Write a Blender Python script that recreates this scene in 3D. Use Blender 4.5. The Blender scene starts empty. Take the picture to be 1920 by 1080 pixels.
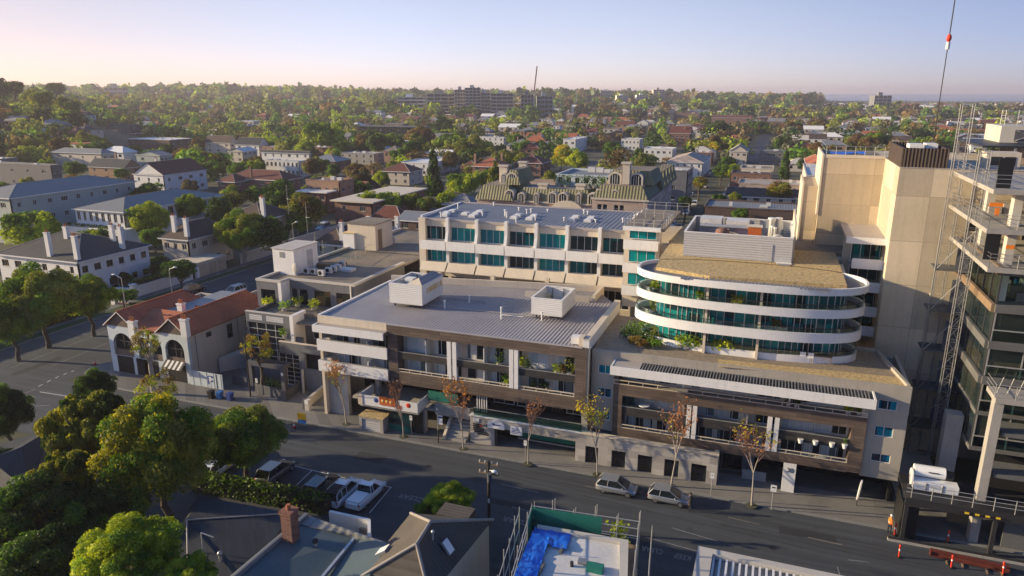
import bpy, math, random
import numpy as np
from mathutils import Vector, Matrix
rnd = random.Random(7)
SC = bpy.context.scene
COL = SC.collection
# ---------------------------------------------------------------- camera model (used to read real positions off known heights)
F, HZ, VX, H = 1340.0, 174.5, 1470.0, 36.0
PITCH = math.atan((540 - HZ) / F)
YAW = math.atan((VX - 960) / math.hypot(F, 540 - HZ))
_cp, _sp, _cy, _sy = math.cos(PITCH), math.sin(PITCH), math.cos(YAW), math.sin(YAW)
FWD = (-_sy * _cp, _cy * _cp, -_sp); RGT = (_cy, _sy, 0.0); UPV = (-_sy * _sp, _cy * _sp, _cp)
def ray(px, py):
    a = (px - 960) / F; b = -(py - 540) / F
    return [FWD[i] + a * RGT[i] + b * UPV[i] for i in range(3)]
def at(px, py, z=0.0):
    d = ray(px, py); t = (z - H) / d[2]
    return (d[0] * t, d[1] * t)
def xz(px, py, y):
    d = ray(px, py); t = y / d[1]
    return (d[0] * t, H + d[2] * t)
def dist(x, y, z=0):
    return abs(x * FWD[0] + y * FWD[1] + (z - H) * FWD[2])

# ---------------------------------------------------------------- mesh builder
MATS = {}
ORG = {}
class MB:
    def __init__(s, T=None):
        s.v = []; s.f = []; s.m = []; s.s = []; s.T = T      # T = (x, y, angle, z)
    def P(s, p):
        if s.T is None: return tuple(p)
        x, y, a, z = s.T; c, n = math.cos(a), math.sin(a)
        return (x + p[0] * c - p[1] * n, y + p[0] * n + p[1] * c, z + p[2])
    def add(s, mat, pts, faces, smooth=False):
        b = len(s.v); s.v += [s.P(p) for p in pts]
        for f in faces: s.f.append(tuple(b + i for i in f)); s.m.append(mat); s.s.append(smooth)
        return s
    def box(s, mat, x0, x1, y0, y1, z0, z1):
        return s.add(mat, [(x0,y0,z0),(x1,y0,z0),(x1,y1,z0),(x0,y1,z0),(x0,y0,z1),(x1,y0,z1),(x1,y1,z1),(x0,y1,z1)],
            [(0,3,2,1),(4,5,6,7),(0,1,5,4),(1,2,6,5),(2,3,7,6),(3,0,4,7)])
    def poly(s, mat, pts): return s.add(mat, pts, [tuple(range(len(pts)))])
    def prism(s, mat, pts, z0, z1, smooth=False, top=None, bottom=True):
        n = len(pts); q = [(p[0], p[1], z0) for p in pts] + [(p[0], p[1], z1) for p in pts]
        s.add(mat, q, [(i, (i+1) % n, n + (i+1) % n, n + i) for i in range(n)], smooth)
        s.add(top or mat, q[n:], [tuple(range(n))])
        if bottom: s.add(mat, q[:n], [tuple(range(n-1, -1, -1))])
        return s
    def ring(s, mat, outer, inner, z0, z1, smooth=True, closed=True, top=None):
        n = len(outer); k = n if closed else n - 1
        q = [(p[0],p[1],z0) for p in outer] + [(p[0],p[1],z1) for p in outer] + [(p[0],p[1],z0) for p in inner] + [(p[0],p[1],z1) for p in inner]
        a = []; t = []
        for i in range(k):
            j = (i+1) % n
            a += [(i,j,n+j,n+i), (2*n+j,2*n+i,3*n+i,3*n+j)]; t += [(n+i,n+j,3*n+j,3*n+i), (j,i,2*n+i,2*n+j)]
        s.add(mat, q, a, smooth); s.add(top or mat, q, t)
        if not closed: s.add(mat, q, [(0, n, 3*n, 2*n), (n-1, 3*n-1, 4*n-1, 2*n-1)])
        return s
    def tube(s, mat, a, b, r, n=6, r2=None, caps=True):
        r2 = r if r2 is None else r2
        a = Vector(a); b = Vector(b); d = (b - a)
        if d.length < 1e-6: return s
        d.normalize(); u = d.orthogonal().normalized(); w = d.cross(u)
        q = []
        for c, rr in ((a, r), (b, r2)):
            for i in range(n):
                t = 2*math.pi*i/n; q.append(tuple(c + (u*math.cos(t) + w*math.sin(t))*rr))
        s.add(mat, q, [(i, (i+1) % n, n+(i+1) % n, n+i) for i in range(n)], n > 4)
        if caps: s.add(mat, q, [tuple(range(n-1, -1, -1)), tuple(range(n, 2*n))])
        return s
    def path(s, mat, pts, r, n=5):
        for a, b in zip(pts[:-1], pts[1:]): s.tube(mat, a, b, r, n)
        return s
    def ball(s, mat, c, r, nu=10, nv=6, sz=(1,1,1)):
        q = []; f = []
        for j in range(nv+1):
            ph = math.pi*j/nv
            for i in range(nu):
                th = 2*math.pi*i/nu
                q.append((c[0]+r*sz[0]*math.sin(ph)*math.cos(th), c[1]+r*sz[1]*math.sin(ph)*math.sin(th), c[2]+r*sz[2]*math.cos(ph)))
        for j in range(nv):
            for i in range(nu): f.append((j*nu+i, (j+1)*nu+i, (j+1)*nu+(i+1) % nu, j*nu+(i+1) % nu))
        return s.add(mat, q, f, True)
    def wall(s, mat, u0, u1, z0, z1, t, ops=()):
        """wall facing local -y between u0 and u1, thickness t inward, real rectangular openings"""
        zs = sorted({z0, z1} | {min(max(o[k], z0), z1) for o in ops for k in (2, 3)})
        for a, b in zip(zs[:-1], zs[1:]):
            if b - a < 1e-4: continue
            zc = (a+b)/2; cuts = sorted((max(o[0], u0), min(o[1], u1)) for o in ops if o[2] < zc < o[3])
            u = u0
            for c0, c1 in cuts:
                if c0 - u > 1e-4: s.box(mat, u, c0, 0, t, a, b)
                u = max(u, c1)
            if u1 - u > 1e-4: s.box(mat, u, u1, 0, t, a, b)
        return s
    def build(s, name, parent=None):
        names = list(dict.fromkeys(s.m)); o0 = (0, 0, 0)
        if parent is not None: o0 = ORG.get(parent.name, (0, 0, 0))
        me = bpy.data.meshes.new(name)
        V = [(p[0]-o0[0], p[1]-o0[1], p[2]-o0[2]) for p in s.v] if o0 != (0, 0, 0) else s.v
        me.from_pydata(V, [], s.f)
        for n in names: me.materials.append(MATS[n])
        ix = {n: i for i, n in enumerate(names)}
        me.polygons.foreach_set('material_index', [ix[n] for n in s.m])
        me.polygons.foreach_set('use_smooth', s.s)
        me.update()
        o = bpy.data.objects.new(name, me); COL.objects.link(o)
        if parent is not None: o.parent = parent; ORG[o.name] = o0
        return o
def _each(s, name, parent=None):
    """every separate piece of the builder becomes an object of its own"""
    par = list(range(len(s.v)))
    def fd(i):
        while par[i] != i: par[i] = par[par[i]]; i = par[i]
        return i
    for f in s.f:
        r = fd(f[0])
        for i in f[1:]: par[fd(i)] = r
    key = {}
    for i, p in enumerate(s.v):
        k = tuple(round(c, 4) for c in p)
        if k in key: par[fd(i)] = fd(key[k])
        else: key[k] = i
    out = {}
    for f, m, sm in zip(s.f, s.m, s.s):
        b = out.setdefault(fd(f[0]), (MB(), {})); mb, mp = b
        q = []
        for i in f:
            if i not in mp: mp[i] = len(mb.v); mb.v.append(s.v[i])
            q.append(mp[i])
        mb.f.append(tuple(q)); mb.m.append(m); mb.s.append(sm)
    return [b[0].build(name, parent) for b in out.values()]
MB.each = _each
def tag(o, label=None, cat=None, group=None, kind=None):
    if label: o['label'] = label
    if cat: o['category'] = cat
    if group: o['group'] = group
    if kind: o['kind'] = kind
    return o
def thing(name, label, cat, loc=(0, 0, 0), group=None, rz=0):
    o = bpy.data.objects.new(name, None); COL.objects.link(o); o.location = loc; o.rotation_euler = (0, 0, rz)
    o.empty_display_size = .3
    ORG[o.name] = tuple(loc)
    return tag(o, label, cat, group)
def copy_tree(o, parent=None):
    c = o.copy(); COL.objects.link(c)
    if parent is not None: c.parent = parent
    for ch in [x for x in KIDS.get(o.name, [])]: copy_tree(ch, c)
    return c
KIDS = {}
def learn(root):
    """remember the children of a thing so that it can be copied"""
    for o in list(bpy.data.objects):
        if o.parent is not None: KIDS.setdefault(o.parent.name, [])
    KIDS.clear()
    for o in list(bpy.data.objects):
        if o.parent is not None: KIDS.setdefault(o.parent.name, []).append(o)
def dup(root, loc, rz=0, label=None, group=None, sc=None):
    c = copy_tree(root); c.location = loc; c.rotation_euler = (0, 0, rz)
    if sc: c.scale = (sc, sc, sc)
    if label: c['label'] = label
    if group: c['group'] = group
    return c
def struct(name, mb, parent=None):
    o = mb.build(name, parent)
    if parent is None: o['kind'] = 'structure'
    return o
# window: frame with its glass as a sub-part, set inside an opening of a wall that faces local -y
def win(parent, T, u0, u1, z0, z1, nx=2, nz=1, glass='glass_dark', frame='frame_white', inset=.10, fw=.06, name='window', sub=True, sill=None):
    m = MB(T); y0, y1 = inset, inset + .07
    m.box(frame, u0, u0+fw, y0, y1, z0, z1); m.box(frame, u1-fw, u1, y0, y1, z0, z1)
    m.box(frame, u0+fw, u1-fw, y0, y1, z1-fw, z1); m.box(frame, u0+fw, u1-fw, y0, y1, z0, z0+fw)
    g = m if not sub else MB(T)
    for i in range(1, nx):
        u = u0 + (u1-u0)*i/nx; m.box(frame, u-fw*.4, u+fw*.4, y0+.01, y1, z0+fw, z1-fw)
    for k in range(1, nz):
        z = z0 + (z1-z0)*k/nz
        for i in range(nx):
            a = u0 + (u1-u0)*i/nx + (fw if i == 0 else fw*.4); b = u0 + (u1-u0)*(i+1)/nx - (fw if i == nx-1 else fw*.4)
            m.box(frame, a, b, y0+.012, y1, z-fw*.35, z+fw*.35)
    if sill: m.box(sill, u0-.08, u1+.08, -.08, y0, z0-.09, z0-.004)
    g.box(glass, u0+fw*.5, u1-fw*.5, y0+.035, y0+.05, z0+fw*.5, z1-fw*.5)
    o = m.build(name, parent)
    if sub: g.build('pane', o)
    return o
# ---------------------------------------------------------------- materials
def _n(nt, t, **k):
    n = nt.nodes.new(t)
    for a, b in k.items(): setattr(n, a, b)
    return n
def _math(nt, op, a, b=None):
    n = _n(nt, 'ShaderNodeMath', operation=op)
    for i, v in enumerate((a, b)):
        if v is None: continue
        if isinstance(v, (int, float)): n.inputs[i].default_value = v
        else: nt.links.new(v, n.inputs[i])
    return n.outputs[0]
def _mix(nt, fac, a, b, mode='MIX'):
    n = _n(nt, 'ShaderNodeMix', data_type='RGBA', blend_type=mode)
    for s, v in ((n.inputs[0], fac), (n.inputs[6], a), (n.inputs[7], b)):
        if isinstance(v, (int, float)): s.default_value = v
        elif isinstance(v, tuple): s.default_value = v if len(v) == 4 else (*v, 1)
        else: nt.links.new(v, s)
    return n.outputs[2]
def _noise(nt, vec, sc, det=4, rough=.6):
    n = _n(nt, 'ShaderNodeTexNoise'); n.inputs['Scale'].default_value = sc; n.inputs['Detail'].default_value = det; n.inputs['Roughness'].default_value = rough
    nt.links.new(vec, n.inputs['Vector']); return n.outputs['Fac']
def _ramp(nt, fac, lo, hi, a=0., b=1.):
    n = _n(nt, 'ShaderNodeMapRange'); nt.links.new(fac, n.inputs[0])
    for i, v in enumerate((lo, hi, a, b)): n.inputs[i+1].default_value = v
    return n.outputs[0]
def _sc(c, k): return tuple(min(1., x*k) for x in c[:3])
def mat(name, col, rough=.75, var=.18, scale=.35, fine=5., bump=0., metal=0., spec=.35, brick=None, ribs=None, col2=None, coat=0., world=True, streak=0., orand=0., ribk=.45, lanes=0.):
    m = bpy.data.materials.new(name); m.use_nodes = True; nt = m.node_tree; nt.nodes.clear(); MATS[name] = m
    out = _n(nt, 'ShaderNodeOutputMaterial'); p = _n(nt, 'ShaderNodeBsdfPrincipled'); nt.links.new(p.outputs[0], out.inputs[0])
    if world: vec = _n(nt, 'ShaderNodeNewGeometry').outputs['Position']
    else: vec = _n(nt, 'ShaderNodeTexCoord').outputs['Object']
    sep = _n(nt, 'ShaderNodeSeparateXYZ'); nt.links.new(vec, sep.inputs[0])
    n1 = _noise(nt, vec, scale); n2 = _noise(nt, vec, fine, 5)
    f = _math(nt, 'MULTIPLY_ADD', n1, .6); nt.nodes[-1].inputs[2].default_value = 0
    f = _math(nt, 'ADD', _math(nt, 'MULTIPLY', n1, .6), _math(nt, 'MULTIPLY', n2, .4))
    f = _ramp(nt, f, .3, .7)
    c = _mix(nt, f, _sc(col, 1-var), _sc(col2 or col, 1+var))
    hgt = n2
    if lanes:      # wear drawn out along the street, patched and stained
        mp = _n(nt, 'ShaderNodeMapping'); mp.inputs['Scale'].default_value = (.035, 1.1, 1); nt.links.new(vec, mp.inputs['Vector'])
        c = _mix(nt, _math(nt, 'MULTIPLY', _ramp(nt, _noise(nt, mp.outputs[0], 1., 4), .45, .7), lanes), c, _sc(col, 1.9))
        c = _mix(nt, _math(nt, 'MULTIPLY', _ramp(nt, _noise(nt, vec, .55, 6, .75), .58, .68), lanes), c, _sc(col, .55))
    if streak:
        cm = _n(nt, 'ShaderNodeCombineXYZ')
        nt.links.new(_math(nt, 'MULTIPLY', _math(nt, 'ADD', sep.outputs[0], sep.outputs[1]), 1.7), cm.inputs[0]); nt.links.new(_math(nt, 'MULTIPLY', sep.outputs[2], .12), cm.inputs[1])
        c = _mix(nt, _math(nt, 'MULTIPLY', _ramp(nt, _noise(nt, cm.outputs[0], 1., 5, .7), .48, .75), streak), c, _sc(col, .45))
    if brick:
        bw, rh, ms, mc, off = brick
        cm = _n(nt, 'ShaderNodeCombineXYZ'); nt.links.new(_math(nt, 'ADD', sep.outputs[0], sep.outputs[1]), cm.inputs[0]); nt.links.new(sep.outputs[2], cm.inputs[1])
        b = _n(nt, 'ShaderNodeTexBrick'); nt.links.new(cm.outputs[0], b.inputs['Vector']); b.offset = off; b.squash = 1
        b.inputs['Scale'].default_value = 1; b.inputs['Brick Width'].default_value = bw; b.inputs['Row Height'].default_value = rh
        b.inputs['Mortar Size'].default_value = ms; b.inputs['Mortar Smooth'].default_value = .1; b.inputs['Bias'].default_value = 0
        b.inputs['Color1'].default_value = (.72, .72, .72, 1); b.inputs['Color2'].default_value = (1.15, 1.15, 1.15, 1); b.inputs['Mortar'].default_value = (1, 1, 1, 1)
        c = _mix(nt, 1., c, b.outputs['Color'], 'MULTIPLY'); c = _mix(nt, b.outputs['Fac'], c, mc)
        hgt = _math(nt, 'SUBTRACT', _math(nt, 'MULTIPLY', n2, .3), b.outputs['Fac'])
    if ribs:
        ax, per, dep = ribs          # axis the ribs are spaced along
        s = sep.outputs['xyz'.index(ax)]
        w = _math(nt, 'SINE', _math(nt, 'MULTIPLY', s, 2*math.pi/per))
        c = _mix(nt, _ramp(nt, w, -1, -.3, ribk, 0), c, _sc(col, .45))
        hgt = w; bump = bump or dep
    if orand:
        oi = _n(nt, 'ShaderNodeObjectInfo').outputs['Random']
        c = _mix(nt, 1., c, _mix(nt, oi, (1-orand,)*3, (1+orand,)*3), 'MULTIPLY')
    nt.links.new(c, p.inputs['Base Color'])
    p.inputs['Roughness'].default_value = rough; p.inputs['Metallic'].default_value = metal
    p.inputs['Specular IOR Level'].default_value = spec
    if coat: p.inputs['Coat Weight'].default_value = coat; p.inputs['Coat Roughness'].default_value = .06
    if bump:
        b = _n(nt, 'ShaderNodeBump'); b.inputs['Strength'].default_value = min(1., bump); b.inputs['Distance'].default_value = .06
        nt.links.new(hgt, b.inputs['Height']); nt.links.new(b.outputs[0], p.inputs['Normal'])
    return m
def panes(name, cols, w, h, rough=.06, spec=.6, zoff=0.):
    """glazing whose separate panes / blinds behind differ from one another"""
    m = bpy.data.materials.new(name); m.use_nodes = True; nt = m.node_tree; nt.nodes.clear(); MATS[name] = m
    out = _n(nt, 'ShaderNodeOutputMaterial'); p = _n(nt, 'ShaderNodeBsdfPrincipled'); nt.links.new(p.outputs[0], out.inputs[0])
    vec = _n(nt, 'ShaderNodeNewGeometry').outputs['Position']; sep = _n(nt, 'ShaderNodeSeparateXYZ'); nt.links.new(vec, sep.inputs[0])
    cm = _n(nt, 'ShaderNodeCombineXYZ')
    nt.links.new(_math(nt, 'FLOOR', _math(nt, 'DIVIDE', _math(nt, 'ADD', sep.outputs[0], _math(nt, 'MULTIPLY', sep.outputs[1], .37)), w)), cm.inputs[0])
    nt.links.new(_math(nt, 'FLOOR', _math(nt, 'DIVIDE', _math(nt, 'ADD', sep.outputs[2], zoff), h)), cm.inputs[1])
    wn = _n(nt, 'ShaderNodeTexWhiteNoise'); wn.noise_dimensions = '2D'; nt.links.new(cm.outputs[0], wn.inputs['Vector'])
    r = _n(nt, 'ShaderNodeValToRGB'); r.color_ramp.interpolation = 'CONSTANT'
    e = r.color_ramp.elements; k = len(cols)
    while len(e) < k: e.new(.5)
    for i, c in enumerate(cols): e[i].position = i/k; e[i].color = (*c, 1)
    nt.links.new(wn.outputs['Value'], r.inputs[0])
    w2 = _math(nt, 'SINE', _math(nt, 'MULTIPLY', _math(nt, 'ADD', sep.outputs[0], sep.outputs[1]), 38.))   # folds of the drapes
    c = _mix(nt, _ramp(nt, w2, -1, 1, .0, .25), r.outputs[0], (.0, .01, .012))
    nt.links.new(c, p.inputs['Base Color']); p.inputs['Roughness'].default_value = rough; p.inputs['Specular IOR Level'].default_value = spec
    b = _n(nt, 'ShaderNodeBump'); b.inputs['Strength'].default_value = .05; b.inputs['Distance'].default_value = .05
    nt.links.new(_noise(nt, vec, .8, 2), b.inputs['Height']); nt.links.new(b.outputs[0], p.inputs['Normal'])
def leaf(name, col, col2=None, trans=.42, var=.3, world=False):
    m = bpy.data.materials.new(name); m.use_nodes = True; nt = m.node_tree; nt.nodes.clear(); MATS[name] = m
    out = _n(nt, 'ShaderNodeOutputMaterial')
    vec = _n(nt, 'ShaderNodeTexCoord').outputs['Object']
    oi = _n(nt, 'ShaderNodeObjectInfo').outputs['Random']
    f = _ramp(nt, _noise(nt, vec, .45, 3), .35, .65)
    c = _mix(nt, f, _sc(col, 1-var), _sc(col2 or col, 1+var))
    c = _mix(nt, _ramp(nt, _noise(nt, vec, 7., 2), .3, .7), _mix(nt, 1., c, (.75, .75, .75), 'MULTIPLY'), _mix(nt, 1., c, (1.25, 1.2, 1.1), 'MULTIPLY'))
    c = _mix(nt, 1., c, _mix(nt, oi, (.78, .82, .9), (1.22, 1.12, 1.0)), 'MULTIPLY')
    d = _n(nt, 'ShaderNodeBsdfDiffuse'); t = _n(nt, 'ShaderNodeBsdfTranslucent'); g = _n(nt, 'ShaderNodeBsdfGlossy'); g.inputs['Roughness'].default_value = .45
    nt.links.new(c, d.inputs[0]); nt.links.new(_mix(nt, 1., c, (1.3, 1.25, .6), 'MULTIPLY'), t.inputs[0])
    a = _n(nt, 'ShaderNodeMixShader'); a.inputs[0].default_value = trans; nt.links.new(d.outputs[0], a.inputs[1]); nt.links.new(t.outputs[0], a.inputs[2])
    b = _n(nt, 'ShaderNodeMixShader'); b.inputs[0].default_value = .015; nt.links.new(a.outputs[0], b.inputs[1]); nt.links.new(g.outputs[0], b.inputs[2])
    nt.links.new(b.outputs[0], out.inputs[0])
def emit(name, col, st):
    m = bpy.data.materials.new(name); m.use_nodes = True; nt = m.node_tree; MATS[name] = m
    p = nt.nodes['Principled BSDF']; p.inputs['Base Color'].default_value = (*col, 1); p.inputs['Emission Color'].default_value = (*col, 1); p.inputs['Emission Strength'].default_value = st

mat('asphalt', (.050,.056,.063), .85, .25, .12, 9, .15, lanes=.5)
mat('asphalt_old', (.052,.057,.063), .88, .3, .1, 7, .15, lanes=.45)
mat('asphalt_patch', (.034,.037,.042), .9, .2, .6, 9, .15)
mat('footpath', (.17,.165,.155), .85, .22, .3, 6, .1, brick=(1.6,1.6,.015,(.09,.09,.085),.0))
def paving(name, col, w, h, joint):
    m = mat(name, col, .85, .2, .3, 6); nt = m.node_tree
    return m
mat('paving', (.19,.18,.165), .85, .25, .25, 5, .1)
mat('kerb', (.22,.22,.21), .85, .2, .8)
mat('earth', (.055,.07,.032), .95, .5, .02, .3, col2=(.08,.075,.045))
mat('lawn', (.03,.06,.018), .95, .35, .5, 8, .3)
mat('line_white', (.55,.55,.52), .8, .35, 1.5, 12)
mat('line_faded', (.24,.24,.235), .85, .45, 2.5, 12)
mat('water', (.10,.15,.19), .25, .1, .001, .01)
mat('white_paint', (.74,.73,.70), .6, .07, .5, 4, streak=.25)
mat('white_clean', (.74,.73,.71), .55, .06, .5, 4, streak=.16)
mat('cream', (.62,.54,.42), .7, .1, .3, 4, streak=.3)
mat('beige_render', (.36,.33,.28), .8, .1, .3, 5, streak=.35)
mat('beige_panel', (.55,.45,.31), .75, .1, .25, 3, streak=.28, brick=(5.2,3.4,.03,(.36,.29,.20),.0))
mat('tower_panel', (.58,.49,.36), .75, .1, .25, 3, streak=.3, brick=(3.4,4.4,.03,(.36,.30,.22),.0))
mat('brown_board', (.135,.10,.078), .65, .25, .6, 8, .25, spec=.3, brick=(2.4,.32,.012,(.045,.034,.028),.5))
mat('dark_board', (.045,.042,.04), .6, .2, .6, 8, .2, brick=(1.2,.2,.008,(.02,.02,.02),.0))
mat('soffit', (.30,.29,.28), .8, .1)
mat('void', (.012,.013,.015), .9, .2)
mat('metal_deck', (.30,.285,.295), .5, .26, .12, 2, ribs=('x',.38,.55), metal=.2, ribk=.22)
mat('metal_flash', (.42,.38,.35), .5, .15, .5, metal=.2)
mat('roof_blue', (.155,.17,.205), .6, .2, .2, 4, ribs=('x',.6,.3), ribk=.15)
mat('gravel', (.40,.30,.155), .95, .6, 3.2, 11, .9, col2=(.50,.37,.18))
mat('gravel_grey', (.27,.22,.16), .95, .4, 3.5, 14, .6)
mat('membrane', (.15,.145,.14), .85, .3, .25, 4, col2=(.24,.19,.13))
mat('stone', (.42,.39,.35), .8, .1, .6, 5, .1, streak=.3, brick=(1.5,.75,.01,(.30,.28,.25),.5))
mat('grey_render', (.135,.14,.155), .7, .1, .4, 4, streak=.3)
mat('grey_dark', (.085,.09,.105), .7, .1, .4)
mat('louvre_white', (.70,.69,.66), .55, .05, .4, 4, .3, ribs=('z',.22,.3), ribk=.14)
mat('louvre_grey', (.47,.47,.47), .55, .06, .4, 4, ribs=('z',.25,.3), ribk=.16)
mat('louvre_brown', (.06,.042,.032), .6, .15, .5, 4, ribs=('x',.30,.5))
mat('louvre_brown_side', (.06,.042,.032), .6, .15, .5, 4, ribs=('y',.30,.5))
mat('frame_white', (.62,.62,.60), .5, .05)
mat('frame_dark', (.05,.05,.052), .5, .1)
mat('frame_grey', (.25,.25,.25), .5, .1)
mat('steel', (.32,.32,.32), .4, .15, 1., metal=.6)
mat('steel_dark', (.03,.03,.032), .5, .2, 1.)
mat('steel_red', (.12,.028,.02), .6, .3, 1.)
mat('galv', (.48,.48,.46), .42, .15, 2., metal=.55)
mat('concrete', (.34,.32,.29), .85, .15, .4, 5, .1, streak=.3)
mat('concrete_pale', (.48,.45,.40), .85, .12, .4, 5, .1)
mat('concrete_dark', (.12,.12,.115), .9, .25, .3, 5, .1)
mat('terracotta', (.40,.125,.06), .8, .3, .5, 7, .5, ribs=('y',.33,.4))
mat('tile_brown', (.085,.058,.048), .85, .25, .5, 7, .4, ribs=('y',.36,.3))
mat('tile_red', (.145,.048,.035), .85, .3, .4, 7, .4, ribs=('y',.36,.3))
mat('tile_grey', (.055,.055,.058), .85, .25, .5, 7, .4, ribs=('y',.36,.3))
mat('slate', (.022,.028,.038), .7, .2, .5, 7, .12, brick=(.3,.3,.01,(.018,.022,.03),.5))
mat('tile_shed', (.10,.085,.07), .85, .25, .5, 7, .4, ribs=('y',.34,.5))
mat('tile_shed_shaded', (.075,.07,.066), .8, .2, .4, 7, .4, ribs=('y',.34,.5))  # same roof tiles on the slopes turned from the sun, shade put into the colour
mat('metal_green', (.085,.115,.12), .5, .12, .2, 3, .1)
mat('metal_grey', (.25,.26,.27), .5, .12, .2, 3, ribs=('x',.45,.4), metal=.2)
mat('metal_white', (.56,.55,.53), .5, .2, .5, 3, .15)
mat('zinc', (.21,.215,.215), .65, .1, .15, 2, ribs=('x',.7,.3))
mat('ridge_cap', (.30,.27,.24), .8, .2)
mat('brick_red', (.20,.085,.06), .85, .2, .8, 6, .2, brick=(.48,.17,.015,(.25,.2,.17),.5))
mat('brick_orange', (.33,.17,.095), .85, .2, .8, 6, .2, brick=(.48,.17,.015,(.33,.27,.22),.5))
mat('brick_dark', (.10,.06,.05), .85, .2, .8, 6, .2, brick=(.48,.17,.012,(.12,.1,.09),.5))
mat('stucco_white', (.68,.67,.64), .75, .07, .5, 5, streak=.2)
mat('stucco_cream', (.52,.46,.38), .8, .1, .4, 5, streak=.25)
mat('stucco_green', (.36,.40,.36), .8, .08, .3, 5, streak=.25)
mat('stucco_pink', (.42,.33,.28), .8, .1, .4, 5, streak=.3, brick=(3.,.9,.02,(.33,.27,.23),.5))
mat('chimney_pot', (.36,.12,.05), .8, .2)
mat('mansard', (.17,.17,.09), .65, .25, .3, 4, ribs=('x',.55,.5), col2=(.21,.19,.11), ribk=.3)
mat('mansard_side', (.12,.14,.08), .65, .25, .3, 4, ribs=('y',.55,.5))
mat('timber', (.22,.15,.09), .8, .25, 1., 6)
mat('hedge_wood', (.05,.04,.03), .9, .2)
mat('bark', (.10,.08,.062), .95, .3, 2., 12, .4, world=False)
mat('bark_pale', (.34,.30,.26), .9, .25, 2., 9, .2, world=False)
mat('bark_twig', (.22,.13,.10), .9, .25, 2., 9, world=False)
mat('tarp_blue', (.012,.13,.62), .35, .2, .8, 6, .5, spec=.5)
mat('net_green', (.012,.16,.115), .7, .2, .6, 20, .3)
mat('panel_blue', (.03,.16,.42), .4, .2)
mat('sign_white', (.75,.75,.74), .4, .04)
mat('sign_orange', (.52,.13,.03), .5, .15, 2.)
mat('sign_yellow', (.75,.42,.02), .5, .1)
mat('ink_black', (.015,.015,.016), .5, .1)
mat('ink_navy', (.03,.06,.25), .5, .1)
mat('ink_gold', (.62,.45,.18), .5, .1)
mat('safety_red', (.62,.045,.02), .5, .1)
mat('safety_orange', (.85,.22,.02), .6, .1)
mat('safety_yellow', (.75,.5,.03), .5, .1)
mat('tank_white', (.78,.78,.76), .35, .06, 1., coat=.3)
mat('rubber', (.015,.015,.016), .85, .2, world=False)
mat('rim', (.42,.42,.43), .3, .1, metal=.8, world=False)
mat('car_glass', (.012,.018,.022), .04, .05, spec=.8, world=False)
mat('lamp_red', (.35,.01,.01), .2, .05, world=False)
mat('lamp_clear', (.72,.74,.76), .1, .05, world=False)
for n, c in dict(silver=(.36,.38,.41), white=(.74,.75,.76), black=(.014,.014,.016), blue=(.06,.16,.36), grey=(.13,.14,.15), red=(.25,.02,.02)).items():
    mat('paint_'+n, c, .28, .04, 1., metal=.45 if n in ('silver','grey') else 0., spec=.5, coat=.8, world=False)
mat('skin', (.42,.25,.18), .6, .05, world=False)
mat('cloth_dark', (.02,.02,.022), .9, .2, world=False)
mat('cloth_navy', (.025,.03,.05), .9, .2, world=False)
mat('hair', (.02,.014,.01), .7, .2, world=False)
panes('glass_dark', [(.012,.015,.018),(.02,.026,.03),(.03,.036,.04),(.015,.018,.02)], .9, 1.4, .05)
panes('glass_curtain', [(.02,.024,.028),(.58,.58,.55),(.03,.036,.04),(.46,.52,.53),(.52,.52,.49),(.66,.64,.60),(.13,.17,.18)], .75, 2.6, .22, .35)
panes('glass_teal', [(.01,.20,.22),(.01,.05,.065),(.02,.29,.29),(.012,.03,.036),(.015,.23,.23),(.012,.036,.042),(.01,.13,.15)], 1.05, 3.0, .1, .5)
panes('glass_teal_dark', [(.01,.045,.055),(.012,.03,.036),(.0,.12,.13),(.012,.022,.028)], 1.05, 3.0, .08, .5)
panes('glass_teal_bright', [(.0,.24,.26),(.0,.17,.2),(.0,.28,.26)], 1.3, 3.0, .12, .5)
panes('glass_cyan', [(.0,.13,.24),(.005,.05,.09),(.0,.2,.28),(.01,.03,.05)], .75, 1.5, .08, .5)
panes('glass_navy', [(.008,.012,.02),(.012,.016,.026),(.008,.01,.014)], 1.2, 1., .05, .6)
panes('glass_warm', [(.015,.016,.015),(.16,.10,.045),(.03,.05,.03),(.02,.02,.018)], 1.4, 2.4, .05, .6)
panes('glass_site', [(.018,.026,.024),(.03,.038,.03),(.012,.02,.02),(.045,.045,.032)], 2.2, 3., .04, .9)
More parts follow.
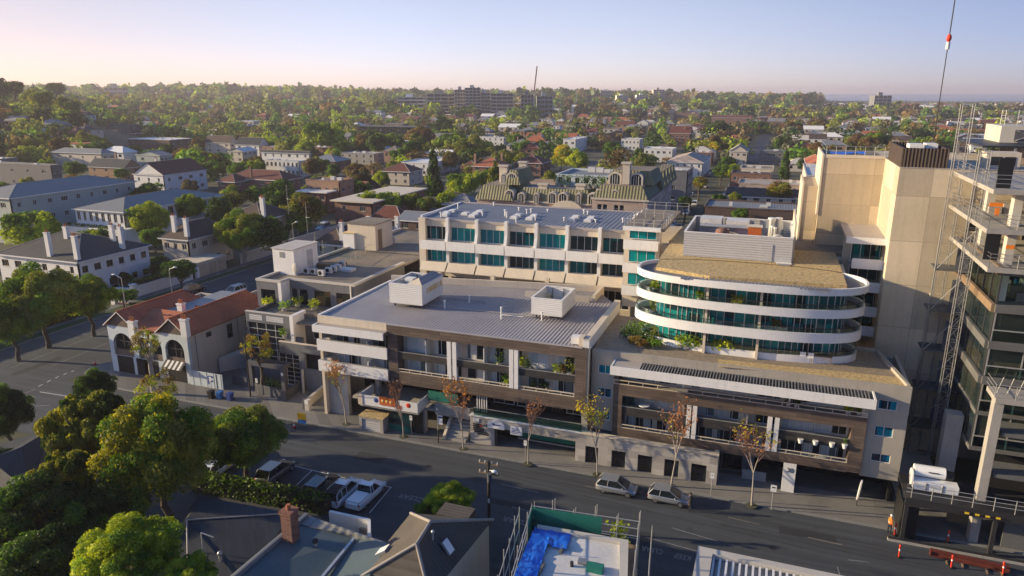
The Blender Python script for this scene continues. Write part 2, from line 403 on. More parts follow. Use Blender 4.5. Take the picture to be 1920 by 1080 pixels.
# see-through glazing for balustrades
def clear(name, tint, mixf):
    m = bpy.data.materials.new(name); m.use_nodes = True; nt = m.node_tree; nt.nodes.clear(); MATS[name] = m
    out = _n(nt, 'ShaderNodeOutputMaterial'); t = _n(nt, 'ShaderNodeBsdfTransparent'); t.inputs[0].default_value = (*tint, 1)
    g = _n(nt, 'ShaderNodeBsdfGlossy'); g.inputs['Roughness'].default_value = .03; g.inputs[0].default_value = (.8, .9, .88, 1)
    x = _n(nt, 'ShaderNodeMixShader'); x.inputs[0].default_value = mixf
    nt.links.new(t.outputs[0], x.inputs[1]); nt.links.new(g.outputs[0], x.inputs[2]); nt.links.new(x.outputs[0], out.inputs[0])
clear('rail_glass', (.86,.93,.92), .08)
clear('rail_glass_green', (.35,.55,.52), .14)
clear('site_glass', (.38,.48,.42), .22)
LEAFC = dict(lime=((.26,.37,.026),(.36,.44,.034)), green=((.085,.19,.022),(.145,.26,.03)), dark=((.030,.070,.017),(.054,.105,.022)),
    olive=((.17,.21,.04),(.25,.265,.048)), brown=((.16,.115,.055),(.19,.15,.06)), yellow=((.50,.42,.018),(.60,.48,.02)),
    rust=((.19,.105,.036),(.20,.145,.042)), grey=((.13,.145,.09),(.165,.175,.11)), gold=((.23,.26,.025),(.40,.38,.03)), autumn=((.32,.14,.036),(.40,.21,.06)))
for k, (a, b) in LEAFC.items(): leaf('leaf_'+k, a, b)
leaf('leaf_bud', (.33,.13,.055), (.42,.2,.09), .3)
# ---------------------------------------------------------------- camera, light, sky
cam = bpy.data.cameras.new('camera'); cob = bpy.data.objects.new('camera', cam); COL.objects.link(cob); SC.camera = cob
cob.location = (0, 0, H); cob.rotation_euler = (math.pi/2 - PITCH, 0, YAW)
cam.sensor_width = 36; cam.lens = 36 * F / 1920; cam.clip_end = 60000; cam.clip_start = .5
SUN_EL, SUN_AZ = math.radians(14.5), math.radians(13)      # light comes from -X, a little from the front
sd = Vector((math.cos(SUN_EL)*math.cos(SUN_AZ), math.cos(SUN_EL)*math.sin(SUN_AZ), -math.sin(SUN_EL)))
sl = bpy.data.lights.new('sun', 'SUN'); so = bpy.data.objects.new('sun', sl); COL.objects.link(so)
sl.energy = 3.7; sl.angle = math.radians(.55); sl.color = (1., .80, .50)
so.rotation_euler = sd.to_track_quat('-Z', 'Y').to_euler(); so.location = (-200, -60, 120)
SKY_LOW, SKY_HIGH, SKY_LEFT = (.83, .60, .595), (1.03, .73, .63), (.70, .60, .52)
w = bpy.data.worlds.new('World'); SC.world = w; w.use_nodes = True; nt = w.node_tree
bg = nt.nodes['Background']; sky = nt.nodes.new('ShaderNodeTexSky'); sky.sky_type = 'NISHITA'; sky.sun_disc = False
sky.sun_elevation = SUN_EL; sky.sun_rotation = math.atan2(-sd.x, -sd.y); sky.altitude = 50; sky.air_density = .55; sky.dust_density = .45; sky.ozone_density = 1.6
# the evening sky: warm and pinkish low down, dimmer and greyer away from the sun
tc = nt.nodes.new('ShaderNodeTexCoord'); sp_ = nt.nodes.new('ShaderNodeSeparateXYZ'); nt.links.new(tc.outputs['Generated'], sp_.inputs[0])
def _wmr(o, a, b, c, d):
    n = nt.nodes.new('ShaderNodeMapRange'); n.interpolation_type = 'SMOOTHSTEP'; nt.links.new(o, n.inputs[0])
    for i, v in enumerate((a, b, c, d)): n.inputs[i+1].default_value = v
    return n.outputs[0]
tint = _mix(nt, _wmr(sp_.outputs[2], .0, .16, 0, 1), SKY_LOW, SKY_HIGH); tint = _mix(nt, _wmr(sp_.outputs[2], .15, .40, 0, 1), tint, (.66, .90, 1.08)); col = _mix(nt, 1., sky.outputs[0], tint, 'MULTIPLY')
col = _mix(nt, 1., col, _mix(nt, _wmr(sp_.outputs[0], -.30, .42, 0, 1), (1., 1., 1.), (.44, .50, .62)), 'MULTIPLY')
col = _mix(nt, 1., col, _mix(nt, _wmr(sp_.outputs[0], -.95, -.45, 0, 1), SKY_LEFT, (1., 1., 1.)), 'MULTIPLY')
nt.links.new(col, bg.inputs[0]); bg.inputs[1].default_value = .15
SC.view_settings.view_transform = 'Standard'; SC.view_settings.look = 'None'; SC.view_settings.exposure = 1.15; SC.view_settings.gamma = 1
SC.cycles.max_bounces = 6; SC.cycles.diffuse_bounces = 3; SC.cycles.glossy_bounces = 3; SC.cycles.transmission_bounces = 3; SC.cycles.transparent_max_bounces = 8; SC.cycles.volume_bounces = 0
SC.cycles.use_denoising = True; SC.cycles.use_adaptive_sampling = True; SC.cycles.adaptive_threshold = .02
# ---------------------------------------------------------------- terrain: flat near the camera, swelling to low ridges far off
def sstep(a, b, x):
    t = min(1., max(0., (x-a)/(b-a))); return t*t*(3-2*t)
def gh(x, y):
    d = x*FWD[0] + y*FWD[1]; s = (x*RGT[0] + y*RGT[1]) / max(d, 1.)
    h = 15*sstep(500, 1700, d)*sstep(.50, .05, s) + 14*sstep(900, 2300, d)*sstep(-.05, -.45, s)
    h += 17*sstep(260, 560, d)*sstep(1500, 900, d)*sstep(-.46, -.66, s)
    h += (2.0*math.sin(x*.0041+1)*math.cos(y*.0037) + 1.6*math.sin(x*.011)*math.sin(y*.009))*sstep(350, 900, d)
    return h - 3.*sstep(2400, 3300, d)*sstep(.4, .5, s)
gm = MB()
rad = [0, 60, 120, 180, 250, 320, 400, 480, 560, 660, 780, 900, 1050, 1200, 1400, 1600, 1850, 2100, 2400, 2800, 3300, 4000, 5200, 7000, 12000, 26000]
NA = 120; vv = [(0, 0, gh(0, 0))]; ff = []
for r in rad[1:]:
    for i in range(NA):
        a = 2*math.pi*i/NA; x, y = r*math.cos(a), r*math.sin(a)
        vv.append((x, y, gh(x, y) if x*FWD[0]+y*FWD[1] > 0 else 0.))
for i in range(NA): ff.append((0, 1+i, 1+(i+1) % NA))
for k in range(len(rad)-2):
    for i in range(NA):
        j = (i+1) % NA; a = 1+k*NA; b = a+NA; ff.append((a+i, b+i, b+j, a+j))
gm.add('earth', vv, ff, True); struct('ground', gm)
# bay beyond the suburbs, on the right
m = MB(); e = []
for px in np.linspace(1380, 2500, 16):
    d = ray(float(px), 174.5); k = math.hypot(d[0], d[1]); e.append((d[0]/k, d[1]/k))
m.add('water', [(a*3600, b*3600, 2.) for a, b in e] + [(a*24000, b*24000, 2.) for a, b in e], [(i, 16+i, 17+i, 1+i) for i in range(15)]); struct('water', m)
# ---------------------------------------------------------------- streets
m = MB(); m.box('asphalt', -84, 70, 48.6, 61.2, -.3, .012); struct('road', m)
m = MB(); m.box('asphalt', -103.0, -84.0, -60, 620, -.3, .010); struct('road', m)
m = MB(); m.box('asphalt_old', -50, -24, 40.5, 48.6, -.3, .010); struct('car_park', m)
m = MB(); m.box('asphalt_old', -24, 70, 40, 48.6, -.3, .011); struct('road', m)
m = MB(); m.prism('footpath', [(-77, 61.45), (-28, 61.45), (-28, 66), (-46, 72), (-77, 72)], -.2, .13); m.box('paving', -28, 11.0, 61.45, 66, -.2, .132); m.box('footpath', 11.0, 60, 61.45, 66, -.2, .13)
struct('pavement', m)
m = MB()
m.box('kerb', -77, 60, 61.2, 61.45, -.2, .14); struct('kerb', m)
m = MB()
for x0, y0, w_, d in ((-38, 56.2, 3.2, 1.6), (-22, 53.4, 6.5, .8), (-9, 51.2, 2.2, 2.6), (3, 57.6, 4.5, 1.1), (-58, 54.0, 5, 1.2), (-93, 60, 1.2, 7)): m.box('asphalt_patch', x0, x0+w_, y0, y0+d, .0, .0145)
struct('road_patch', m)
m = MB()
for x, y in ((-30, 57.4), (-14.5, 54.0), (2.5, 55.2), (-48, 56.5)): m.tube('steel_dark', (x, y, 0), (x, y, .0165), .32, 14)
for x in (-43, -8): m.box('steel_dark', x, x+.9, 60.85, 61.18, 0, .0168)
struct('manhole_cover', m)
# corner apron with the kerb extension
cpts = [(-84, 95), (-84, 70.5), (-83.2, 68.5), (-84.6, 67.0), (-84.9, 65.3), (-83.9, 63.6), (-81.6, 62.9), (-79.4, 62.4), (-77, 61.2), (-77, 66), (-80, 95)]
m = MB(); m.prism('footpath', cpts, -.2, .128); struct('pavement', m)
m = MB(); m.ring('kerb', [(x*1.0, y) for x, y in cpts[1:9]], [(x+.22, y+.22) for x, y in cpts[1:9]], -.1, .15, False, False); struct('kerb', m)
m = MB(); m.box('footpath', -84, -81.5, 95, 620, -.2, .13); struct('pavement', m)
m = MB(); m.box('lawn', -105.2, -103.2, 40, 300, -.2, .15); struct('verge', m)
m = MB(); m.box('footpath', -107.2, -105.2, 40, 300, -.2, .13); m.box('kerb', -103.2, -103.0, 40, 300, -.2, .14); struct('pavement', m)
# painted markings
def stripe(m, a, b, wd, z=.016, mt='line_white'):
    a = Vector((*a, z)); b = Vector((*b, z)); d = (b-a).normalized(); n = Vector((-d.y, d.x, 0))*wd/2
    m.poly(mt, [a-n, b-n, b+n, a+n])
def marking(name, segs, wd=.12, z=.016, mt='line_white'):
    m = MB()
    for a, b in segs: stripe(m, a, b, wd, z, mt)
    return struct(name, m)
segs = [(at(75, 735), at(132, 744))]
for a, b in (((72, 725), (80, 721)), ((88, 717), (95, 713)), ((104, 709), (110, 706)), ((119, 703), (125, 700)), ((134, 697), (139, 695))): segs.append((at(*a), at(*b)))
marking('road_marking', segs, .13)
segs = [(at(20, 690), at(200, 621)), (at(98, 686), at(204, 642)), ((-94.5, 90), (-94.5, 330)), (at(40, 740), at(66, 730)), (at(55, 762), at(95, 760))]
marking('lane_line', segs, .11, mt='line_faded')
pk = [(at(540, 871), at(504, 917)), (at(585, 882), at(540, 925)), (at(733, 914), at(693, 962)), (at(536, 870), at(615, 889)), (at(632, 893), at(648, 897)), (at(545, 873), at(548, 878)), (at(720, 911), at(735, 914.5))]
marking('parking_line', pk, .1)
marking('edge_line', [(at(940, 908), at(1010, 924)), (at(1210, 1007), at(1330, 1040)), (at(1260, 990), at(1345, 1015)), (at(960, 951), at(1000, 960)), (at(1570, 1063), at(1575, 1080)), (at(1590, 1050), at(1630, 1054))], .08, mt='line_faded')
def writing(txt, loc, size, matn, rz=0, rx=0, extrude=0., parent=None, name='lettering', align='CENTER', rot=None):
    """lettering as a mesh, lying on whatever carries it"""
    cu = bpy.data.curves.new(name, 'FONT'); cu.body = txt; cu.size = size; cu.align_x = align; cu.align_y = 'CENTER'; cu.extrude = extrude
    t = bpy.data.objects.new(name, cu); COL.objects.link(t)
    dg = bpy.context.evaluated_depsgraph_get(); me = bpy.data.meshes.new_from_object(t.evaluated_get(dg)); bpy.data.objects.remove(t)
    me.materials.clear(); me.materials.append(MATS[matn]); me.name = name
    R = Matrix.Rotation(rz, 4, 'Z') @ Matrix.Rotation(rx, 4, 'X') if rot is None else rot
    me.transform(Matrix.Translation(loc) @ R)
    if parent is not None:
        o0 = ORG.get(parent.name, (0, 0, 0)); me.transform(Matrix.Translation((-o0[0], -o0[1], -o0[2])))
    o = bpy.data.objects.new(name, me); COL.objects.link(o)
    if parent is not None: o.parent = parent
    return o
for txt, p, sz, kx in (('CLEAR', (771, 933), 1.0, .82), ('CLEAR', (968, 977), 1.0, .82), ('CLEAR', (1223, 1031), .95, .62), ('KEEP', (1280, 1044), .95, .66)):
    x, y = at(*p); writing(txt, (x, y, .017), sz, 'line_faded', name='road_lettering', rot=Matrix.Rotation(math.pi, 4, 'Z') @ Matrix.Diagonal((kx, 1, 1, 1)))['kind'] = 'structure'
# ================================================================ brown-boarded apartment block (front plane y = 64)
YA = 64.0
def X(px, py, y=YA): return xz(px, py, y)[0]
def Z(px, py, y=YA): return xz(px, py, y)[1]
A0, AS, A1, AZ = -46.6, -37.8, -15.7, 12.0
A = thing('apartment_block', 'brown boarded apartment block with ribbed metal roof and two white rooftop enclosures', 'apartment block', (-31, 72, 0))
m = MB()
m.box('cream', A0, A0+.35, YA, 80.5, 0, AZ-.5)                      # left end wall
m.box('beige_render', A1-.4, A1, YA+.02, 79.3, 3.2, AZ-.45)
m.box('soffit', A0+.35, AS, YA+1.9, YA+2.2, 5.2, AZ-.5)
m.box('concrete_pale', A0+.35, AS-5.9, YA+.6, YA+1.2, 0, 5.2); m.box('cream', A0+.35, A1-.4, 80.2, 80.5, 0, AZ-.4)
m.build('wall', A)
# deck, falling a little to the front
m = MB(); m.add('metal_deck', [(A0+.2, YA+.25, AZ-.1), (A1-.3, YA+.25, AZ-.1), (A1-.3, 79.2, AZ+.05), (-19.4, 84.2, AZ+.1), (-46.3, 80.4, AZ+.05), (A1-.3, YA+.25, AZ-.4), (A0+.2, YA+.25, AZ-.4), (A0+.2, 80.4, AZ-.4), (A1-.3, 79.2, AZ-.4), (-19.4, 84.2, AZ-.4)],
    [(0, 1, 2, 3, 4), (9, 8, 5, 6, 7), (0, 6, 5, 1), (1, 5, 8, 2), (2, 8, 9, 3), (3, 9, 7, 4), (4, 7, 6, 0)]); roof = m.build('roof', A)
m = MB()
m.box('cream', A0-.05, AS-.1, YA-.03, YA+.25, AZ-.75, AZ+.08); m.box('white_paint', A0-.1, A0+.2, YA+.25, 80.4, AZ-.4, AZ+.14)
m.box('metal_flash', AS-.1, A1-.5, YA-.10, YA+.25, AZ-.02, AZ+.05)
m.box('white_paint', A1-.5, A1+.1, YA+.3, 79.0, AZ-.4, AZ+.75); m.box('cream', A1-.55, A1+.12, YA+.26, 79.05, AZ+.752, AZ+.82)
m.box('white_paint', A1-1.9, A1-1.05, YA+.9, YA+1.9, AZ+.0, AZ+.7); m.box('cream', A1-.95, A1-.5, YA+.35, YA+1.4, AZ+.03, AZ+.95)
for a, b in (((-46.4, 80.5), (-19.2, 84.5)),):
    m.ring('cream', [a, b], [(a[0], a[1]-.35), (b[0], b[1]-.35)], AZ-.4, AZ+.85, False, False)
m.ring('cream', [(-19.2, 84.5), (-19.2, 80.0)], [(-18.8, 84.5), (-18.8, 80.0)], AZ-.4, AZ+.85, False, False)
m.box('metal_flash', -27.5, -19.4, 79.4, 79.7, AZ+.0, AZ+.75)
for x, y in ((-40.2, 81.8), (-33.0, 82.8), (-26.0, 83.9)): m.box('cream', x-.25, x+.25, y-.3, y+.25, AZ+.85, AZ+1.35)
m.build('parapet', A)
# boarded frame round the double-height balconies
zT, zM0, zM1, zB0 = 10.95, 8.25, 9.0, 5.35
m = MB()
m.box('brown_board', AS, A1, YA-.06, YA+.35, zT, AZ-.022); m.box('brown_board', AS, AS+1.15, YA-.06, YA+1.5, zB0, zT-.002)
m.box('brown_board', A1-1.15, A1, YA-.06, YA+1.5, zB0, zT-.002); m.box('brown_board', AS+1.152, A1-1.152, YA-.06, YA+.35, zB0, 6.75)
m.build('facade_frame', A)
m = MB(); m.box('beige_render', A1-.35, A1+.22, YA-.02, YA+.5, 3.3, AZ-.06); m.build('corner_pier', A)
m = MB()
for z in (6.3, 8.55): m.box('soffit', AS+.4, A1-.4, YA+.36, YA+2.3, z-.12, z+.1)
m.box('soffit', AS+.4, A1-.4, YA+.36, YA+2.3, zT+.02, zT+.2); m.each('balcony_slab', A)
m = MB()
m.box('dark_board', AS+1.16, A1-1.16, YA+.05, YA+.16, zM0, zM1); m.box('galv', AS+1.16, A1-1.16, YA+.04, YA+.17, zM1+.002, zM1+.05); m.build('balustrade', A)
m = MB(); m.box('cream', AS+1.16, A1-1.16, YA-.03, YA+.06, 7.05, 7.13); m.box('cream', AS+1.16, A1-1.16, YA-.03, YA+.06, 6.752, 6.82)
n = 15
for i in range(n+1):
    x = AS+1.2 + (A1-AS-2.45)*i/n; m.box('cream', x-.03, x+.03, YA-.02, YA+.05, 6.82, 7.05)
m.build('handrail', A)
m = MB(); xs = [X(843, 690), X(853, 693), X(959, 710), X(968, 712)]
COLS = xs
for x in xs: m.box('white_paint', x-.22, x+.22, YA-.12, YA+.3, 6.76, zT-.004)
m.each('column', A)
TA = (0, YA+1.35, 0, 0)
lv = ((6.42, 8.4), (8.67, 10.8))
for z0, z1 in lv:
    ops = []; edges = [AS+1.3, X(800, 660), xs[0]-.5, xs[1]+.5, X(905, 690), xs[2]-.5, xs[3]+.5, X(1025, 700), A1-1.3]
    for a, b in zip(edges[:-1], edges[1:]):
        if b - a < 1.2: continue
        ops.append((a+.3, b-.3, z0+.08, z1-.25))
    m = MB(TA); m.wall('stucco_cream', AS+.4, A1-.4, z0-.12, z1+.14, .15, ops); m.build('rear_wall', A)
    for o in ops: win(A, TA, *o, nx=max(2, int((o[1]-o[0])/.95)), nz=1, glass='glass_curtain', frame='frame_white', inset=.04)
    m = MB()
    for x in (X(795, 650), X(905, 680)): m.box('frame_white', x-.05, x+.05, YA+.3, YA+1.33, z0, z1-.2)
    m.each('privacy_screen', A)
# open wing with the two white balcony bands
bands = ((10.45, 11.25, 1.0), (8.05, 9.35, .35), (5.6, 6.85, .35))
for i, (a, b, pr_) in enumerate(bands):
    m = MB(); m.box('white_clean', A0-.15, AS-.02, YA-pr_, YA-pr_+.18, a, b)
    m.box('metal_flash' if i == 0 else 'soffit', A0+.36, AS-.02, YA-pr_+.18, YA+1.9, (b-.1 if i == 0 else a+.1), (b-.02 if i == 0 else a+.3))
    m.box('white_clean', A0-.15, A0+.02, YA-pr_+.18, YA-.04, a, b)
    m.build('canopy' if i == 0 else 'balcony', A)
TW = (0, YA+1.2, 0, 0)
for z0, z1 in ((6.0, 8.0), (8.4, 10.45)):
    m = MB(TW); o = (A0+1.4, AS-.2, z0+.15, z1-.1); m.wall('stucco_cream', A0+.36, AS, z0-.1, z1+.1, .14, [o]); m.build('rear_wall', A)
    win(A, TW, *o, nx=8, nz=1, glass='glass_curtain', frame='frame_white', inset=.03)
    m = MB(); x = X(688, 650)
    m.box('white_clean', x-.06, x+.06, YA+.0, YA+1.18, z0+.1, z0+1.3); m.box('cream', A0+.37, A0+1.3, YA+.1, YA+1.18, z0, z0+1.1); m.each('privacy_screen', A)
    m = MB(); m.box('galv', A0+.1, AS-.1, YA-.2, YA-.14, z1-2.0+1.1, z1-2.0+1.17) if False else m.box('galv', A0+.1, AS-.1, YA-.3, YA-.24, (9.42 if z0 > 7 else 6.92), (9.48 if z0 > 7 else 6.98)); m.build('handrail', A)
# recessed street level
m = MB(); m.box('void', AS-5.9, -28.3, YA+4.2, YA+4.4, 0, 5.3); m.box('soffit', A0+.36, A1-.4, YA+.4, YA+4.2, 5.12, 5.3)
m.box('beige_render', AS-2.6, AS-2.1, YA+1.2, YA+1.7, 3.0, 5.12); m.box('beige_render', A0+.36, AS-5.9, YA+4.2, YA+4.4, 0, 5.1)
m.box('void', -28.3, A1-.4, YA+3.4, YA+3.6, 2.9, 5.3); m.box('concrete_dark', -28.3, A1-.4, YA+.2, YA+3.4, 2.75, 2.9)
m.box('concrete', AS-5.0, -28.3, YA+.1, YA+4.2, 2.65, 2.9)
m.box('concrete', X(815, 750), X(880, 760), YA+.0, YA+.3, 2.35, 3.6); m.box('net_green', X(800, 730), X(855, 735), YA+.3, YA+.4, 3.8, 4.9)
m.each('undercroft', A)
# restaurant terrace above the stone base: windows, blinds, glass balustrade
TT = (0, YA+3.3, 0, 0)
for a, b, k, fr in ((X(905, 745), X(945, 750), 2, 'frame_white'), (X(950, 750), X(985, 755), 2, 'frame_white'), (X(1018, 765), X(1040, 770), 3, 'frame_dark'), (X(1046, 765), X(1087, 772), 3, 'frame_white')):
    win(A, TT, a, b, 3.3, 4.9, k, 2, 'glass_navy', fr, inset=-.1, fw=.09)
m = MB()
for a, b in ((X(906, 745), X(942, 750)), (X(950, 750), X(983, 755))): m.box('white_clean', a, b, YA+2.3, YA+2.4, 4.3, 5.0)
m.each('roller_blind', A)
m = MB()
for i in range(5): x = X(890, 745)+i*.27; m.box('white_clean', x, x+.1, YA+.5, YA+.6, 3.3, 5.2)
m.build('slat_screen', A)
m = MB(); m.box('rail_glass_green', -27.6, -15.9, YA-.52, YA-.48, 3.3, 4.15); m.box('galv', -27.6, -15.9, YA-.55, YA-.45, 4.152, 4.2); m.build('glass_balustrade', A)
# stone base with garage mouth, its signs
sx0, sx1 = at(881, 832)[0], -15.9
g0, g1 = X(927, 850, 63.4), X(1078, 870, 63.4)
m = MB((0, 63.4, 0, 0)); m.wall('stone', sx0, sx1, .13, 3.2, .45, [(g0, g1, .13, 2.25)]); m.box('white_paint', sx0-.05, sx1, -.08, .55, 3.2, 3.32)
m.box('stone', sx0, sx0+.4, .452, 3.5, .13, 3.2); st = m.build('stone_base', A)
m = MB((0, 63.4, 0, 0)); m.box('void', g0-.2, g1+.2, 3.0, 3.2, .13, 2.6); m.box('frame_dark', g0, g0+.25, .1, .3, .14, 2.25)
m.box('frame_grey', g0+2.2, g1, 1.2, 1.3, .8, .95); m.box('net_green', g0+2.2, g1, 1.5, 1.55, .95, 2.2); m.each('garage_opening', A)
y = 63.37
m = MB()
for k, (dx, wd) in enumerate(((0, 1.15), (0, 1.0), (0, 1.5), (0, 1.5), (.1, 1.9), (.5, 1.5))): m.box('ink_black', sx0+.35+dx, sx0+.35+dx+wd*.82, y-.03, y+.03, 2.28-k*.21, 2.41-k*.21)
m.box('sign_white', sx0+.38, sx0+1.05, y-.03, y+.03, 2.62, 3.02); m.box('safety_red', sx0+1.1, sx0+1.4, y-.032, y+.03, 2.2, 2.3)
m.build('wall_lettering', A)
writing('12', (sx0+1.75, y-.01, 2.32), .42, 'ink_black', 0, math.pi/2, .01, A, 'house_number')
m = MB(); cx, cz = X(930, 802, 63.3), 2.62
m.prism('sign_white', [(cx-.95, 63.22), (cx+.95, 63.22), (cx+.95, 63.36), (cx-.95, 63.36)], 2.25, 2.72)
m.add('sign_white', [(cx+.95*math.cos(t), yy, 2.72+.42*math.sin(t)) for yy in (63.22, 63.36) for t in np.linspace(0, math.pi, 9)], [(tuple(range(8, -1, -1))), tuple(range(9, 18))] + [(i, i+1, i+10, i+9) for i in range(8)])
sg = m.build('sign', A)
m = MB(); m.ball('ink_navy', (cx-.25, 63.21, 2.72), .12, 8, 5, (1.3, .15, 1)); m.box('ink_navy', cx-.12, cx+.5, 63.18, 63.215, 2.66, 2.74); m.build('sign_emblem', A)
m = MB(); cx = X(968, 805, 63.3); m.box('sign_white', cx-.65, cx+.65, 63.27, 63.36, 1.9, 2.85); m.build('sign', A)
m = MB()
for k in range(4): m.box('ink_navy', cx-.5, cx+.2+.1*(k % 3), 63.24, 63.268, 2.56-k*.17, 2.63-k*.17)
m.build('sign_lettering', A)
# cafe balcony wrapped in banners, at the left
cx0, cx1 = X(673, 740, 62.4), X(784, 775, 62.4)
m = MB(); m.box('white_clean', cx0, cx1, 62.3, 62.42, 3.0, 4.15); m.box('white_clean', cx1-.12, cx1, 62.42, YA+1.3, 3.0, 4.15); m.box('white_clean', cx0, cx0+.12, 62.42, YA+1.3, 3.0, 4.15)
m.box('concrete', cx0+.02, cx1-.02, 62.44, YA+.1, 2.75, 2.98); m.box('cream', cx0-.05, cx0+.5, 62.24, 62.3, 3.0, 4.2); cb = m.build('cafe_balcony', A)
m = MB(); xm = X(726, 750, 62.3); m.box('sign_orange', xm-.95, xm+1.0, 62.22, 62.29, 3.35, 4.3)
for dx in (-.5, 0., .5): m.ball('ink_gold', (xm+dx, 62.22, 3.83), .17, 8, 5, (1, .2, 1))
m.build('banner', A)
m = MB()
for px in (705, 765): x = X(px, 752, 62.3); m.ball('ink_navy' if px < 750 else 'safety_red', (x, 62.29, 3.75), .28, 10, 6, (1, .12, 1))
m.box('sign_orange', xm+1.2, xm+1.7, 62.27, 62.3, 3.15, 3.6); m.each('emblem', A)
m = MB(); m.box('glass_teal_dark', X(728, 780, 62.9), X(768, 790, 62.9), 63.0, 63.1, .13, 2.75); m.box('net_green', X(728, 780, 62.9), X(768, 790, 62.9), 62.95, 62.998, .13, .9)
m.box('glass_navy', X(770, 790, 63.2), X(792, 795, 63.2), 63.3, 63.4, .13, 2.75); m.box('stone', X(793, 790), X(800, 795), 63.6, 64.3, .13, 2.7); m.each('shopfront', A)
# entrance stair and ramp wall
m = MB()
s0, s1 = X(838, 800, 64), X(880, 815, 64)
for i in range(9): m.box('concrete', s0+.3, s1, 63.0+i*.36, 66.4, .13+i*.27, .13+(i+1)*.27)
m.build('stair', A)
m = MB(); m.add('cream', [(s0, 62.9, .1), (s0+.3, 62.9, .1), (s0+.3, 66.2, .1), (s0, 66.2, .1), (s0, 62.9, .6), (s0+.3, 62.9, .6), (s0+.3, 66.2, 3.2), (s0, 66.2, 3.2)], [(0,3,2,1),(4,5,6,7),(0,1,5,4),(1,2,6,5),(2,3,7,6),(3,0,4,7)]); m.build('stair_wall', A)
# garden wall enclosure (bin store) under the cafe balcony
bx0, bx1 = X(676, 770, 62.3), X(721, 780, 62.3)
m = MB((0, 61.9, 0, 0)); m.wall('concrete', bx0, bx1, .13, 1.75, .2, [(bx0+.35, bx1-.4, .13, 1.5)]); m.box('gravel', bx0-.05, bx1+.05, -.05, 1.6, 1.752, 1.85); m.box('concrete', bx0, bx0+.2, .2, 1.6, .13, 1.75); m.box('concrete', bx1-.2, bx1, .2, 1.6, .13, 1.75)
m.box('louvre_grey', bx0+.35, bx1-.4, .1, .16, .13, 1.5); m.build('bin_store', A)
# rooftop enclosures
def enclosure(px0, py0, px1, px2, py2, z0, hgt, gable=False):
    a = at(px0, py0, z0); b = at(px1, py0 + (py0-py0), z0)
    return a, b
def encl(x0, x1, y0, y1, z0, z1, mat_='louvre_white', gable=0.):
    m = MB(); t = .14
    m.box(mat_, x0, x1, y0, y0+t, z0, z1); m.box(mat_, x0, x1, y1-t, y1, z0, z1); m.box(mat_, x0, x0+t, y0+t, y1-t, z0, z1); m.box(mat_, x1-t, x1, y0+t, y1-t, z0, z1)
    m.box('concrete_dark', x0+t, x1-t, y0+t, y1-t, z0+.1, z0+.2)
    for a, b, c, d in ((x0-.04, x1+.04, y0-.04, y0+t+.04), (x0-.04, x1+.04, y1-t-.04, y1+.04), (x0-.04, x0+t+.04, y0+t+.042, y1-t-.042), (x1-t-.04, x1+.04, y0+t+.042, y1-t-.042)):
        m.box('white_paint', a, b, c, d, z1+.002, z1+.08)
    for x in np.arange(x0+.9, x1-.3, 1.3): m.box('frame_grey', x-.05, x+.05, y1-t-.14, y1-t-.02, z0+.3, z1-.05); m.box('frame_grey', x-.05, x+.05, y0+t+.02, y0+t+.14, z0+.3, z1-.05)
    for x in (x0+.5, x1-.5):
        for y in (y0+.4, y1-.4): m.box('steel_dark', x-.08, x+.08, y-.08, y+.08, z0-.4, z0-.002)
    if gable:
        g = gable; q = [(x1-2.0, y0+.05, z1+.1), (x1-.02, y0+.05, z1+.1), (x1-.8, y0+.9, z1+g), (x1-2.0, y1-.05, z1+.1), (x1-.02, y1-.05, z1+.1), (x1-.8, y1-.9, z1+g)]
        m.add('metal_deck', q, [(1, 4, 5, 2), (0, 2, 5, 3)]); m.add('cream', q, [(0, 1, 2), (4, 3, 5), (0, 3, 4, 1)])
    return m
e0 = at(731, 570, AZ+.25); e1 = at(795, 575, AZ+.25); e2 = at(832, 553, AZ+.25)
EX1 = e0[0]+ (e1[0]-e0[0])*1.0
m = encl(e0[0], e1[0], e0[1], e2[1]-.2, AZ+.45, AZ+2.75, gable=.75); en = m.build('roof_enclosure', A)
m = MB(); m.box('concrete_dark', e0[0]+.6, e1[0]-2.6, e0[1]+.6, e2[1]-.9, AZ+.66, AZ+1.6); m.box('white_paint', e1[0]-3.4, e1[0]-2.3, e0[1]+2.2, e0[1]+3.2, AZ+1.61, AZ+2.9); m.build('air_handler', en)
m = MB(); yc = (e0[1]+e2[1])/2-1.6
for k, wd in enumerate((.3, .42, .36, .42, .36, .2, .2, .42)): m.box('ink_gold', e1[0]+.005, e1[0]+.03, yc+k*.5, yc+k*.5+wd, AZ+1.62, AZ+2.25)
m.build('lettering', en)
f0 = at(996, 592, AZ+.25); f1 = at(1052, 600, AZ+.25); f2 = at(1069, 573, AZ+.25)
m = encl(f0[0], f1[0], f0[1], f2[1]+.1, AZ+.45, AZ+2.3); en = m.build('roof_enclosure', A)
m = MB(); m.box('galv', f0[0]+.9, f0[0]+2., f0[1]+.8, f0[1]+1.8, AZ+.66, AZ+1.9); m.box('concrete_dark', f0[0]+1.3, f0[0]+1.8, f0[1]+1.1, f0[1]+1.7, AZ+1.902, AZ+2.5); m.build('air_handler', en)
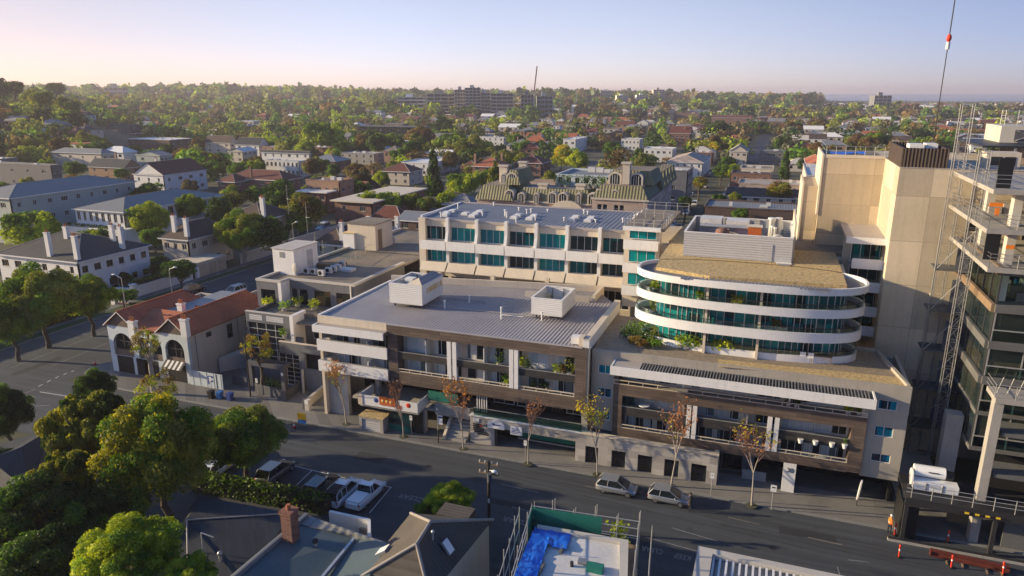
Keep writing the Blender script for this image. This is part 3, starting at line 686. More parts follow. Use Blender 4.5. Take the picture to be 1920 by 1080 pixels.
# vents, lightning rods, pipes and cable trays on the deck
m = MB()
for px, py, hh in ((834, 577, .9), (880, 566, .8), (940, 592, 1.), (1016, 600, .9), (940, 597, .3)):
    x, y = at(px, py, AZ+.1); m.tube('white_paint', (x, y, AZ), (x, y, AZ+hh), .09, 6); m.tube('white_paint', (x, y, AZ+hh), (x, y, AZ+hh+.12), .16, 6)
m.build('vent_pipe', A)
m = MB()
def run(mm, pts, z, w_, matn):
    for p, q in zip(pts[:-1], pts[1:]):
        a = at(*p, z); b = at(*q, z); mm.box(matn, min(a[0], b[0])-w_/2, max(a[0], b[0])+w_/2, min(a[1], b[1])-w_/2, max(a[1], b[1])+w_/2, z-.02, z+.1)
a = at(838, 560, AZ+.1); m.box('frame_grey', a[0], a[0]+5, a[1]-.06, a[1]+.06, AZ+.12, AZ+.2); a = at(940, 590, AZ+.1); m.box('white_paint', a[0], a[0]+2.6, a[1]-.05, a[1]+.05, AZ+.1, AZ+.17)
a = at(830, 577, AZ+.1); m.box('metal_flash', a[0]-8, a[0]+14, a[1]+.5, a[1]+.62, AZ+.07, AZ+.12); m.build('roof_pipe', A)
# pots and plants on the balconies
def plant(mm, x, y, z, r, h, leafm='leaf_green', pot='concrete_pale', n=60):
    mm.tube(pot, (x, y, z), (x, y, z+.35), r*.45, 7, r*.55)
    for i in range(n):
        a = rnd.random()*6.28; q = rnd.random()**.6*r; zz = z+.35+rnd.random()*h
        c = Vector((x+q*math.cos(a), y+q*math.sin(a), zz)); s = .10+.08*rnd.random()
        u = Vector((rnd.uniform(-1, 1), rnd.uniform(-1, 1), rnd.uniform(-1, 1))).normalized(); v = u.orthogonal().normalized(); 
        mm.add(leafm, [tuple(c-u*s), tuple(c+v*s*.6), tuple(c+u*s), tuple(c-v*s*.6)], [(0, 1, 2, 3)])
def potplants(parent_unused, spots, label, group):
    for (x, y, z, r, h, lf) in spots:
        mm = MB(); plant(mm, x, y, z, r, h, lf); o = mm.build('pot_plant'); tag(o, label, 'pot plant', group)
yb = YA+.7
potplants(A, [(X(936, 675, yb), yb, 8.66, .55, 1.5, 'leaf_dark'), (X(975, 690, yb), yb, 8.66, .5, 1.2, 'leaf_lime'), (X(988, 700, yb), yb, 8.66, .35, .8, 'leaf_green'), (X(1045, 705, yb), yb, 8.66, .55, .8, 'leaf_lime'), (X(1068, 700, yb), yb, 8.66, .6, 1.6, 'leaf_olive'), (X(1055, 715, yb), yb, 8.66, .35, .7, 'leaf_rust')],
    'pot plant on the upper balcony of the brown boarded block', 'plants on the brown block upper balcony')
potplants(A, [(X(946, 722, yb), yb, 6.4, .5, 1.3, 'leaf_green'), (X(950, 728, yb-.6), yb-.5, 6.75, .25, .4, 'leaf_lime'), (X(1000, 733, yb), yb, 6.4, .4, .9, 'leaf_dark'), (X(1020, 735, yb), yb, 6.4, .5, .9, 'leaf_dark')],
    'pot plant on the lower balcony of the brown boarded block', 'plants on the brown block lower balcony')
# ================================================================ beige podium with boarded front, white slatted canopy and gravel roof (front y = 65)
YB = 65.0; BZ = 11.55; B0, B1 = A1+.25, 12.6
B = thing('apartment_block', 'beige apartment block with dark boarded balconies, white slatted canopy and gravel roof', 'apartment block', (-1, 70, 0))
XB = lambda px, py: xz(px, py, YB)[0]; ZB = lambda px, py: xz(px, py, YB)[1]
TB = (0, YB, 0, 0)
F0, F1 = XB(1152, 720), XB(1625, 790)
wl = []
for (pa, pb) in (((1122, 683), (1148, 703)), ((1121, 726), (1146, 747)), ((1119, 769), (1143, 789))): wl.append((XB(*pa), XB(*pb), ZB(*pb), ZB(*pa)))
wr = []
for (pa, pb) in (((1648, 749), (1681, 772)), ((1641, 798), (1673, 822)), ((1634, 849), (1668, 870))): wr.append((XB(*pa), XB(*pb), ZB(*pb), ZB(*pa)))
m = MB(TB); m.wall('beige_render', B0, F0, 3.2, BZ, .3, wl); m.wall('beige_render', F1, B1, 3.0, BZ, .3, wr); m.wall('beige_render', F0, F1, 10.2, BZ, .3)
m.box('beige_render', B1-.3, B1, .302, 9.0, 3.0, BZ); m.box('beige_render', B0, B1-.3, 8.8, 9.3, 3, BZ-.3); m.box('concrete_dark', B0, B1, .302, .6, 2.9, 3.1)
m.build('wall', B)
for o in wl + wr: win(B, TB, *o, nx=2, nz=1, glass='glass_cyan', frame='frame_white', inset=.08)
m = MB(); m.poly('gravel_grey', [(B0+.1, YB+.3, BZ-.02), (B1-.1, YB+.3, BZ-.02), (10.9, 74.2, BZ-.02), (B0-1.2, 77.5, BZ-.02)])
q0, q1 = at(1345, 672, BZ), at(1694, 700, BZ)
rf = m.build('roof', B)
m = MB(); m.poly('gravel', [(*p[:2], BZ+.012) for p in (at(1346, 673, BZ), at(1346, 687, BZ), (B1-.42, YB+.62), (11.75, 67.6), at(1440, 683, BZ))]); m.build('pebble_bed', rf)
m = MB(); m.box('beige_render', B0, B1, YB-.01, YB+.35, BZ+.002, BZ+.12)
m.ring('beige_render', [(B1-.12, YB+.36), (10.95, 74.3), (8.5, 74.5)], [(B1-.4, YB+.36), (10.65, 74.0), (8.5, 74.2)], BZ-.3, BZ+.28, False, False); m.build('parapet', B)
# slatted canopy
cz0, cz1 = 10.1, 10.95
m = MB(); ca, cb_ = F0-.05, F1+.25
m.box('white_paint', ca, cb_, YB-2.1, YB-1.95, cz0, cz1); m.box('white_paint', ca, ca+.15, YB-1.95, YB-.02, cz0+.1, cz1); m.box('white_paint', cb_-.15, cb_, YB-1.95, YB-.02, cz0+.1, cz1)
m.box('metal_flash', ca+.15, XB(1205, 690), YB-1.95, YB-.02, cz1-.12, cz1-.04)
x = XB(1205, 690)+.15
while x < cb_-.3:
    m.box('steel', x, x+.1, YB-1.95, YB-.02, cz1-.2, cz1-.03); x += .27
m.box('soffit', ca+.15, cb_-.15, YB-1.95, YB-.02, cz0+.05, cz0+.12); m.build('canopy', B)
# boarded frame
m = MB(); zb = (7.35, 8.5, 3.35, 4.2)
m.box('brown_board', F0, F1, YB-.35, YB-.05, zb[0], zb[1]); m.box('brown_board', F0, F0+.9, YB-.35, YB+1.4, 3.0, zb[0]-.002); m.box('brown_board', F1-1.15, F1, YB-.35, YB+1.4, 3.1, zb[0]-.002)
m.box('brown_board', F0+.902, F1-1.152, YB-.35, YB-.05, 3.0, 3.9); m.box('brown_board', F0, F0+.5, YB-.3, YB+1.6, 8.5, 10.1); m.box('beige_render', F1-.5, F1, YB-.3, YB+1.6, 8.5, 10.1)
m.build('facade_frame', B)
m = MB()
for z in (3.05, 5.6, 8.25): m.box('soffit', F0+.2, F1-.2, YB-.04, YB+2.1, z-.12, z+.08)
m.each('balcony_slab', B)
m = MB(); m.box('dark_board', F0+.91, F1-1.16, YB-.25, YB-.16, 5.25, 6.15); m.box('galv', F0+.91, F1-1.16, YB-.27, YB-.14, 6.152, 6.2); m.build('balustrade', B)
m = MB()
for za, zc in ((8.502, 8.95), (3.902, 4.3)):
    a, b = (F0, F1) if za > 8 else (F0+.91, F1-1.16)
    m.box('cream', a, b, YB-.33, YB-.25, zc-.08, zc); m.box('cream', a, b, YB-.33, YB-.25, za, za+.06)
    for i in range(17): x = a+.05+(b-a-.1)*i/16; m.box('cream', x-.03, x+.03, YB-.32, YB-.26, za+.06, zc-.08)
m.build('handrail', B)
m = MB()
for px, py in ((1291, 790), (1302, 792), (1441, 815), (1454, 818)): x = XB(px, py); m.box('white_paint', x-.2, x+.2, YB-.4, YB+.1, 3.92, 7.348)
x = XB(1278, 770); m.box('white_clean', x-.06, x+.06, YB-.2, YB-.1, 8.96, 10.1); x = XB(1478, 770); m.box('white_clean', x-.06, x+.06, YB-.2, YB-.1, 8.96, 10.1); m.each('column', B)
TR = (0, YB+1.3, 0, 0)
for z0, z1 in ((3.13, 5.45), (5.7, 7.9), (8.35, 10.1)):
    eds = list(np.linspace(F0+.95, F1-1.2, 8)); ops = [(a+.08+.15*(i % 2), b-.1, z0+.1, z1-.15) for i, (a, b) in enumerate(zip(eds[:-1], eds[1:]))]
    m = MB(TR); m.wall('stucco_cream', F0+.3, F1-.3, z0-.05, z1+.1, .14, ops); m.build('rear_wall', B)
    for o in ops: win(B, TR, *o, nx=4, nz=1, glass='glass_curtain', frame='frame_white', inset=.03)
m = MB()
for i in (2, 4):
    x = F0+.95+(F1-F0-2.15)*i/7; m.box('soffit', x-.06, x+.06, YB, YB+1.28, 3.14, 7.3)
x = F0+.9; m.box('rail_glass_green', x, x+1.2, YB-.12, YB-.08, 5.7, 7.3); m.each('privacy_screen', B)
# stone street wall with its dark windows
w1 = at(1345, 917)[0]; w1 = XB(1346, 880)
m = MB((0, 63.4, 0, 0)); ops = []
for a, b in ((1097, 1121), (1146, 1172), (1195, 1222), (1245, 1272), (1295, 1324)):
    t = 836 + (a-1097)*.165; ops.append((xz(a, t+20, 63.4)[0], xz(b, t+20, 63.4)[0], xz(a, t+34, 63.4)[1]-.05, xz(a, t, 63.4)[1]+.02))
w1 = xz(1345, 880, 63.4)[0]
m.wall('stone', sx1, w1, .13, 3.2, .4, ops); m.box('cream', sx1, w1+.05, -.08, .5, 3.2, 3.36); m.box('stone', w1-.4, w1, .402, 3.0, .13, 3.2); m.box('concrete_dark', sx1, w1, .45, 2.0, 2.85, 3.0); m.build('stone_base', B)
for o in ops: win(B, (0, 63.4, 0, 0), *o, nx=1, nz=1, glass='glass_navy', frame='frame_dark', inset=.22, fw=.05)
# undercroft driveway with the numbered pier
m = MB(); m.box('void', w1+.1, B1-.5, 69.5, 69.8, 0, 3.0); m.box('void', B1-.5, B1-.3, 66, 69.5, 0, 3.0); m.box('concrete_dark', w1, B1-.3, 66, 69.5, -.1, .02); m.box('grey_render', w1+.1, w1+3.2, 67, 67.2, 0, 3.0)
m.box('beige_render', F1+.02, B1, YB-.02, YB+.3, 2.75, 2.998); m.each('undercroft', B)
px = xz(1477, 910, 64.6)[0]; m = MB(); m.box('white_paint', px-.55, px+.55, 64.5, 64.8, .0, 2.998); m.build('pier', B)
writing('30', (px+.05, 64.48, 2.35), .62, 'ink_black', 0, math.pi/2, .01, B, 'house_number')
m = MB(); px = xz(1370, 895, 66)[0]; m.box('glass_dark', px-.9, px+.9, 66.9, 66.95, .2, 2.5); m.box('frame_grey', px+1.0, px+3.2, 65.6, 65.7, .05, 1.1); m.each('entrance_screen', B)
# round mirror leaning under the end of the boarding
px = xz(1612, 912, 63.9)[0]; m = MB()
m.add('white_clean', [(px+.12*k+.10*math.sin(t), 64.2+.3*math.cos(t)*.6, 1.7+1.05*math.sin(t)) for k in (0, 1) for t in np.linspace(0, 2*math.pi, 13)[:-1]], [tuple(range(12)), tuple(range(23, 11, -1))]+[(i, (i+1) % 12, 12+(i+1) % 12, 12+i) for i in range(12)])
m.tube('steel_dark', (px, 64.2, 0), (px, 64.2, .75), .04); tag(m.build('oval_sign'), 'white oval sign on a short post by the driveway', 'sign')
# pots on the balconies
yb = YB+.4
for i, px in enumerate((1501, 1529, 1560, 1584)):
    mm = MB(); x, z = xz(px, 825 + (px-1501)*.12, YB-.4); mm.tube('white_clean', (x, YB-.42, z-.3), (x, YB-.42, z+.12), .16, 8, .26)
    if i == 3: plant(mm, x, YB-.42, z-.2, .15, .5, 'leaf_green', 'white_clean', 14)
    tag(mm.build('planter'), 'white tapered planter hung on the dark balustrade' if i < 3 else 'white tapered planter with a green shoot on the dark balustrade', 'planter', 'planters on the dark balustrade')
for px, py, z, lf, h in ((1612, 772, 8.35, 'leaf_green', .7), (1590, 775, 8.35, 'leaf_lime', .5), (1495, 750, 8.35, 'leaf_dark', .9), (1480, 748, 8.35, 'leaf_dark', 1.0)):
    mm = MB(); plant(mm, XB(px, py), yb-.2, z, .4, h, lf); tag(mm.build('pot_plant'), 'pot plant on the top balcony under the slatted canopy', 'pot plant', 'plants under the slatted canopy')
mm = MB(); x = XB(1206, 773); mm.tube('steel', (x, YB+.3, 5.68), (x, YB+.3, 6.35), .05); mm.tube('white_clean', (x, YB+.3, 6.35), (x, YB+.3, 6.42), .55, 14); tag(mm.build('balcony_table'), 'round white balcony table behind the dark balustrade', 'table')
# ================================================================ curved block on the podium roof
Cc = thing('curved_block', 'round-ended apartment block with white balcony bands and teal glass above the gravel roof', 'apartment block', (-2, 75, BZ))
def oval(x0, x1, yf, yb, inset=0., n=40, ex=2.5):
    """round-ended plan: bowed front, flat back"""
    cx = (x0+x1)/2; a = (x1-x0)/2-inset; b = (yb-yf)/2-inset; cy_ = (yf+yb)/2; p = []
    for i in range(n):
        t = 2*math.pi*i/n; c, s = math.cos(t), math.sin(t)
        p.append((cx + a*math.copysign(abs(c)**(2/2.5), c), cy_ + b*math.copysign(abs(s)**(2/2.5), s)))
    return p
CY0 = 68.4
fl = [(BZ-.2, BZ+.65, (-11.9, 8.8, 68.2, 76)), (13.82, 14.75, (-12.5, 8.9, 67.2, 76)), (16.25, 17.05, (-12.4, 8.9, 67.0, 76)), (18.45, 19.1, (-12.4, 9.0, 66.8, 76))]
for i, (z0, z1, g) in enumerate(fl):
    o = oval(*g); ii = oval(*g, inset=.22); m = MB()
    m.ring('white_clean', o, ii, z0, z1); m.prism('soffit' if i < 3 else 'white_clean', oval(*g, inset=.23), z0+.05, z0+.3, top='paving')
    m.build('balcony' if i < 3 else 'roof_rim', Cc)
    if i < 3:
        m = MB(); m.ring('rail_glass', oval(*g, inset=.09), oval(*g, inset=.12), z1, z1+.42); m.ring('steel_dark', oval(*g, inset=.06), oval(*g, inset=.15), z1+.422, z1+.47); m.build('balustrade', Cc)
z_ = [BZ, 14.35, 17.25, 20.0]
gw = (-11.0, 7.6, 70.3, 79)
for i, (a, b) in enumerate(((BZ, 13.74), (14.01, 16.19), (16.46, 18.44))):
    o = oval(-10.6, 7.4, 69.2, 76, n=44); m = MB(); m.ring('glass_teal', o, oval(-10.6, 7.4, 69.2, 76, inset=.1, n=44), a, b, False); gl = m.build('glass_wall', Cc)
    m = MB()
    for k, (x, y) in enumerate(o):
        if y < 73.5:
            m.box('frame_white', x-.035, x+.035, y-.06, y+.03, a, b)
            j = (k+1) % len(o); xm_, ym = (x+o[j][0])/2, (y+o[j][1])/2
            if abs(x-o[j][0]) > .8: m.box('frame_white', xm_-.025, xm_+.025, ym-.06, ym+.02, a, b)
    m.build('mullion', gl)
    m = MB()
    for px in (1326, 1428): x = xz(px, 560, 68.)[0]; m.box('cream', x-.12, x+.12, 67.9, 69.1, a, b)
    m.each('blade_wall', Cc)
# roof: gravel over the front, louvred strip over the canopy
m = MB(); RZ = 19.0
pts = [at(*p, RZ) for p in ((1240, 480), (1230, 502), (1330, 519), (1588, 537), (1571, 468))]
m.prism('gravel', [pts[1], pts[2], pts[3], (pts[3][0]-.1, 84.3), (-10.9, 84.3), pts[0]], RZ-.3, RZ+.1); m.prism('gravel', [(-11.2, 84.31), (2.3, 84.31), (2.3, 97), (-10.8, 97)], RZ-.3, RZ+.1)
m.prism('membrane', [(2.31, 84.31), (12.2, 84.31), (11.8, 90.2), (2.31, 90.2)], RZ-.3, RZ+.08); rf = m.build('roof', Cc)
m = MB(); s0 = at(1262, 520, RZ); x = -7.6
while x < 5.6:
    y0 = 67.05; m.box('steel', x, x+.14, y0, y0+.62, RZ+.0, RZ+.2); x += .33
m.build('louvre', rf)
m = MB(); m.box('frame_grey', 1.0, 2.1, 75.6, 76.2, RZ+.13, RZ+.2); m.box('white_paint', .8, 2.3, 76.4, 77.0, RZ+.13, RZ+.19); m.build('roof_hatch', rf)
m = MB(); m.box('cream', -13.2, -10.9, 84, 97, BZ, RZ-.31); m.box('cream', -10.9, 7.4, 76.2, 80.5, BZ, RZ-.32); m.box('cream', -10.9, 12, 82.8, 97, BZ, RZ-.32); m.build('wall', Cc)
# plant enclosure on the roof
p0, p1 = at(1281, 478, RZ+.1), at(1481, 492, RZ+.1)
ph = 2.7; m = encl(p0[0], p1[0]+.1, p0[1]-.4, p0[1]+10.5, RZ+.14, RZ+ph, 'louvre_grey')
m.box('cream', p1[0]+.12, p1[0]+.3, p0[1]+.2, p0[1]+10.3, RZ+.14, RZ+ph+1.5); m.box('louvre_grey', p1[0]-3.0, p1[0]-1.8, p0[1]-.46, p0[1]-.402, RZ+.14, RZ+1.95); en = m.build('roof_enclosure', Cc)
m = MB(); b0, b1 = p0[0]+.3, p1[0]-.3; yy = p0[1]
m.box('metal_white', b0+.6, b0+3.0, yy+6.6, yy+9.2, RZ+.4, RZ+3.1); m.box('metal_white', b0+3.5, b0+6.0, yy+6.6, yy+9.2, RZ+.4, RZ+3.0); m.each('cooling_unit', en)
m = MB(); m.tube('galv', (b0+1.3, yy+6.5, RZ+2.2), (b0+1.3, yy+6.2, RZ+2.2), .45, 10); m.tube('galv', (b0+4.3, yy+6.5, RZ+2.2), (b0+4.3, yy+6.2, RZ+2.2), .45, 10); m.tube('galv', (b0+.8, yy+5, RZ+2.6), (b0+6, yy+5, RZ+2.6), .22, 8); m.tube('steel', (b0+3.2, yy+3, RZ+1.), (b0+3.2, yy+6, RZ+2.4), .3, 8); m.each('duct', en)
m = MB(); m.tube('brick_red', (b0+3.4, yy+3.2, RZ+.3), (b0+3.4, yy+3.2, RZ+2.4), .75, 10); m.ball('brick_red', (b0+3.4, yy+3.2, RZ+2.4), .75, 10, 5, (1, 1, .5)); m.build('tank', en)
m = MB(); m.box('sign_orange', b0+6.0, b0+7.4, yy+4.5, yy+5.6, RZ+.3, RZ+2.8); m.box('cream', b0+5.9, b0+7.5, yy+4.4, yy+5.7, RZ+2.802, RZ+2.9); m.build('orange_cabinet', en)
m = MB()
for dx, dy, r, h in ((8.4, 7.0, .33, 3.4), (9.1, 7.3, .3, 3.4), (8.5, 4.0, .15, 3.0), (8.8, 3.8, .13, 2.9)): m.tube('galv', (b0+dx, yy+dy, RZ+.3), (b0+dx, yy+dy, RZ+h), r, 8); m.tube('white_paint', (b0+dx, yy+dy, RZ+h), (b0+dx, yy+dy, RZ+h+.15), r*1.35, 8)
m.each('flue', en)
m = MB(); m.tube('concrete_pale', (b0+9.1, yy+2.6, RZ+1.8), (b0+9.2, yy+1.9, RZ+1.8), .75, 14); m.box('metal_white', b0+7.4, b0+8.3, yy+1.3, yy+2.4, RZ+.3, RZ+2.3); m.box('galv', b0+5.2, b0+6.6, yy+1.2, yy+2.2, RZ+.3, RZ+2.2); m.box('metal_white', b0+6.0, b0+7.1, yy+1.2, yy+2.0, RZ+.3, RZ+2.1); m.each('fan_housing', en)
# plinth rear wing with stacked balconies on the right
Yw = 80.0
for k, z in enumerate((BZ+.6, 14.3, 16.9, 19.35)):
    xa, xb = 8.2, 12.1
    m = MB(); m.box('white_clean', xa, xb, Yw-.1, Yw+.1, z-.9, z+.15) if k < 4 else None
    m.box('white_clean', xb-.15, xb, Yw+.1, Yw+2.2, z-.9, z+.15); m.box('soffit', xa, xb-.15, Yw+.1, Yw+2.4, z-.9, z-.7); m.build('balcony', Cc)
    m = MB(); m.box('rail_glass', xa+.05, xb-.05, Yw-.03, Yw+.03, z+.15, z+.5); m.build('balustrade', Cc)
    win(Cc, (0, Yw+2.2, 0, 0), xa, xb-.2, z-.6, z+1.5, 4, 1, 'glass_teal_dark', 'frame_white', inset=0)
m = MB(); m.box('white_paint', 7.4, 12.4, Yw-.35, Yw-.15, 21.1, 21.75); m.box('metal_flash', 7.4, 12.4, Yw-.15, 90.2, 21.5, 21.7); m.box('beige_render', 7.4, 11.0, Yw+2.3, Yw+2.6, 10, 21.5); m.build('canopy', Cc)
# left link with its own white bands
for k, z in enumerate((12.6, 15.4, 18.2)):
    m = MB(); m.box('white_paint', -16.2, -12.1, 82.2, 82.5, z, z+1.15); m.build('balcony', Cc)
    win(Cc, (0, 82.6, 0, 0), -15.6, -12.4, z+1.25, z+2.7, 3, 1, 'glass_teal_bright', 'frame_white', inset=0)
m = MB(); m.box('cream', -16.2, -12.0, 82.75, 84, BZ-.5, 20.4); m.box('white_paint', -16.3, -11.9, 82.0, 82.5, 20.5, 20.95); m.prism('membrane', [(-16.3, 82.5), (-11.5, 82.5), (-11.5, 97), (-16.3, 97)], 20.5, 20.8); m.build('link_block', Cc)
m = MB()
for a, b in (((-16.2, 82.4), (-11.6, 82.4)), ((-16.2, 82.4), (-16.2, 90)), ((-11.6, 82.4), (-11.6, 90)), ((-16.2, 90), (-11.6, 90)), ((-16.5, 97), (-10.5, 97.))):
    for z in (21.4, 21.8): m.tube('galv', (*a, z), (*b, z), .035, 5)
    n = 4
    for i in range(n+1): x, y = a[0]+(b[0]-a[0])*i/n, a[1]+(b[1]-a[1])*i/n; m.tube('galv', (x, y, 20.8), (x, y, 21.82), .03, 5)
m.build('guard_rail', Cc)
def x_on(px, y, z):
    k = (px-960)/F; return (k*(y*_cy*_cp - _sp*(z-H)) - y*_sy)/(_cy + k*_sy*_cp)
# terrace planting at the foot of the curved block
for px, py, r, h, lf in ((1180, 622, 1.0, 1.0, 'leaf_dark'), (1197, 618, 1.1, 1.4, 'leaf_green'), (1212, 630, .9, .8, 'leaf_dark'), (1228, 640, .8, .6, 'leaf_green'), (1205, 640, .7, .5, 'leaf_rust'), (1190, 633, .7, .5, 'leaf_rust')):
    mm = MB(); x, y = at(px, py, BZ+.6); plant(mm, x, y, BZ-.2, r, h, lf, 'concrete', 170); tag(mm.build('shrub'), 'low shrub on the gravel roof at the round end of the curved block', 'shrub', 'shrubs at the round end')
for px, py, z, r, h, lf, n in ((1226, 625, BZ+.3, .5, 1.6, 'leaf_olive', 60), (1278, 640, BZ+.3, .7, 1.0, 'leaf_lime', 110), (1292, 637, BZ+.3, .9, 1.2, 'leaf_green', 140), (1307, 640, BZ+.3, .6, .9, 'leaf_lime', 90), (1345, 650, BZ+.3, .8, 1., 'leaf_lime', 120), (1362, 652, BZ+.3, .9, 1.2, 'leaf_lime', 140), (1378, 655, BZ+.3, .6, .8, 'leaf_grey', 70)):
    mm = MB(); x, y = at(px, py, z+.7); y = max(y, 68.75); x = x_on(px, y, z+.6); plant(mm, x, y, z-.25, r, h*.8, lf, 'concrete', n); tag(mm.build('shrub'), 'leafy shrub in the lowest balcony planter of the curved block', 'shrub', 'shrubs in the lowest curved balcony')
for px, py, z, r, h, lf, lb in ((1228, 535, 16.47, .5, .7, 'leaf_lime', 'yellow-green plant at the round end of the upper curved balcony'), (1384, 562, 16.47, .7, .6, 'leaf_gold', 'golden bush in the middle of the upper curved balcony'), (1226, 575, 14.02, .5, 1.0, 'leaf_olive', 'pale stemmed plant at the round end of the middle curved balcony'), (1312, 552, 16.47, .4, .6, 'leaf_green', 'green pot plant beside a blade wall of the upper curved balcony'), (1458, 615, 14.02, .6, 1.0, 'leaf_rust', 'dark potted shrub on the middle curved balcony')):
    mm = MB(); x, y = at(px, py, z+.6); y = max(y, 68.2); x = x_on(px, y, z+.6); plant(mm, x, y, z, r, h, lf, 'concrete', 90); tag(mm.build('pot_plant'), lb, 'pot plant')
# garden chairs and table on the lowest curved balcony
def chair(mm, x, y, z, mt):
    mm.box(mt, x-.25, x+.25, y-.25, y+.25, z+.4, z+.45); mm.box(mt, x-.25, x+.25, y-.28, y-.22, z+.452, z+.95)
    for a in (-.2, .2):
        for b in (-.2, .2): mm.box(mt, x+a-.02, x+a+.02, y+b-.02, y+b+.02, z, z+.398)
for px in (1505, 1520):
    mm = MB(); y = 68.95; x = x_on(px, y, BZ+.6); chair(mm, x, y-.1, BZ+.08, 'white_clean'); tag(mm.build('garden_chair'), 'white garden chair on the lowest curved balcony', 'chair', 'white chairs on the curved balcony')
mm = MB(); y = 69.0; x = x_on(1540, y, BZ+.6); mm.box('timber', x-.9, x+.9, y-.4, y+.4, BZ+.72, BZ+.78); [mm.box('timber', x+a-.03, x+a+.03, y+b-.03, y+b+.03, BZ+.06, BZ+.718) for a in (-.8, .8) for b in (-.3, .3)]; tag(mm.build('garden_table'), 'brown garden table beside the white balcony chairs', 'table')
# ================================================================ long office building behind
YD = 87.3; DZ = 19.45
XD = lambda px, py: xz(px, py, YD)[0]; ZD = lambda px, py: xz(px, py, YD)[1]
D0, D1 = XD(789, 420), XD(1188, 440)
D = thing('office_building', 'long office building with cream fins, teal windows and a blue grey roof dotted with skylights', 'office building', (-31, 93, 0))
fins = [XD(841, 418), XD(896, 424), XD(951, 430), XD(1007, 436), XD(1065, 442), XD(1126, 450)]
bays = [D0+.25] + fins + [D1]
rows = [(ZD(1032, 464), ZD(1032, 440)), (ZD(1032, 507), ZD(1032, 482)), (9.2, 11.4)]
TD = (0, YD, 0, 0); ops = []
for i, (a, b) in enumerate(zip(bays[:-1], bays[1:])):
    for r, (z0, z1) in enumerate(rows): ops.append((a+.24, b-.24, z0-.1, z1+.08, i, r))
m = MB(TD); m.wall('cream', D0, D1, 6, DZ-.1, .4, [o[:4] for o in ops]); m.box('cream', D0, D0+.4, .402, 13.2, 5, DZ-.1); m.box('cream', D1-.4, D1, .402, 13.2, 5, DZ-.1); m.box('cream', D0, D1, 13.2, 13.6, 5, DZ-.1); m.build('wall', D)
for o in ops:
    dark = (o[4], o[5]) in ((3, 0), (3, 1), (5, 0), (5, 1), (6, 0), (6, 1), (0, 0))
    win(D, TD, *o[:4], nx=4, nz=1, glass='glass_navy' if o[5] == 2 else 'glass_teal_dark' if dark else 'glass_teal_bright', frame='frame_white', inset=.25, fw=.06)
for x in fins:
    m = MB(); m.box('white_paint', x-.22, x+.22, YD-.55, YD-.002, 12.0, DZ+.25); m.add('white_paint', [(x-.2, YD-.95, rows[0][0]-.1), (x+.2, YD-.95, rows[0][0]-.1), (x-.2, YD-.551, rows[0][0]-.1), (x+.2, YD-.551, rows[0][0]-.1), (x-.2, YD-.551, rows[0][0]+1.2), (x+.2, YD-.551, rows[0][0]+1.2)], [(0, 1, 5, 4), (0, 4, 2), (1, 3, 5), (0, 2, 3, 1)]); m.build('fin', D)
for i, (a, b) in enumerate(zip(bays[:-1], bays[1:])):
    m = MB(); z1 = rows[0][0]-.05; m.box('white_paint', a+.06, b-.06, YD-1.15, YD-1.0, z1-1.25, z1+.02); m.box('concrete_pale', a+.06, b-.06, YD-1.0, YD-.56, z1-1.2, z1-.9); m.build('balcony', D)
    m = MB(); z1 = rows[1][0]+.05; m.add('cream', [(a+.1, YD-1.5, z1-1.1), (b-.1, YD-1.5, z1-1.1), (b-.1, YD-.56, z1-.05), (a+.1, YD-.56, z1-.05), (a+.1, YD-1.5, z1-1.2), (b-.1, YD-1.5, z1-1.2), (b-.1, YD-.56, z1-.2), (a+.1, YD-.56, z1-.2)], [(0,1,2,3), (7,6,5,4), (0,4,5,1), (3,2,6,7), (0,3,7,4), (1,5,6,2)]); m.build('awning', D)
m = MB(); m.box('cream', D0-.05, D0+.95, YD-.6, YD-.002, 5, DZ+.05); m.build('end_pier', D)
m = MB(); bk = 13.6; m.add('roof_blue', [(D0, YD-.1, DZ-.08), (D1, YD-.1, DZ-.08), (D1+.1, YD+bk, DZ+.15), (D0, YD+bk, DZ+.15)], [(0, 1, 2, 3)]); m.box('metal_flash', D0-.08, D1+.05, YD-.13, YD+.12, DZ-.3, DZ+.04); m.box('white_paint', D0-.1, D0+.2, YD+.121, YD+bk, DZ-.3, DZ+.3); m.box('metal_flash', D0, D1+.1, YD+bk-.1, YD+bk+.15, DZ-.3, DZ+.3); rf = m.build('roof', D)
for px, py in ((838, 399), (849, 396), (873, 401), (893, 401), (900, 397), (965, 408), (972, 404), (994, 410), (1002, 405), (1073, 412), (1080, 407), (1103, 414), (1109, 409), (836, 403), (887, 405)):
    m = MB(); x, y = at(px, py, DZ+.1); m.box('frame_white', x-.5, x+.5, y-.6, y+.6, DZ-.05, DZ+.25); m.box('white_clean', x-.4, x+.4, y-.5, y+.5, DZ+.252, DZ+.34); m.build('skylight', rf)
m = MB()
for px, py in ((827, 406), (859, 391), (905, 405), (947, 404), (950, 407), (968, 416), (1004, 412), (1058, 413), (1095, 401), (1102, 402), (1117, 416), (1168, 416), (1027, 397), (988, 400), (996, 399), (1195, 405), (1213, 402), (926, 386), (973, 395), (1190, 412)):
    x, y = at(px, py, DZ+.1); h = .35+.5*rnd.random(); m.tube('white_clean', (x, y, DZ), (x, y, DZ+h), .1, 6); m.tube('white_clean', (x, y, DZ+h), (x, y, DZ+h+.1), .2, 6)
m.build('vent_pipe', rf)
m = MB()
for k in range(3): x, y = at(1180+k*7, 425-k*4, DZ); m.tube('white_clean', (x, y-1.2, DZ-.4), (x+.6, y+.4, DZ+1.6), .07, 5)
m.build('ladder', rf)
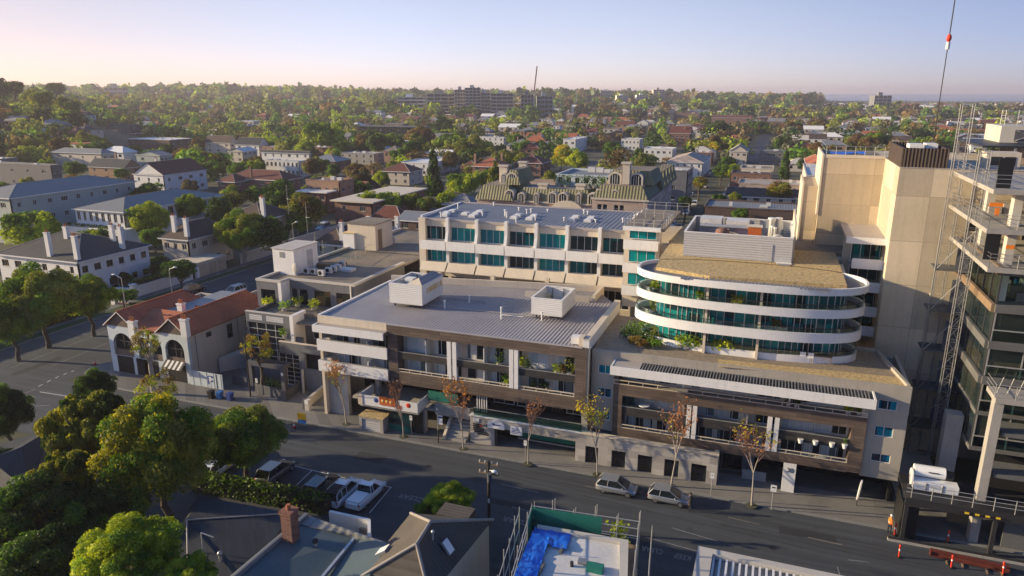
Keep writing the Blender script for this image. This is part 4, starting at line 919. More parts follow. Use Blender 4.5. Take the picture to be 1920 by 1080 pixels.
# ================================================================ tall beige core of the building site next door
G = thing('tower', 'tall windowless beige panel tower with a brown louvred crown', 'tower', (12, 85, 0))
GZ = 29.2
m = MB(); m.box('beige_panel', 4.9, 11.1, 88.6, 100, 8, GZ-.2); m.box('tower_panel', 11.1, 22, 77.8, 100, 0, GZ-.1); m.build('wall', G)
m = MB(); m.box('beige_panel', 4.6, 5.3, 88.4, 100, 18, GZ+.3) if False else m.box('cream', 4.85, 11.1, 88.55, 88.9, GZ-.19, GZ+.15); m.box('membrane', 4.95, 11.1, 88.9, 100, GZ-.19, GZ-.1); m.box('cream', 4.7, 4.895, 88.5, 100, 22.5, GZ+.2); m.box('metal_flash', 11.1, 22, 77.75, 78.0, GZ-.098, GZ-.04); m.build('parapet', G)
m = MB(); m.box('louvre_brown', 11.25, 15.1, 78.0, 78.2, GZ-.09, GZ+1.75); m.box('louvre_brown_side', 11.2, 11.4, 78.2, 87.5, GZ-.09, GZ+1.75); m.box('louvre_brown', 11.4, 15.1, 87.3, 87.5, GZ-.09, GZ+1.75); m.box('louvre_brown_side', 14.9, 15.1, 78.2, 87.3, GZ-.09, GZ+1.75); m.build('louvre', G)
m = MB(); m.box('white_paint', 12, 13.2, 80, 82, GZ-.08, GZ+2.0); m.box('white_paint', 13.6, 14.6, 81, 83, GZ-.08, GZ+2.0); m.box('membrane', 11.4, 14.9, 78.2, 87.3, GZ-.09, GZ+.2); m.each('roof_plant', G)
m = MB()
for i in range(7):
    x = 5.1+i*.98; m.tube('galv', (x, 88.7, GZ+.1), (x, 88.7, GZ+1.1), .025, 5)
for z in (GZ+.6, GZ+1.08): m.tube('galv', (5., 88.7, z), (11., 88.7, z), .022, 5); m.tube('galv', (5., 88.7, z), (5., 99, z), .022, 5)
m.build('guard_rail', G)
m = MB(); m.add('tarp_blue', [(5.6+1.2*i+.2*rnd.random(), 90+j*1.2+.3*rnd.random(), GZ+.02+.28*rnd.random()) for j in range(3) for i in range(4)], [(j*4+i, j*4+i+1, j*4+i+5, j*4+i+4) for j in range(2) for i in range(3)]); tag(m.build('tarpaulin'), 'crumpled blue tarpaulin on the roof of the beige tower', 'tarpaulin')
m = MB(); m.box('beige_panel', 3.2, 4.85, 90, 100, 17, 25.6); m.box('cream', 3.0, 3.195, 89.9, 100, 19, 25.9); m.build('lower_core', G)
for k, z in enumerate((24.6, 21.6, 18.6, 15.6)):
    m = MB(); m.box('void', 17.6, 18.6, 77.76, 77.796, z-1.2, z+1.2); m.box('concrete_pale', 18.6, 18.72, 77.7, 77.796, z-1.25, z+1.25); m.build('shaft_opening', G)
m = MB(); m.box('tower_panel', 15.2, 17.2, 77.2, 77.8, 0, 17); m.build('pilaster', G)
# ================================================================ grey stepped office building
E_ = thing('office_building', 'grey stepped office building with gridded dark glass and a white stair tower on its roof', 'office building', (-53, 76, 0))
YE = 76.0; EZ = 11.5
# upper storey
e0, e1, e1b = xz(480, 525, YE)[0], xz(650, 550, YE)[0], -46.6
xe = lambda px, py, y=YE: xz(px, py, y)[0]
xa, xb_ = xe(522, 545), xe(536, 540)
m = MB((0, YE, 0, 0)); ops = [(xe(490, 555), xe(517, 560), 8.2, 10.4)]
m.wall('grey_render', e0, xa, 7.9, EZ, .3, ops); m.build('wall', E_); win(E_, (0, YE, 0, 0), *ops[0], 1, 1, 'glass_navy', 'grey_dark', .2)
m = MB(); m.box('white_paint', xa, xa+.5, YE-.05, YE+1.8, 7.9, EZ+.02); m.build('blade_wall', E_)
m = MB((0, YE+1.8, 0, 0)); ops = [(xa+.6, xa+1.6, 8.05, 10.4), (xa+1.8, xa+3.3, 8.05, 10.4), (xa+4.3, xa+6.9, 8.2, 10.4), (xa+7.8, e1-.6, 8.2, 10.4)]
m.wall('grey_render', xa+.5, e1, 7.9, EZ, .3, ops); m.build('wall', E_)
for i, o in enumerate(ops): win(E_, (0, YE+1.8, 0, 0), *o, 1 if i < 3 else 1, 1, 'glass_warm' if i > 1 else 'glass_navy', 'grey_dark' if i > 1 else 'frame_white', .15)
m = MB(); m.box('grey_render', e1-.3, e1, YE+2.101, 91.5, 4, EZ); m.box('grey_dark', e0, e0+.3, YE+.301, 98, 0, EZ); m.box('grey_dark', e0, e1, 97.7, 98, 0, EZ-.1); m.tube('white_clean', (e1-.5, YE+1.7, 7.9), (e1-.5, YE+1.7, EZ), .09, 6); m.build('side_wall', E_)
m = MB(); m.prism('membrane', [(e0+.1, YE+.1), (xa+.3, YE+.1), (xa+.3, YE+1.9), (e1-.1, YE+1.9), (e1-.1, 91.4), (-50.5, 91.4), (-50.5, 116), (e0+.1, 116)], EZ-.3, EZ-.1); rf = m.build('roof', E_)
m = MB()
m.ring('concrete_pale', [(e0-.05, 116), (e0-.05, YE-.06), (xa+.52, YE-.06), (xa+.52, YE+1.72), (e1+.05, YE+1.72), (e1+.05, 91.6)], [(e0+.4, 116), (e0+.4, YE+.3), (xa+.1, YE+.3), (xa+.1, YE+2.1), (e1-.5, YE+2.1), (e1-.5, 91.6)], EZ+.003, EZ+.3, False, False); m.build('parapet', E_)
# stair tower, dish, condensers
ta, tb = at(513, 518, EZ), at(552, 545, EZ)
m = MB(); t0, t1 = ta[0]-.6, xe(570, 480, 76)
t0 = xz(515, 520, 80.5)[0]; t1 = xz(555, 530, 80.5)[0]
m.box('white_paint', t0, t1, 80.5, 86, EZ-.1, EZ+3.5); m.box('concrete_pale', t0-.15, t1+.15, 80.35, 86.15, EZ+3.502, EZ+3.65); m.build('stair_tower', rf)
m = MB(); m.box('louvre_grey', t1+.0015, t1+.03, 83.4, 84.8, EZ, EZ+2.9); m.box('frame_grey', t0+1.2, t0+2.0, 80.46, 80.498, EZ+2.3, EZ+3.1); m.build('tower_door', rf)
m = MB(); dx, dy = xz(556, 515, 79.6)[0], 79.6; m.tube('steel', (dx, dy, EZ-.1), (dx, dy, EZ+1.), .05); m.ball('concrete_pale', (dx, dy-.12, EZ+1.25), .7, 14, 8, (.75, .22, 1)); m.build('satellite_dish', rf)
def condenser(x, y, z, w_=.95, h=.9):
    mm = MB(); mm.box('metal_white', x-w_/2, x+w_/2, y-.2, y+.2, z+.1, z+h); mm.ball('void', (x-.12, y-.2, z+h*.55), .3, 10, 5, (1, .12, 1)); mm.box('concrete_dark', x-w_/2, x+w_/2, y-.25, y+.25, z-.02, z+.098); return mm
for px, py in ((576, 513), (589, 514), (603, 517), (617, 512), (626, 509), (634, 506), (642, 500)):
    x, y = at(px, py, EZ); tag(condenser(x, y, EZ-.08).build('condenser'), 'small white air conditioner condenser on the grey building roof', 'air conditioner', 'condensers on the grey building roof')
for px, py in ((694, 463), (705, 464), (722, 458), (735, 456), (728, 455)):
    x, y = at(px, py, EZ); tag(condenser(x, y, EZ-.08, 1.3, 1.2).build('condenser'), 'larger condenser unit beside the cream roof hut', 'air conditioner', 'condensers beside the cream roof hut')
m = MB(); x, y = at(600, 500, EZ); m.box('timber', x-.5, x+3.2, y-.3, y+2.2, EZ-.08, EZ+.5); m.box('metal_white', x+3.6, x+6, y-1.2, y+.2, EZ-.08, EZ+.3); m.build('roof_duct', rf)
m = MB(); x, y = at(654, 466, EZ); m.box('white_paint', x-1.0, x+1.1, y, y+2.2, EZ-.1, EZ+2.5); m.box('ink_gold', x-1.1, x+1.2, y-.1, y+2.3, EZ+2.502, EZ+2.6)
x, y = at(679, 467, EZ); m.box('cream', x-2.5, x+2.6, y, y+5.5, EZ-.1, EZ+4.1); m.box('membrane', x-2.7, x+2.8, y-.2, y+5.7, EZ+4.102, EZ+4.25); m.box('timber', x+2.601, x+2.64, y+.8, y+2.0, EZ-.05, EZ+3.2); m.each('roof_hut', rf)
m = MB()
for px, py, h in ((592, 470, 3.), (606, 476, 2.2), (577, 436, 5.5), (541, 400, 6.)):
    x, y = at(px, py, EZ); m.tube('steel', (x, y, EZ-.1), (x, y, EZ+h), .05); m.tube('steel_dark', (x-.9, y, EZ+h*.8), (x+.9, y, EZ+h*.85), .06); m.tube('steel', (x-.5, y+.3, EZ+h*.5), (x+.6, y, EZ+h*.5), .04)
x, y = at(625, 480, EZ); m.box('rail_glass', x-4, x+3, y, y+.05, EZ, EZ+1.4); m.build('aerial', rf)
m = MB()
for i in range(8):
    x, y = at(640+i*9, 500-i*5, EZ); m.tube('galv', (x, y, EZ-.1), (x, y, EZ+1.0), .03); 
    if i: m.tube('galv', (lx, ly, EZ+.95), (x, y, EZ+.95), .03)
    lx, ly = x, y
m.build('guard_rail', rf)
# planted terrace and the lower glazed front
YG = 70.5; TZ = 8.25
xg = lambda px, py: xz(px, py, YG)[0]
g0, gp, g1 = xg(459, 578), xg(546, 600), A0-.12
m = MB(); m.box('membrane', g0, g1, YG+.3, YE+1.8, TZ-.25, TZ-.05); m.box('grey_dark', g0, g0+.3, YG+.3, YE, 0, TZ+.5); m.build('terrace', E_)
m = MB((0, YG, 0, 0)); gl = (xg(459, 590)+.25, xg(534, 640), 2.4, 7.7); m.wall('grey_render', g0, gp, 0, TZ+.75, .3, [gl]); m.box('concrete_pale', g0-.03, gp, -.04, .34, TZ+.752, TZ+.86)
m.box('louvre_grey', g0+.6, g0+2.6, -.02, .0, 8.0, 8.7); m.box('louvre_grey', g0+3.2, gp-1.2, -.02, .0, 8.0, 8.7); m.build('wall', E_)
win(E_, (0, YG, 0, 0), *gl, 4, 6, 'glass_navy', 'frame_white', .12, .07, 'curtain_wall')
m = MB(); m.box('white_paint', gp, gp+.5, YG-.35, YG+2.4, 4.0, TZ+1.0); m.box('grey_render', gp+.1, gp+1.5, YG-.1, YG+.2, 4.3, 6.4); m.build('blade_wall', E_)
m = MB((0, YG+2.0, 0, 0)); ops = [(gp+1.6, gp+2.4, 5.7, 7.7), (gp+2.6, gp+4.6, 5.6, 7.7)]; m.wall('grey_render', gp+.5, g1, 0, TZ+.4, .3, ops); m.box('timber', gp+.5, g1, -.06, .36, TZ+.402, TZ+.6); m.build('wall', E_)
for o in ops: win(E_, (0, YG+2, 0, 0), *o, 1, 1, 'glass_navy', 'frame_white', .1)
# first floor balcony block with dark opening, lower grid of glass
yb2 = 68.8; b0_ = xz(524, 660, yb2)[0]
m = MB((0, yb2, 0, 0)); op = (xz(571, 660, yb2)[0], g1, 3.1, 5.1); gl2 = (xz(519, 670, yb2)[0]+.3, xz(562, 690, yb2)[0], .6, 4.7)
m.wall('grey_render', b0_, g1, 0, 6.2, .3, [op, gl2]); m.box('cream', b0_, g1, -.03, .33, 6.202, 6.29); m.box('timber', gp+.6, g1-.1, .35, 1.6, 5.3, 5.6); m.box('grey_render', gp-.2, g1, .301, .302, 5, 5.1); m.build('balcony', E_)
win(E_, (0, yb2, 0, 0), *gl2, 3, 7, 'glass_navy', 'frame_white', .12, .06, 'curtain_wall')
m = MB(); m.box('void', op[0], op[1], yb2+.5, yb2+.6, 2.9, 5.2); m.box('grey_render', op[0]-.4, op[1], yb2-.02, yb2+.28, 2.2, 3.098); m.build('opening', E_)
m = MB(); x = xz(574, 725, yb2)[0]; m.tube('concrete_pale', (x, yb2-.6, .1), (x-.3, yb2-.1, 3.0), .16, 6); x = xz(588, 715, yb2)[0]; m.box('concrete_pale', x-.15, x+.15, yb2+.4, yb2+.7, 0, 3.0); m.each('column', E_)
for px, py, z, r, h, lf in ((501, 568, TZ, .8, .9, 'leaf_lime'), (533, 575, TZ, .8, .9, 'leaf_green'), (558, 568, TZ, .8, 1., 'leaf_lime'), (589, 573, TZ, .8, 1., 'leaf_lime'), (627, 566, TZ, 1.1, 2.2, 'leaf_autumn'), (534, 625, 6.2, .7, .9, 'leaf_green')):
    mm = MB(); x, y = at(px, py, z+.5); plant(mm, x, y, z, r, h, lf, 'concrete_pale', 110); tag(mm.build('shrub'), 'orange-leaved shrub at the end of the grey building terrace' if lf == 'leaf_autumn' else 'green potted palm-like plant on the grey building terraces', 'shrub', None if lf == 'leaf_autumn' else 'plants on the grey building terraces')
# blue steel entry frame in front
m = MB(); pa = xz(464, 690, 66.8)[0]; pb = xz(531, 700, 66.8)[0]; T0 = len(m.v)
for x in (pa, pb-.5): m.box('grey_dark', x, x+.55, 66.9, 67.4, .1, 3.4)
m.box('grey_dark', pa, pb+.1, 66.8, 67.2, 3.402, 3.95); m.box('grey_dark', pa, pb+.1, 68.0, 68.18, 3.402, 3.95); m.box('grey_dark', pa, pa+.2, 67.202, 67.998, 3.402, 3.95); m.box('grey_dark', pb-.1, pb+.1, 67.202, 67.998, 3.402, 3.95)
for i in range(9): x = pa+.5+i*(pb-pa-.6)/9; m.box('grey_dark', x, x+.1, 67.202, 67.998, 3.6, 3.9)
m.box('sign_white', pb-.42, pb-.1, 66.86, 66.899, 2.6, 3.0)
tag(m.build('entry_pergola'), 'blue grey steel entry frame in front of the grey building', 'pergola')
def paling(name, pts, z, h, mt, label, cat='fence', step=.14, th=.04):
    mm = MB()
    for a, b in zip(pts[:-1], pts[1:]):
        a = Vector((*a, 0)); b = Vector((*b, 0)); L = (b-a).length; ang = math.atan2(b.y-a.y, b.x-a.x); k = MB((a.x, a.y, ang, 0)); x = 0
        while x < L-.02: k.box(mt, x, min(L, x+step*.86), 0, th, z, z+h); x += step
        k.box(mt, 0, L, th+.002, th+.06, z+h*.8, z+h*.88)
        mm.v and None; o = len(mm.v); mm.v += k.v; mm.f += [tuple(i+o for i in f) for f in k.f]; mm.m += k.m; mm.s += k.s
    return tag(mm.build(name), label, cat)
fq = [at(480, 722), at(480, 738), at(537, 754), at(572, 722)]
paling('timber_fence', [at(479, 738), at(537, 755), at(574, 727)], .1, 1.35, 'grey_dark', 'dark paling fence round the planted forecourt of the grey building')
paling('timber_fence', [at(436, 722), at(464, 728)], .1, 1.3, 'grey_dark', 'short dark paling fence beside the white hoarding')
mm = MB(); x, y = at(510, 728); m0 = MB()
for i in range(260):
    c = Vector((x+rnd.uniform(-1.9, 1.6), y+rnd.uniform(-.5, 1.3), .2+rnd.random()*.9)); s = .13; u = Vector((rnd.uniform(-1, 1), rnd.uniform(-1, 1), rnd.uniform(-1, 1))).normalized(); v = u.orthogonal().normalized(); m0.add('leaf_green' if i % 3 else 'leaf_dark', [tuple(c-u*s), tuple(c+v*s*.7), tuple(c+u*s), tuple(c-v*s*.7)], [(0, 1, 2, 3)])
tag(m0.build('garden_bed'), 'low planting inside the dark paling forecourt', 'garden bed')
# low walls and letterbox by the ramp
m = MB(); a, b = at(578, 762), at(607, 738); m.ring('concrete_pale', [a, b], [(a[0]+.35, a[1]), (b[0]+.35, b[1])], 0.1, 1.2, False, False); tag(m.build('ramp_wall'), 'pale sloping side wall of the ramp left of the brown block', 'low wall')
m = MB(); x, y = at(577, 770); m.box('grey_dark', x-.55, x-.2, y-.2, y+.2, .1, 1.5); m.box('concrete_pale', x-.18, x+.4, y-.25, y+.25, .1, 1.45); m.box('sign_white', x-.15, x+.35, y-.28, y-.252, 1.0, 1.4); tag(m.build('letterbox'), 'pale letterbox pillar at the foot of the ramp', 'letterbox')
# ================================================================ corner building with terracotta roofs and arches
Fh = thing('corner_house', 'two-gabled pale blue corner house with terracotta tiled roofs and tall arched openings', 'house', (-74, 72, 0))
YF = 65.6; f0, f1 = xz(205, 640, YF)[0], xz(356, 680, YF)[0]; EV = 6.6; DF = 16.5
gl0, gl1 = f0, f0 + (f1-f0)*.36; gr0, gr1 = f1 - (f1-f0)*.34, f1
def arch_wall(mm, mt, u0, u1, z0, z1, t, arches, T):
    """wall facing -y with round-headed openings (uc, half width, z sill, z spring)"""
    mm.T = T; us = u0
    for uc, r, zs, zp in sorted(arches):
        mm.box(mt, us, uc-r, 0, t, z0, z1)
        if zs > z0: mm.box(mt, uc-r, uc+r, 0, t, z0, zs)
        n = 12; ar = [(uc-r*math.cos(math.pi*i/n), zp+r*math.sin(math.pi*i/n)) for i in range(n+1)]
        for (xa_, za_), (xb2, zb_) in zip(ar[:-1], ar[1:]):
            mm.add(mt, [(xa_, 0, za_), (xb2, 0, zb_), (xb2, 0, z1), (xa_, 0, z1), (xa_, t, za_), (xb2, t, zb_), (xb2, t, z1), (xa_, t, z1)], [(0, 1, 2, 3), (7, 6, 5, 4), (0, 4, 5, 1), (3, 2, 6, 7)])
        us = uc+r
    mm.box(mt, us, u1, 0, t, z0, z1); mm.T = None
mat('stucco_blue', (.50,.56,.58), .75, .07, .5, 5, streak=.25)
m = MB(); cl, cr = (gl0+gl1)/2, (gr0+gr1)/2; mid = [(gl1+(gr0-gl1)*k, 1.1) for k in (.3, .76)]
rA = (gr1-gr0)*.34
arch_wall(m, 'stucco_blue', f0, f1, 0, EV, .4, [(cl, rA*1.1, 2.5, 4.0), (cr, rA, 2.5, 4.3)] + [(c, r, 2.5, 4.4) for c, r in mid], (0, YF, 0, 0))
m.build('wall', Fh)
m = MB((0, YF, 0, 0))
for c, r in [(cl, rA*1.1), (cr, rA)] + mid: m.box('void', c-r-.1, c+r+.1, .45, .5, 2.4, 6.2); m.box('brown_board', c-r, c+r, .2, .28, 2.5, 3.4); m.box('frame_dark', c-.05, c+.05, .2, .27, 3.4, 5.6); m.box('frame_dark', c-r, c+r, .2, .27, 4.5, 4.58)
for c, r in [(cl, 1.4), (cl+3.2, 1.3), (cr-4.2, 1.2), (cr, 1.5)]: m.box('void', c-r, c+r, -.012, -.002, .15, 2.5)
m.each('arched_opening', Fh)
m = MB()
for i in range(9): x = cr-1.6+i*.36; m.add('stucco_white' if i % 2 else 'ink_black', [(x, YF-.05, 3.0), (x+.36, YF-.05, 3.0), (x+.36, YF-1.0, 2.2), (x, YF-1.0, 2.2)], [(0, 3, 2, 1)])
m.build('striped_awning', Fh)
TE = (f1, YF, math.pi/2, 0)
wo = [(3.2, 4.2, 5.3, 6.0), (7.0, 8.1, 3.9, 5.9), (10.6, 11.6, 3.9, 5.8)]
m = MB(TE); m.wall('stucco_cream', .4, DF, 0, EV, .3, wo); m.build('side_wall', Fh)
for o in wo: win(Fh, TE, *o, 1, 3, 'glass_dark', 'frame_dark', .1)
m = MB(TE); [m.tube('frame_grey', (u, -.06, 0), (u, -.06, EV), .05) for u in (1.3, 9.0)]; m.each('downpipe', Fh)
m = MB(); m.box('stucco_cream', f0, f0+.3, YF+.4, YF+DF, 0, EV); m.box('stucco_cream', f0, f1, YF+DF, YF+DF+.3, 0, EV); m.prism('metal_grey', [(gl1-.5, YF+4), (gr0+.8, YF+4), (gr0+.8, YF+DF), (gl1-.5, YF+DF)], EV+.3, EV+.8); m.build('rear_wall', Fh)
def gable_roof(mm, mt, x0, x1, y0, y1, ez, rz, hip_back=0., th=.14, ov=.35):
    xc = (x0+x1)/2; a = (x0-ov, x1+ov); yb = y1-hip_back
    P_ = [(a[0], y0-ov, ez-.1), (a[1], y0-ov, ez-.1), (a[1], y1, ez-.1), (a[0], y1, ez-.1), (xc, y0-ov, rz), (xc, yb, rz)]
    Q = [(p[0], p[1], p[2]+th) for p in P_]
    mm.add(mt, Q, [(1, 2, 5, 4), (3, 0, 4, 5), (2, 3, 5)]); mm.add(mt, P_, [(4, 5, 2, 1), (5, 4, 0, 3), (5, 3, 2)])
    mm.add('stucco_white', [P_[0], P_[4], Q[4], Q[0], P_[1], Q[1]], [(0, 1, 2, 3), (1, 4, 5, 2)]); mm.tube('terracotta' if 'terra' in mt else 'ridge_cap', (xc, y0-ov, rz+th), (xc, yb, rz+th), .12, 5)
RZf = 8.6
m = MB(); gable_roof(m, 'terracotta', gl0, gl1, YF, YF+DF-3, EV, RZf, 2.5); gable_roof(m, 'terracotta', gr0, gr1, YF, YF+DF, EV, RZf, 2.6)
m.add('terracotta', [(gl1-.4, YF-.3, EV+.02), (gr0+.4, YF-.3, EV+.02), (gr0+1., YF+4.2, EV+1.5), (gl1-1., YF+4.2, EV+1.5)], [(0, 1, 2, 3)]); rf = m.build('roof', Fh)
m = MB()
for a, b in ((gl0, gl1), (gr0, gr1)): m.add('brown_board', [(a+.05, YF-.02, EV), (b-.05, YF-.02, EV), ((a+b)/2, YF-.02, RZf)], [(0, 1, 2)])
m.each('gable', Fh)
def chimney(parent, x, y, z0, z1, w_=.9, d=.6, mt='stucco_white', pots=3, pot='chimney_pot'):
    mm = MB(); mm.box(mt, x-w_/2, x+w_/2, y-d/2, y+d/2, z0, z1); mm.box(mt, x-w_/2-.08, x+w_/2+.08, y-d/2-.08, y+d/2+.08, z1+.002, z1+.16)
    o = mm.build('chimney', parent)
    for i in range(pots):
        px = x + (i-(pots-1)/2)*w_/max(1, pots)*.9; k = MB(); k.tube(pot, (px, y, z1+.16), (px, y, z1+.7), .13, 7, .1); k.build('chimney_pot', o)
    return o
for px, py, z0, w_ in ((346, 608, RZf-1.2, 1.1), (372, 590, EV, 1.0), (340, 578, EV+.8, 1.0), (249, 612, RZf-1.3, 1.1)):
    x, y = at(px, py, z0+1.0); chimney(rf, x, y, z0-.6, z0+1.55, w_*.85, .65)
# hoarding beside the corner house
m = MB(); a, b = at(358, 722), at(405, 733); c = at(415, 735)
m.box('stucco_blue', a[0], c[0], a[1]-.05, a[1]+.05, .1, 2.1)
for x in np.arange(a[0]+.6, c[0], 1.1): m.box('frame_grey', x-.02, x+.02, a[1]-.07, a[1]-.052, .1, 2.1)
x = b[0]-.2; m.box('ink_navy', x-1.2, x-1.1, a[1]-.075, a[1]-.052, .6, 1.7); m.box('ink_navy', x-1.0, x-.4, a[1]-.075, a[1]-.052, 1.5, 1.75); m.box('ink_navy', x-.95, x-.45, a[1]-.075, a[1]-.052, .95, 1.2); m.box('steel_dark', x+.1, x+.2, a[1]-.08, a[1]-.052, .1, 2.1)
tag(m.build('hoarding'), 'pale blue site hoarding with dark lettering marks beside the corner house', 'hoarding')
m = MB(); a, b, c = at(452, 662), at(413, 700), at(462, 690); m.prism('concrete_pale', [b, c, (c[0]+2, c[1]+7), (b[0]+1, b[1]+9)], 0, 2.2); tag(m.build('ramp'), 'pale concrete ramp between the corner house and the grey building', 'ramp')
# flat-roofed rear annexe with the parapet behind the corner house
m = MB(); yq = YF+DF+.4; m.box('stucco_cream', f0+2.5, f1+6, yq, yq+.3, 0, 4.6); m.box('stucco_cream', f0+2.5, f0+2.8, yq+.3, yq+11, 0, 4.8); m.box('concrete_pale', f0+2.5, f1+8, yq+11, yq+11.3, 0, 5.0); m.box('metal_grey', f0+2.8, f1+7.5, yq+.3, yq+11, 3.6, 3.8); m.box('concrete_pale', f1+7.5, f1+8, yq+.3, yq+11, 0, 5.0)
tag(m.build('annexe'), 'low annexe with grey metal roof and cream parapets behind the corner house', 'annexe')
# ================================================================ roofs along the near side of the street
def hip(mm, mt, pts, rz, a, b, th=.12, caps='ridge_cap'):
    """hip roof over four eave corners (near-left, near-right, far-right, far-left) with the ridge a (near) to b (far)"""
    q = list(pts) + [a, b]
    mm.add(mt, q, [(0, 1, 4), (1, 2, 5, 4), (2, 3, 5), (3, 0, 4, 5)])
    for i, j in ((0, 4), (1, 4), (2, 5), (3, 5), (4, 5)): mm.tube(caps, q[i], q[j], .1, 5)
ez, rz_ = 5.6, 8.0
A_, B_ = at(807, 978, rz_), at(781, 1020, rz_)
NL, NR, FR, FL = at(672, 1084, ez), at(806, 1120, ez), at(925, 974, ez), at(770, 962, ez)
H1 = thing('tiled_house', 'foreground house with a dark tiled hip roof and a pale skylight', 'house', (-20, 38, 0))
m = MB(); q = [(*NL, ez), (*NR, ez), (*FR, ez), (*FL, ez), (*B_, rz_), (*A_, rz_)]
m.add('tile_shed', q, [(0, 1, 4), (3, 0, 4, 5)]); m.add('tile_shed_shaded', q, [(1, 2, 5, 4), (2, 3, 5)])  # sunward slopes in the lighter tile, the others with shade painted in
for i, j in ((0, 4), (1, 4), (2, 5), (3, 5), (4, 5)): m.tube('ridge_cap', q[i], q[j], .12, 5)
rf = m.build('roof', H1)
m = MB(); s = .25
cx_, cy_ = (NL[0]+NR[0]+FR[0]+FL[0])/4, (NL[1]+NR[1]+FR[1]+FL[1])/4
m.prism('stucco_cream', [((p[0]-cx_)*.93+cx_, (p[1]-cy_)*.93+cy_) for p in (NL, NR, FR, FL)], 0, ez-.05); m.build('wall', H1)
def on_plane(px, py, p0, p1, p2):
    a, b, c = Vector(p0), Vector(p1), Vector(p2); n = (b-a).cross(c-a); o = Vector((0, 0, H)); d = Vector(ray(px, py)); t = n.dot(a-o)/n.dot(d); return o+d*t, n.normalized()
def skylight(parent, px, py, tri, w_, h, name='skylight', mt='lamp_clear'):
    c, n = on_plane(px, py, *tri)
    if n.z < 0: n = -n
    u = Vector((-n.y, n.x, 0)).normalized(); v = n.cross(u); mm = MB(); P_ = [c+u*a*w_/2+v*b*h/2+n*k for k in (.02, .22) for a, b in ((-1, -1), (1, -1), (1, 1), (-1, 1))]
    mm.add('frame_grey', P_, [(0, 1, 5, 4), (1, 2, 6, 5), (2, 3, 7, 6), (3, 0, 4, 7)]); mm.add(mt, P_, [(4, 5, 6, 7)]); return mm.build(name, parent)
skylight(rf, 837, 1026, (q[1], q[2], q[4]), .62, .95); skylight(rf, 720, 1035, (q[0], q[4], q[3]), .8, .9)
m = MB(); c, n = on_plane(812, 1012, q[1], q[2], q[4]); m.tube('galv', c, c+Vector((0, 0, .55)), .06); m.ball('galv', c+Vector((0, 0, .6)), .13, 8, 5); m.build('vent_pipe', rf)
m = MB(); c = at(845, 962, ez+.1); m.box('tile_shed', c[0]-.9, c[0]+1.6, c[1]-.6, c[1]+1.0, ez-.6, ez+.25); m.build('porch_roof', H1)
# grey gutter building to its left
H2 = thing('metal_roofed_house', 'foreground house with grey green metal roofs, a white parapet and an orange brick chimney', 'house', (-27, 37, 0))
z = 5.0
m = MB(); P_ = lambda px, py, zz: (*at(px, py, zz), zz)
m.add('metal_green', [P_(440, 1085, 5.6), P_(562, 984, 5.6), P_(664, 1008, 5.2), P_(600, 1085, 4.9)], [(0, 3, 2, 1)])
m.add('metal_green', [P_(600, 1085, 4.905), P_(664, 1008, 5.205), P_(727, 1018, 6.0), P_(690, 1085, 6.0)], [(0, 3, 2, 1)])
m.add('zinc', [P_(562, 983, 5.65), P_(575, 968, 5.65), P_(725, 1016, 5.25), P_(664, 1007, 5.25)], [(0, 3, 2, 1)]); m.build('roof', H2)
m = MB()
def bar(mm, mt, p, q_, w_, h, z):
    a = Vector((*at(*p, z), z)); b = Vector((*at(*q_, z), z)); L = (b-a).length; k = MB((a.x, a.y, math.atan2(b.y-a.y, b.x-a.x), z)); k.box(mt, 0, L, -w_/2, w_/2, -h, 0); o = len(mm.v); mm.v += k.v; mm.f += [tuple(i+o for i in f) for f in k.f]; mm.m += k.m; mm.s += k.s
bar(m, 'zinc', (430, 1085), (575, 962), .3, 2.0, 5.9); bar(m, 'zinc', (575, 967), (726, 1020), .18, .6, 5.6); bar(m, 'galv', (664, 1008), (596, 1090), .2, .3, 5.45); m.build('parapet', H2)
m = MB(); q0_, q1_ = at(440, 1090, 0), at(580, 970, 0)
bar(m, 'stucco_white', (618, 958), (692, 974), .25, 2.6, 4.6); bar(m, 'stucco_white', (692, 974), (692, 1006), .22, 2.6, 4.6); m.prism('grey_render', [at(445, 1095, 4.5), at(720, 1095, 4.5), at(718, 1022, 4.5), at(570, 975, 4.5)], 0, 4.45); m.build('wall', H2)
m = MB(); c = at(546, 1008, 5.7); m.box('brick_red', c[0]-.42, c[0]+.42, c[1]-.42, c[1]+.42, 4.5, 7.7); m.box('brick_red', c[0]-.5, c[0]+.5, c[1]-.5, c[1]+.5, 7.702, 7.95); m.tube('chimney_pot', (c[0], c[1], 7.95), (c[0], c[1], 8.35), .16, 8); m.build('chimney', H2)
m = MB(); c = at(592, 1026, 5.2); m.tube('galv', (*c, 5.0), (*c, 5.6), .16, 8); m.ball('steel_dark', (*c, 5.7), .22, 8, 5); c = at(682, 990, 3.8); m.box('steel', c[0]-.25, c[0]+.25, c[1]-.25, c[1]+.25, 3.0, 3.9); m.each('roof_vent', H2)
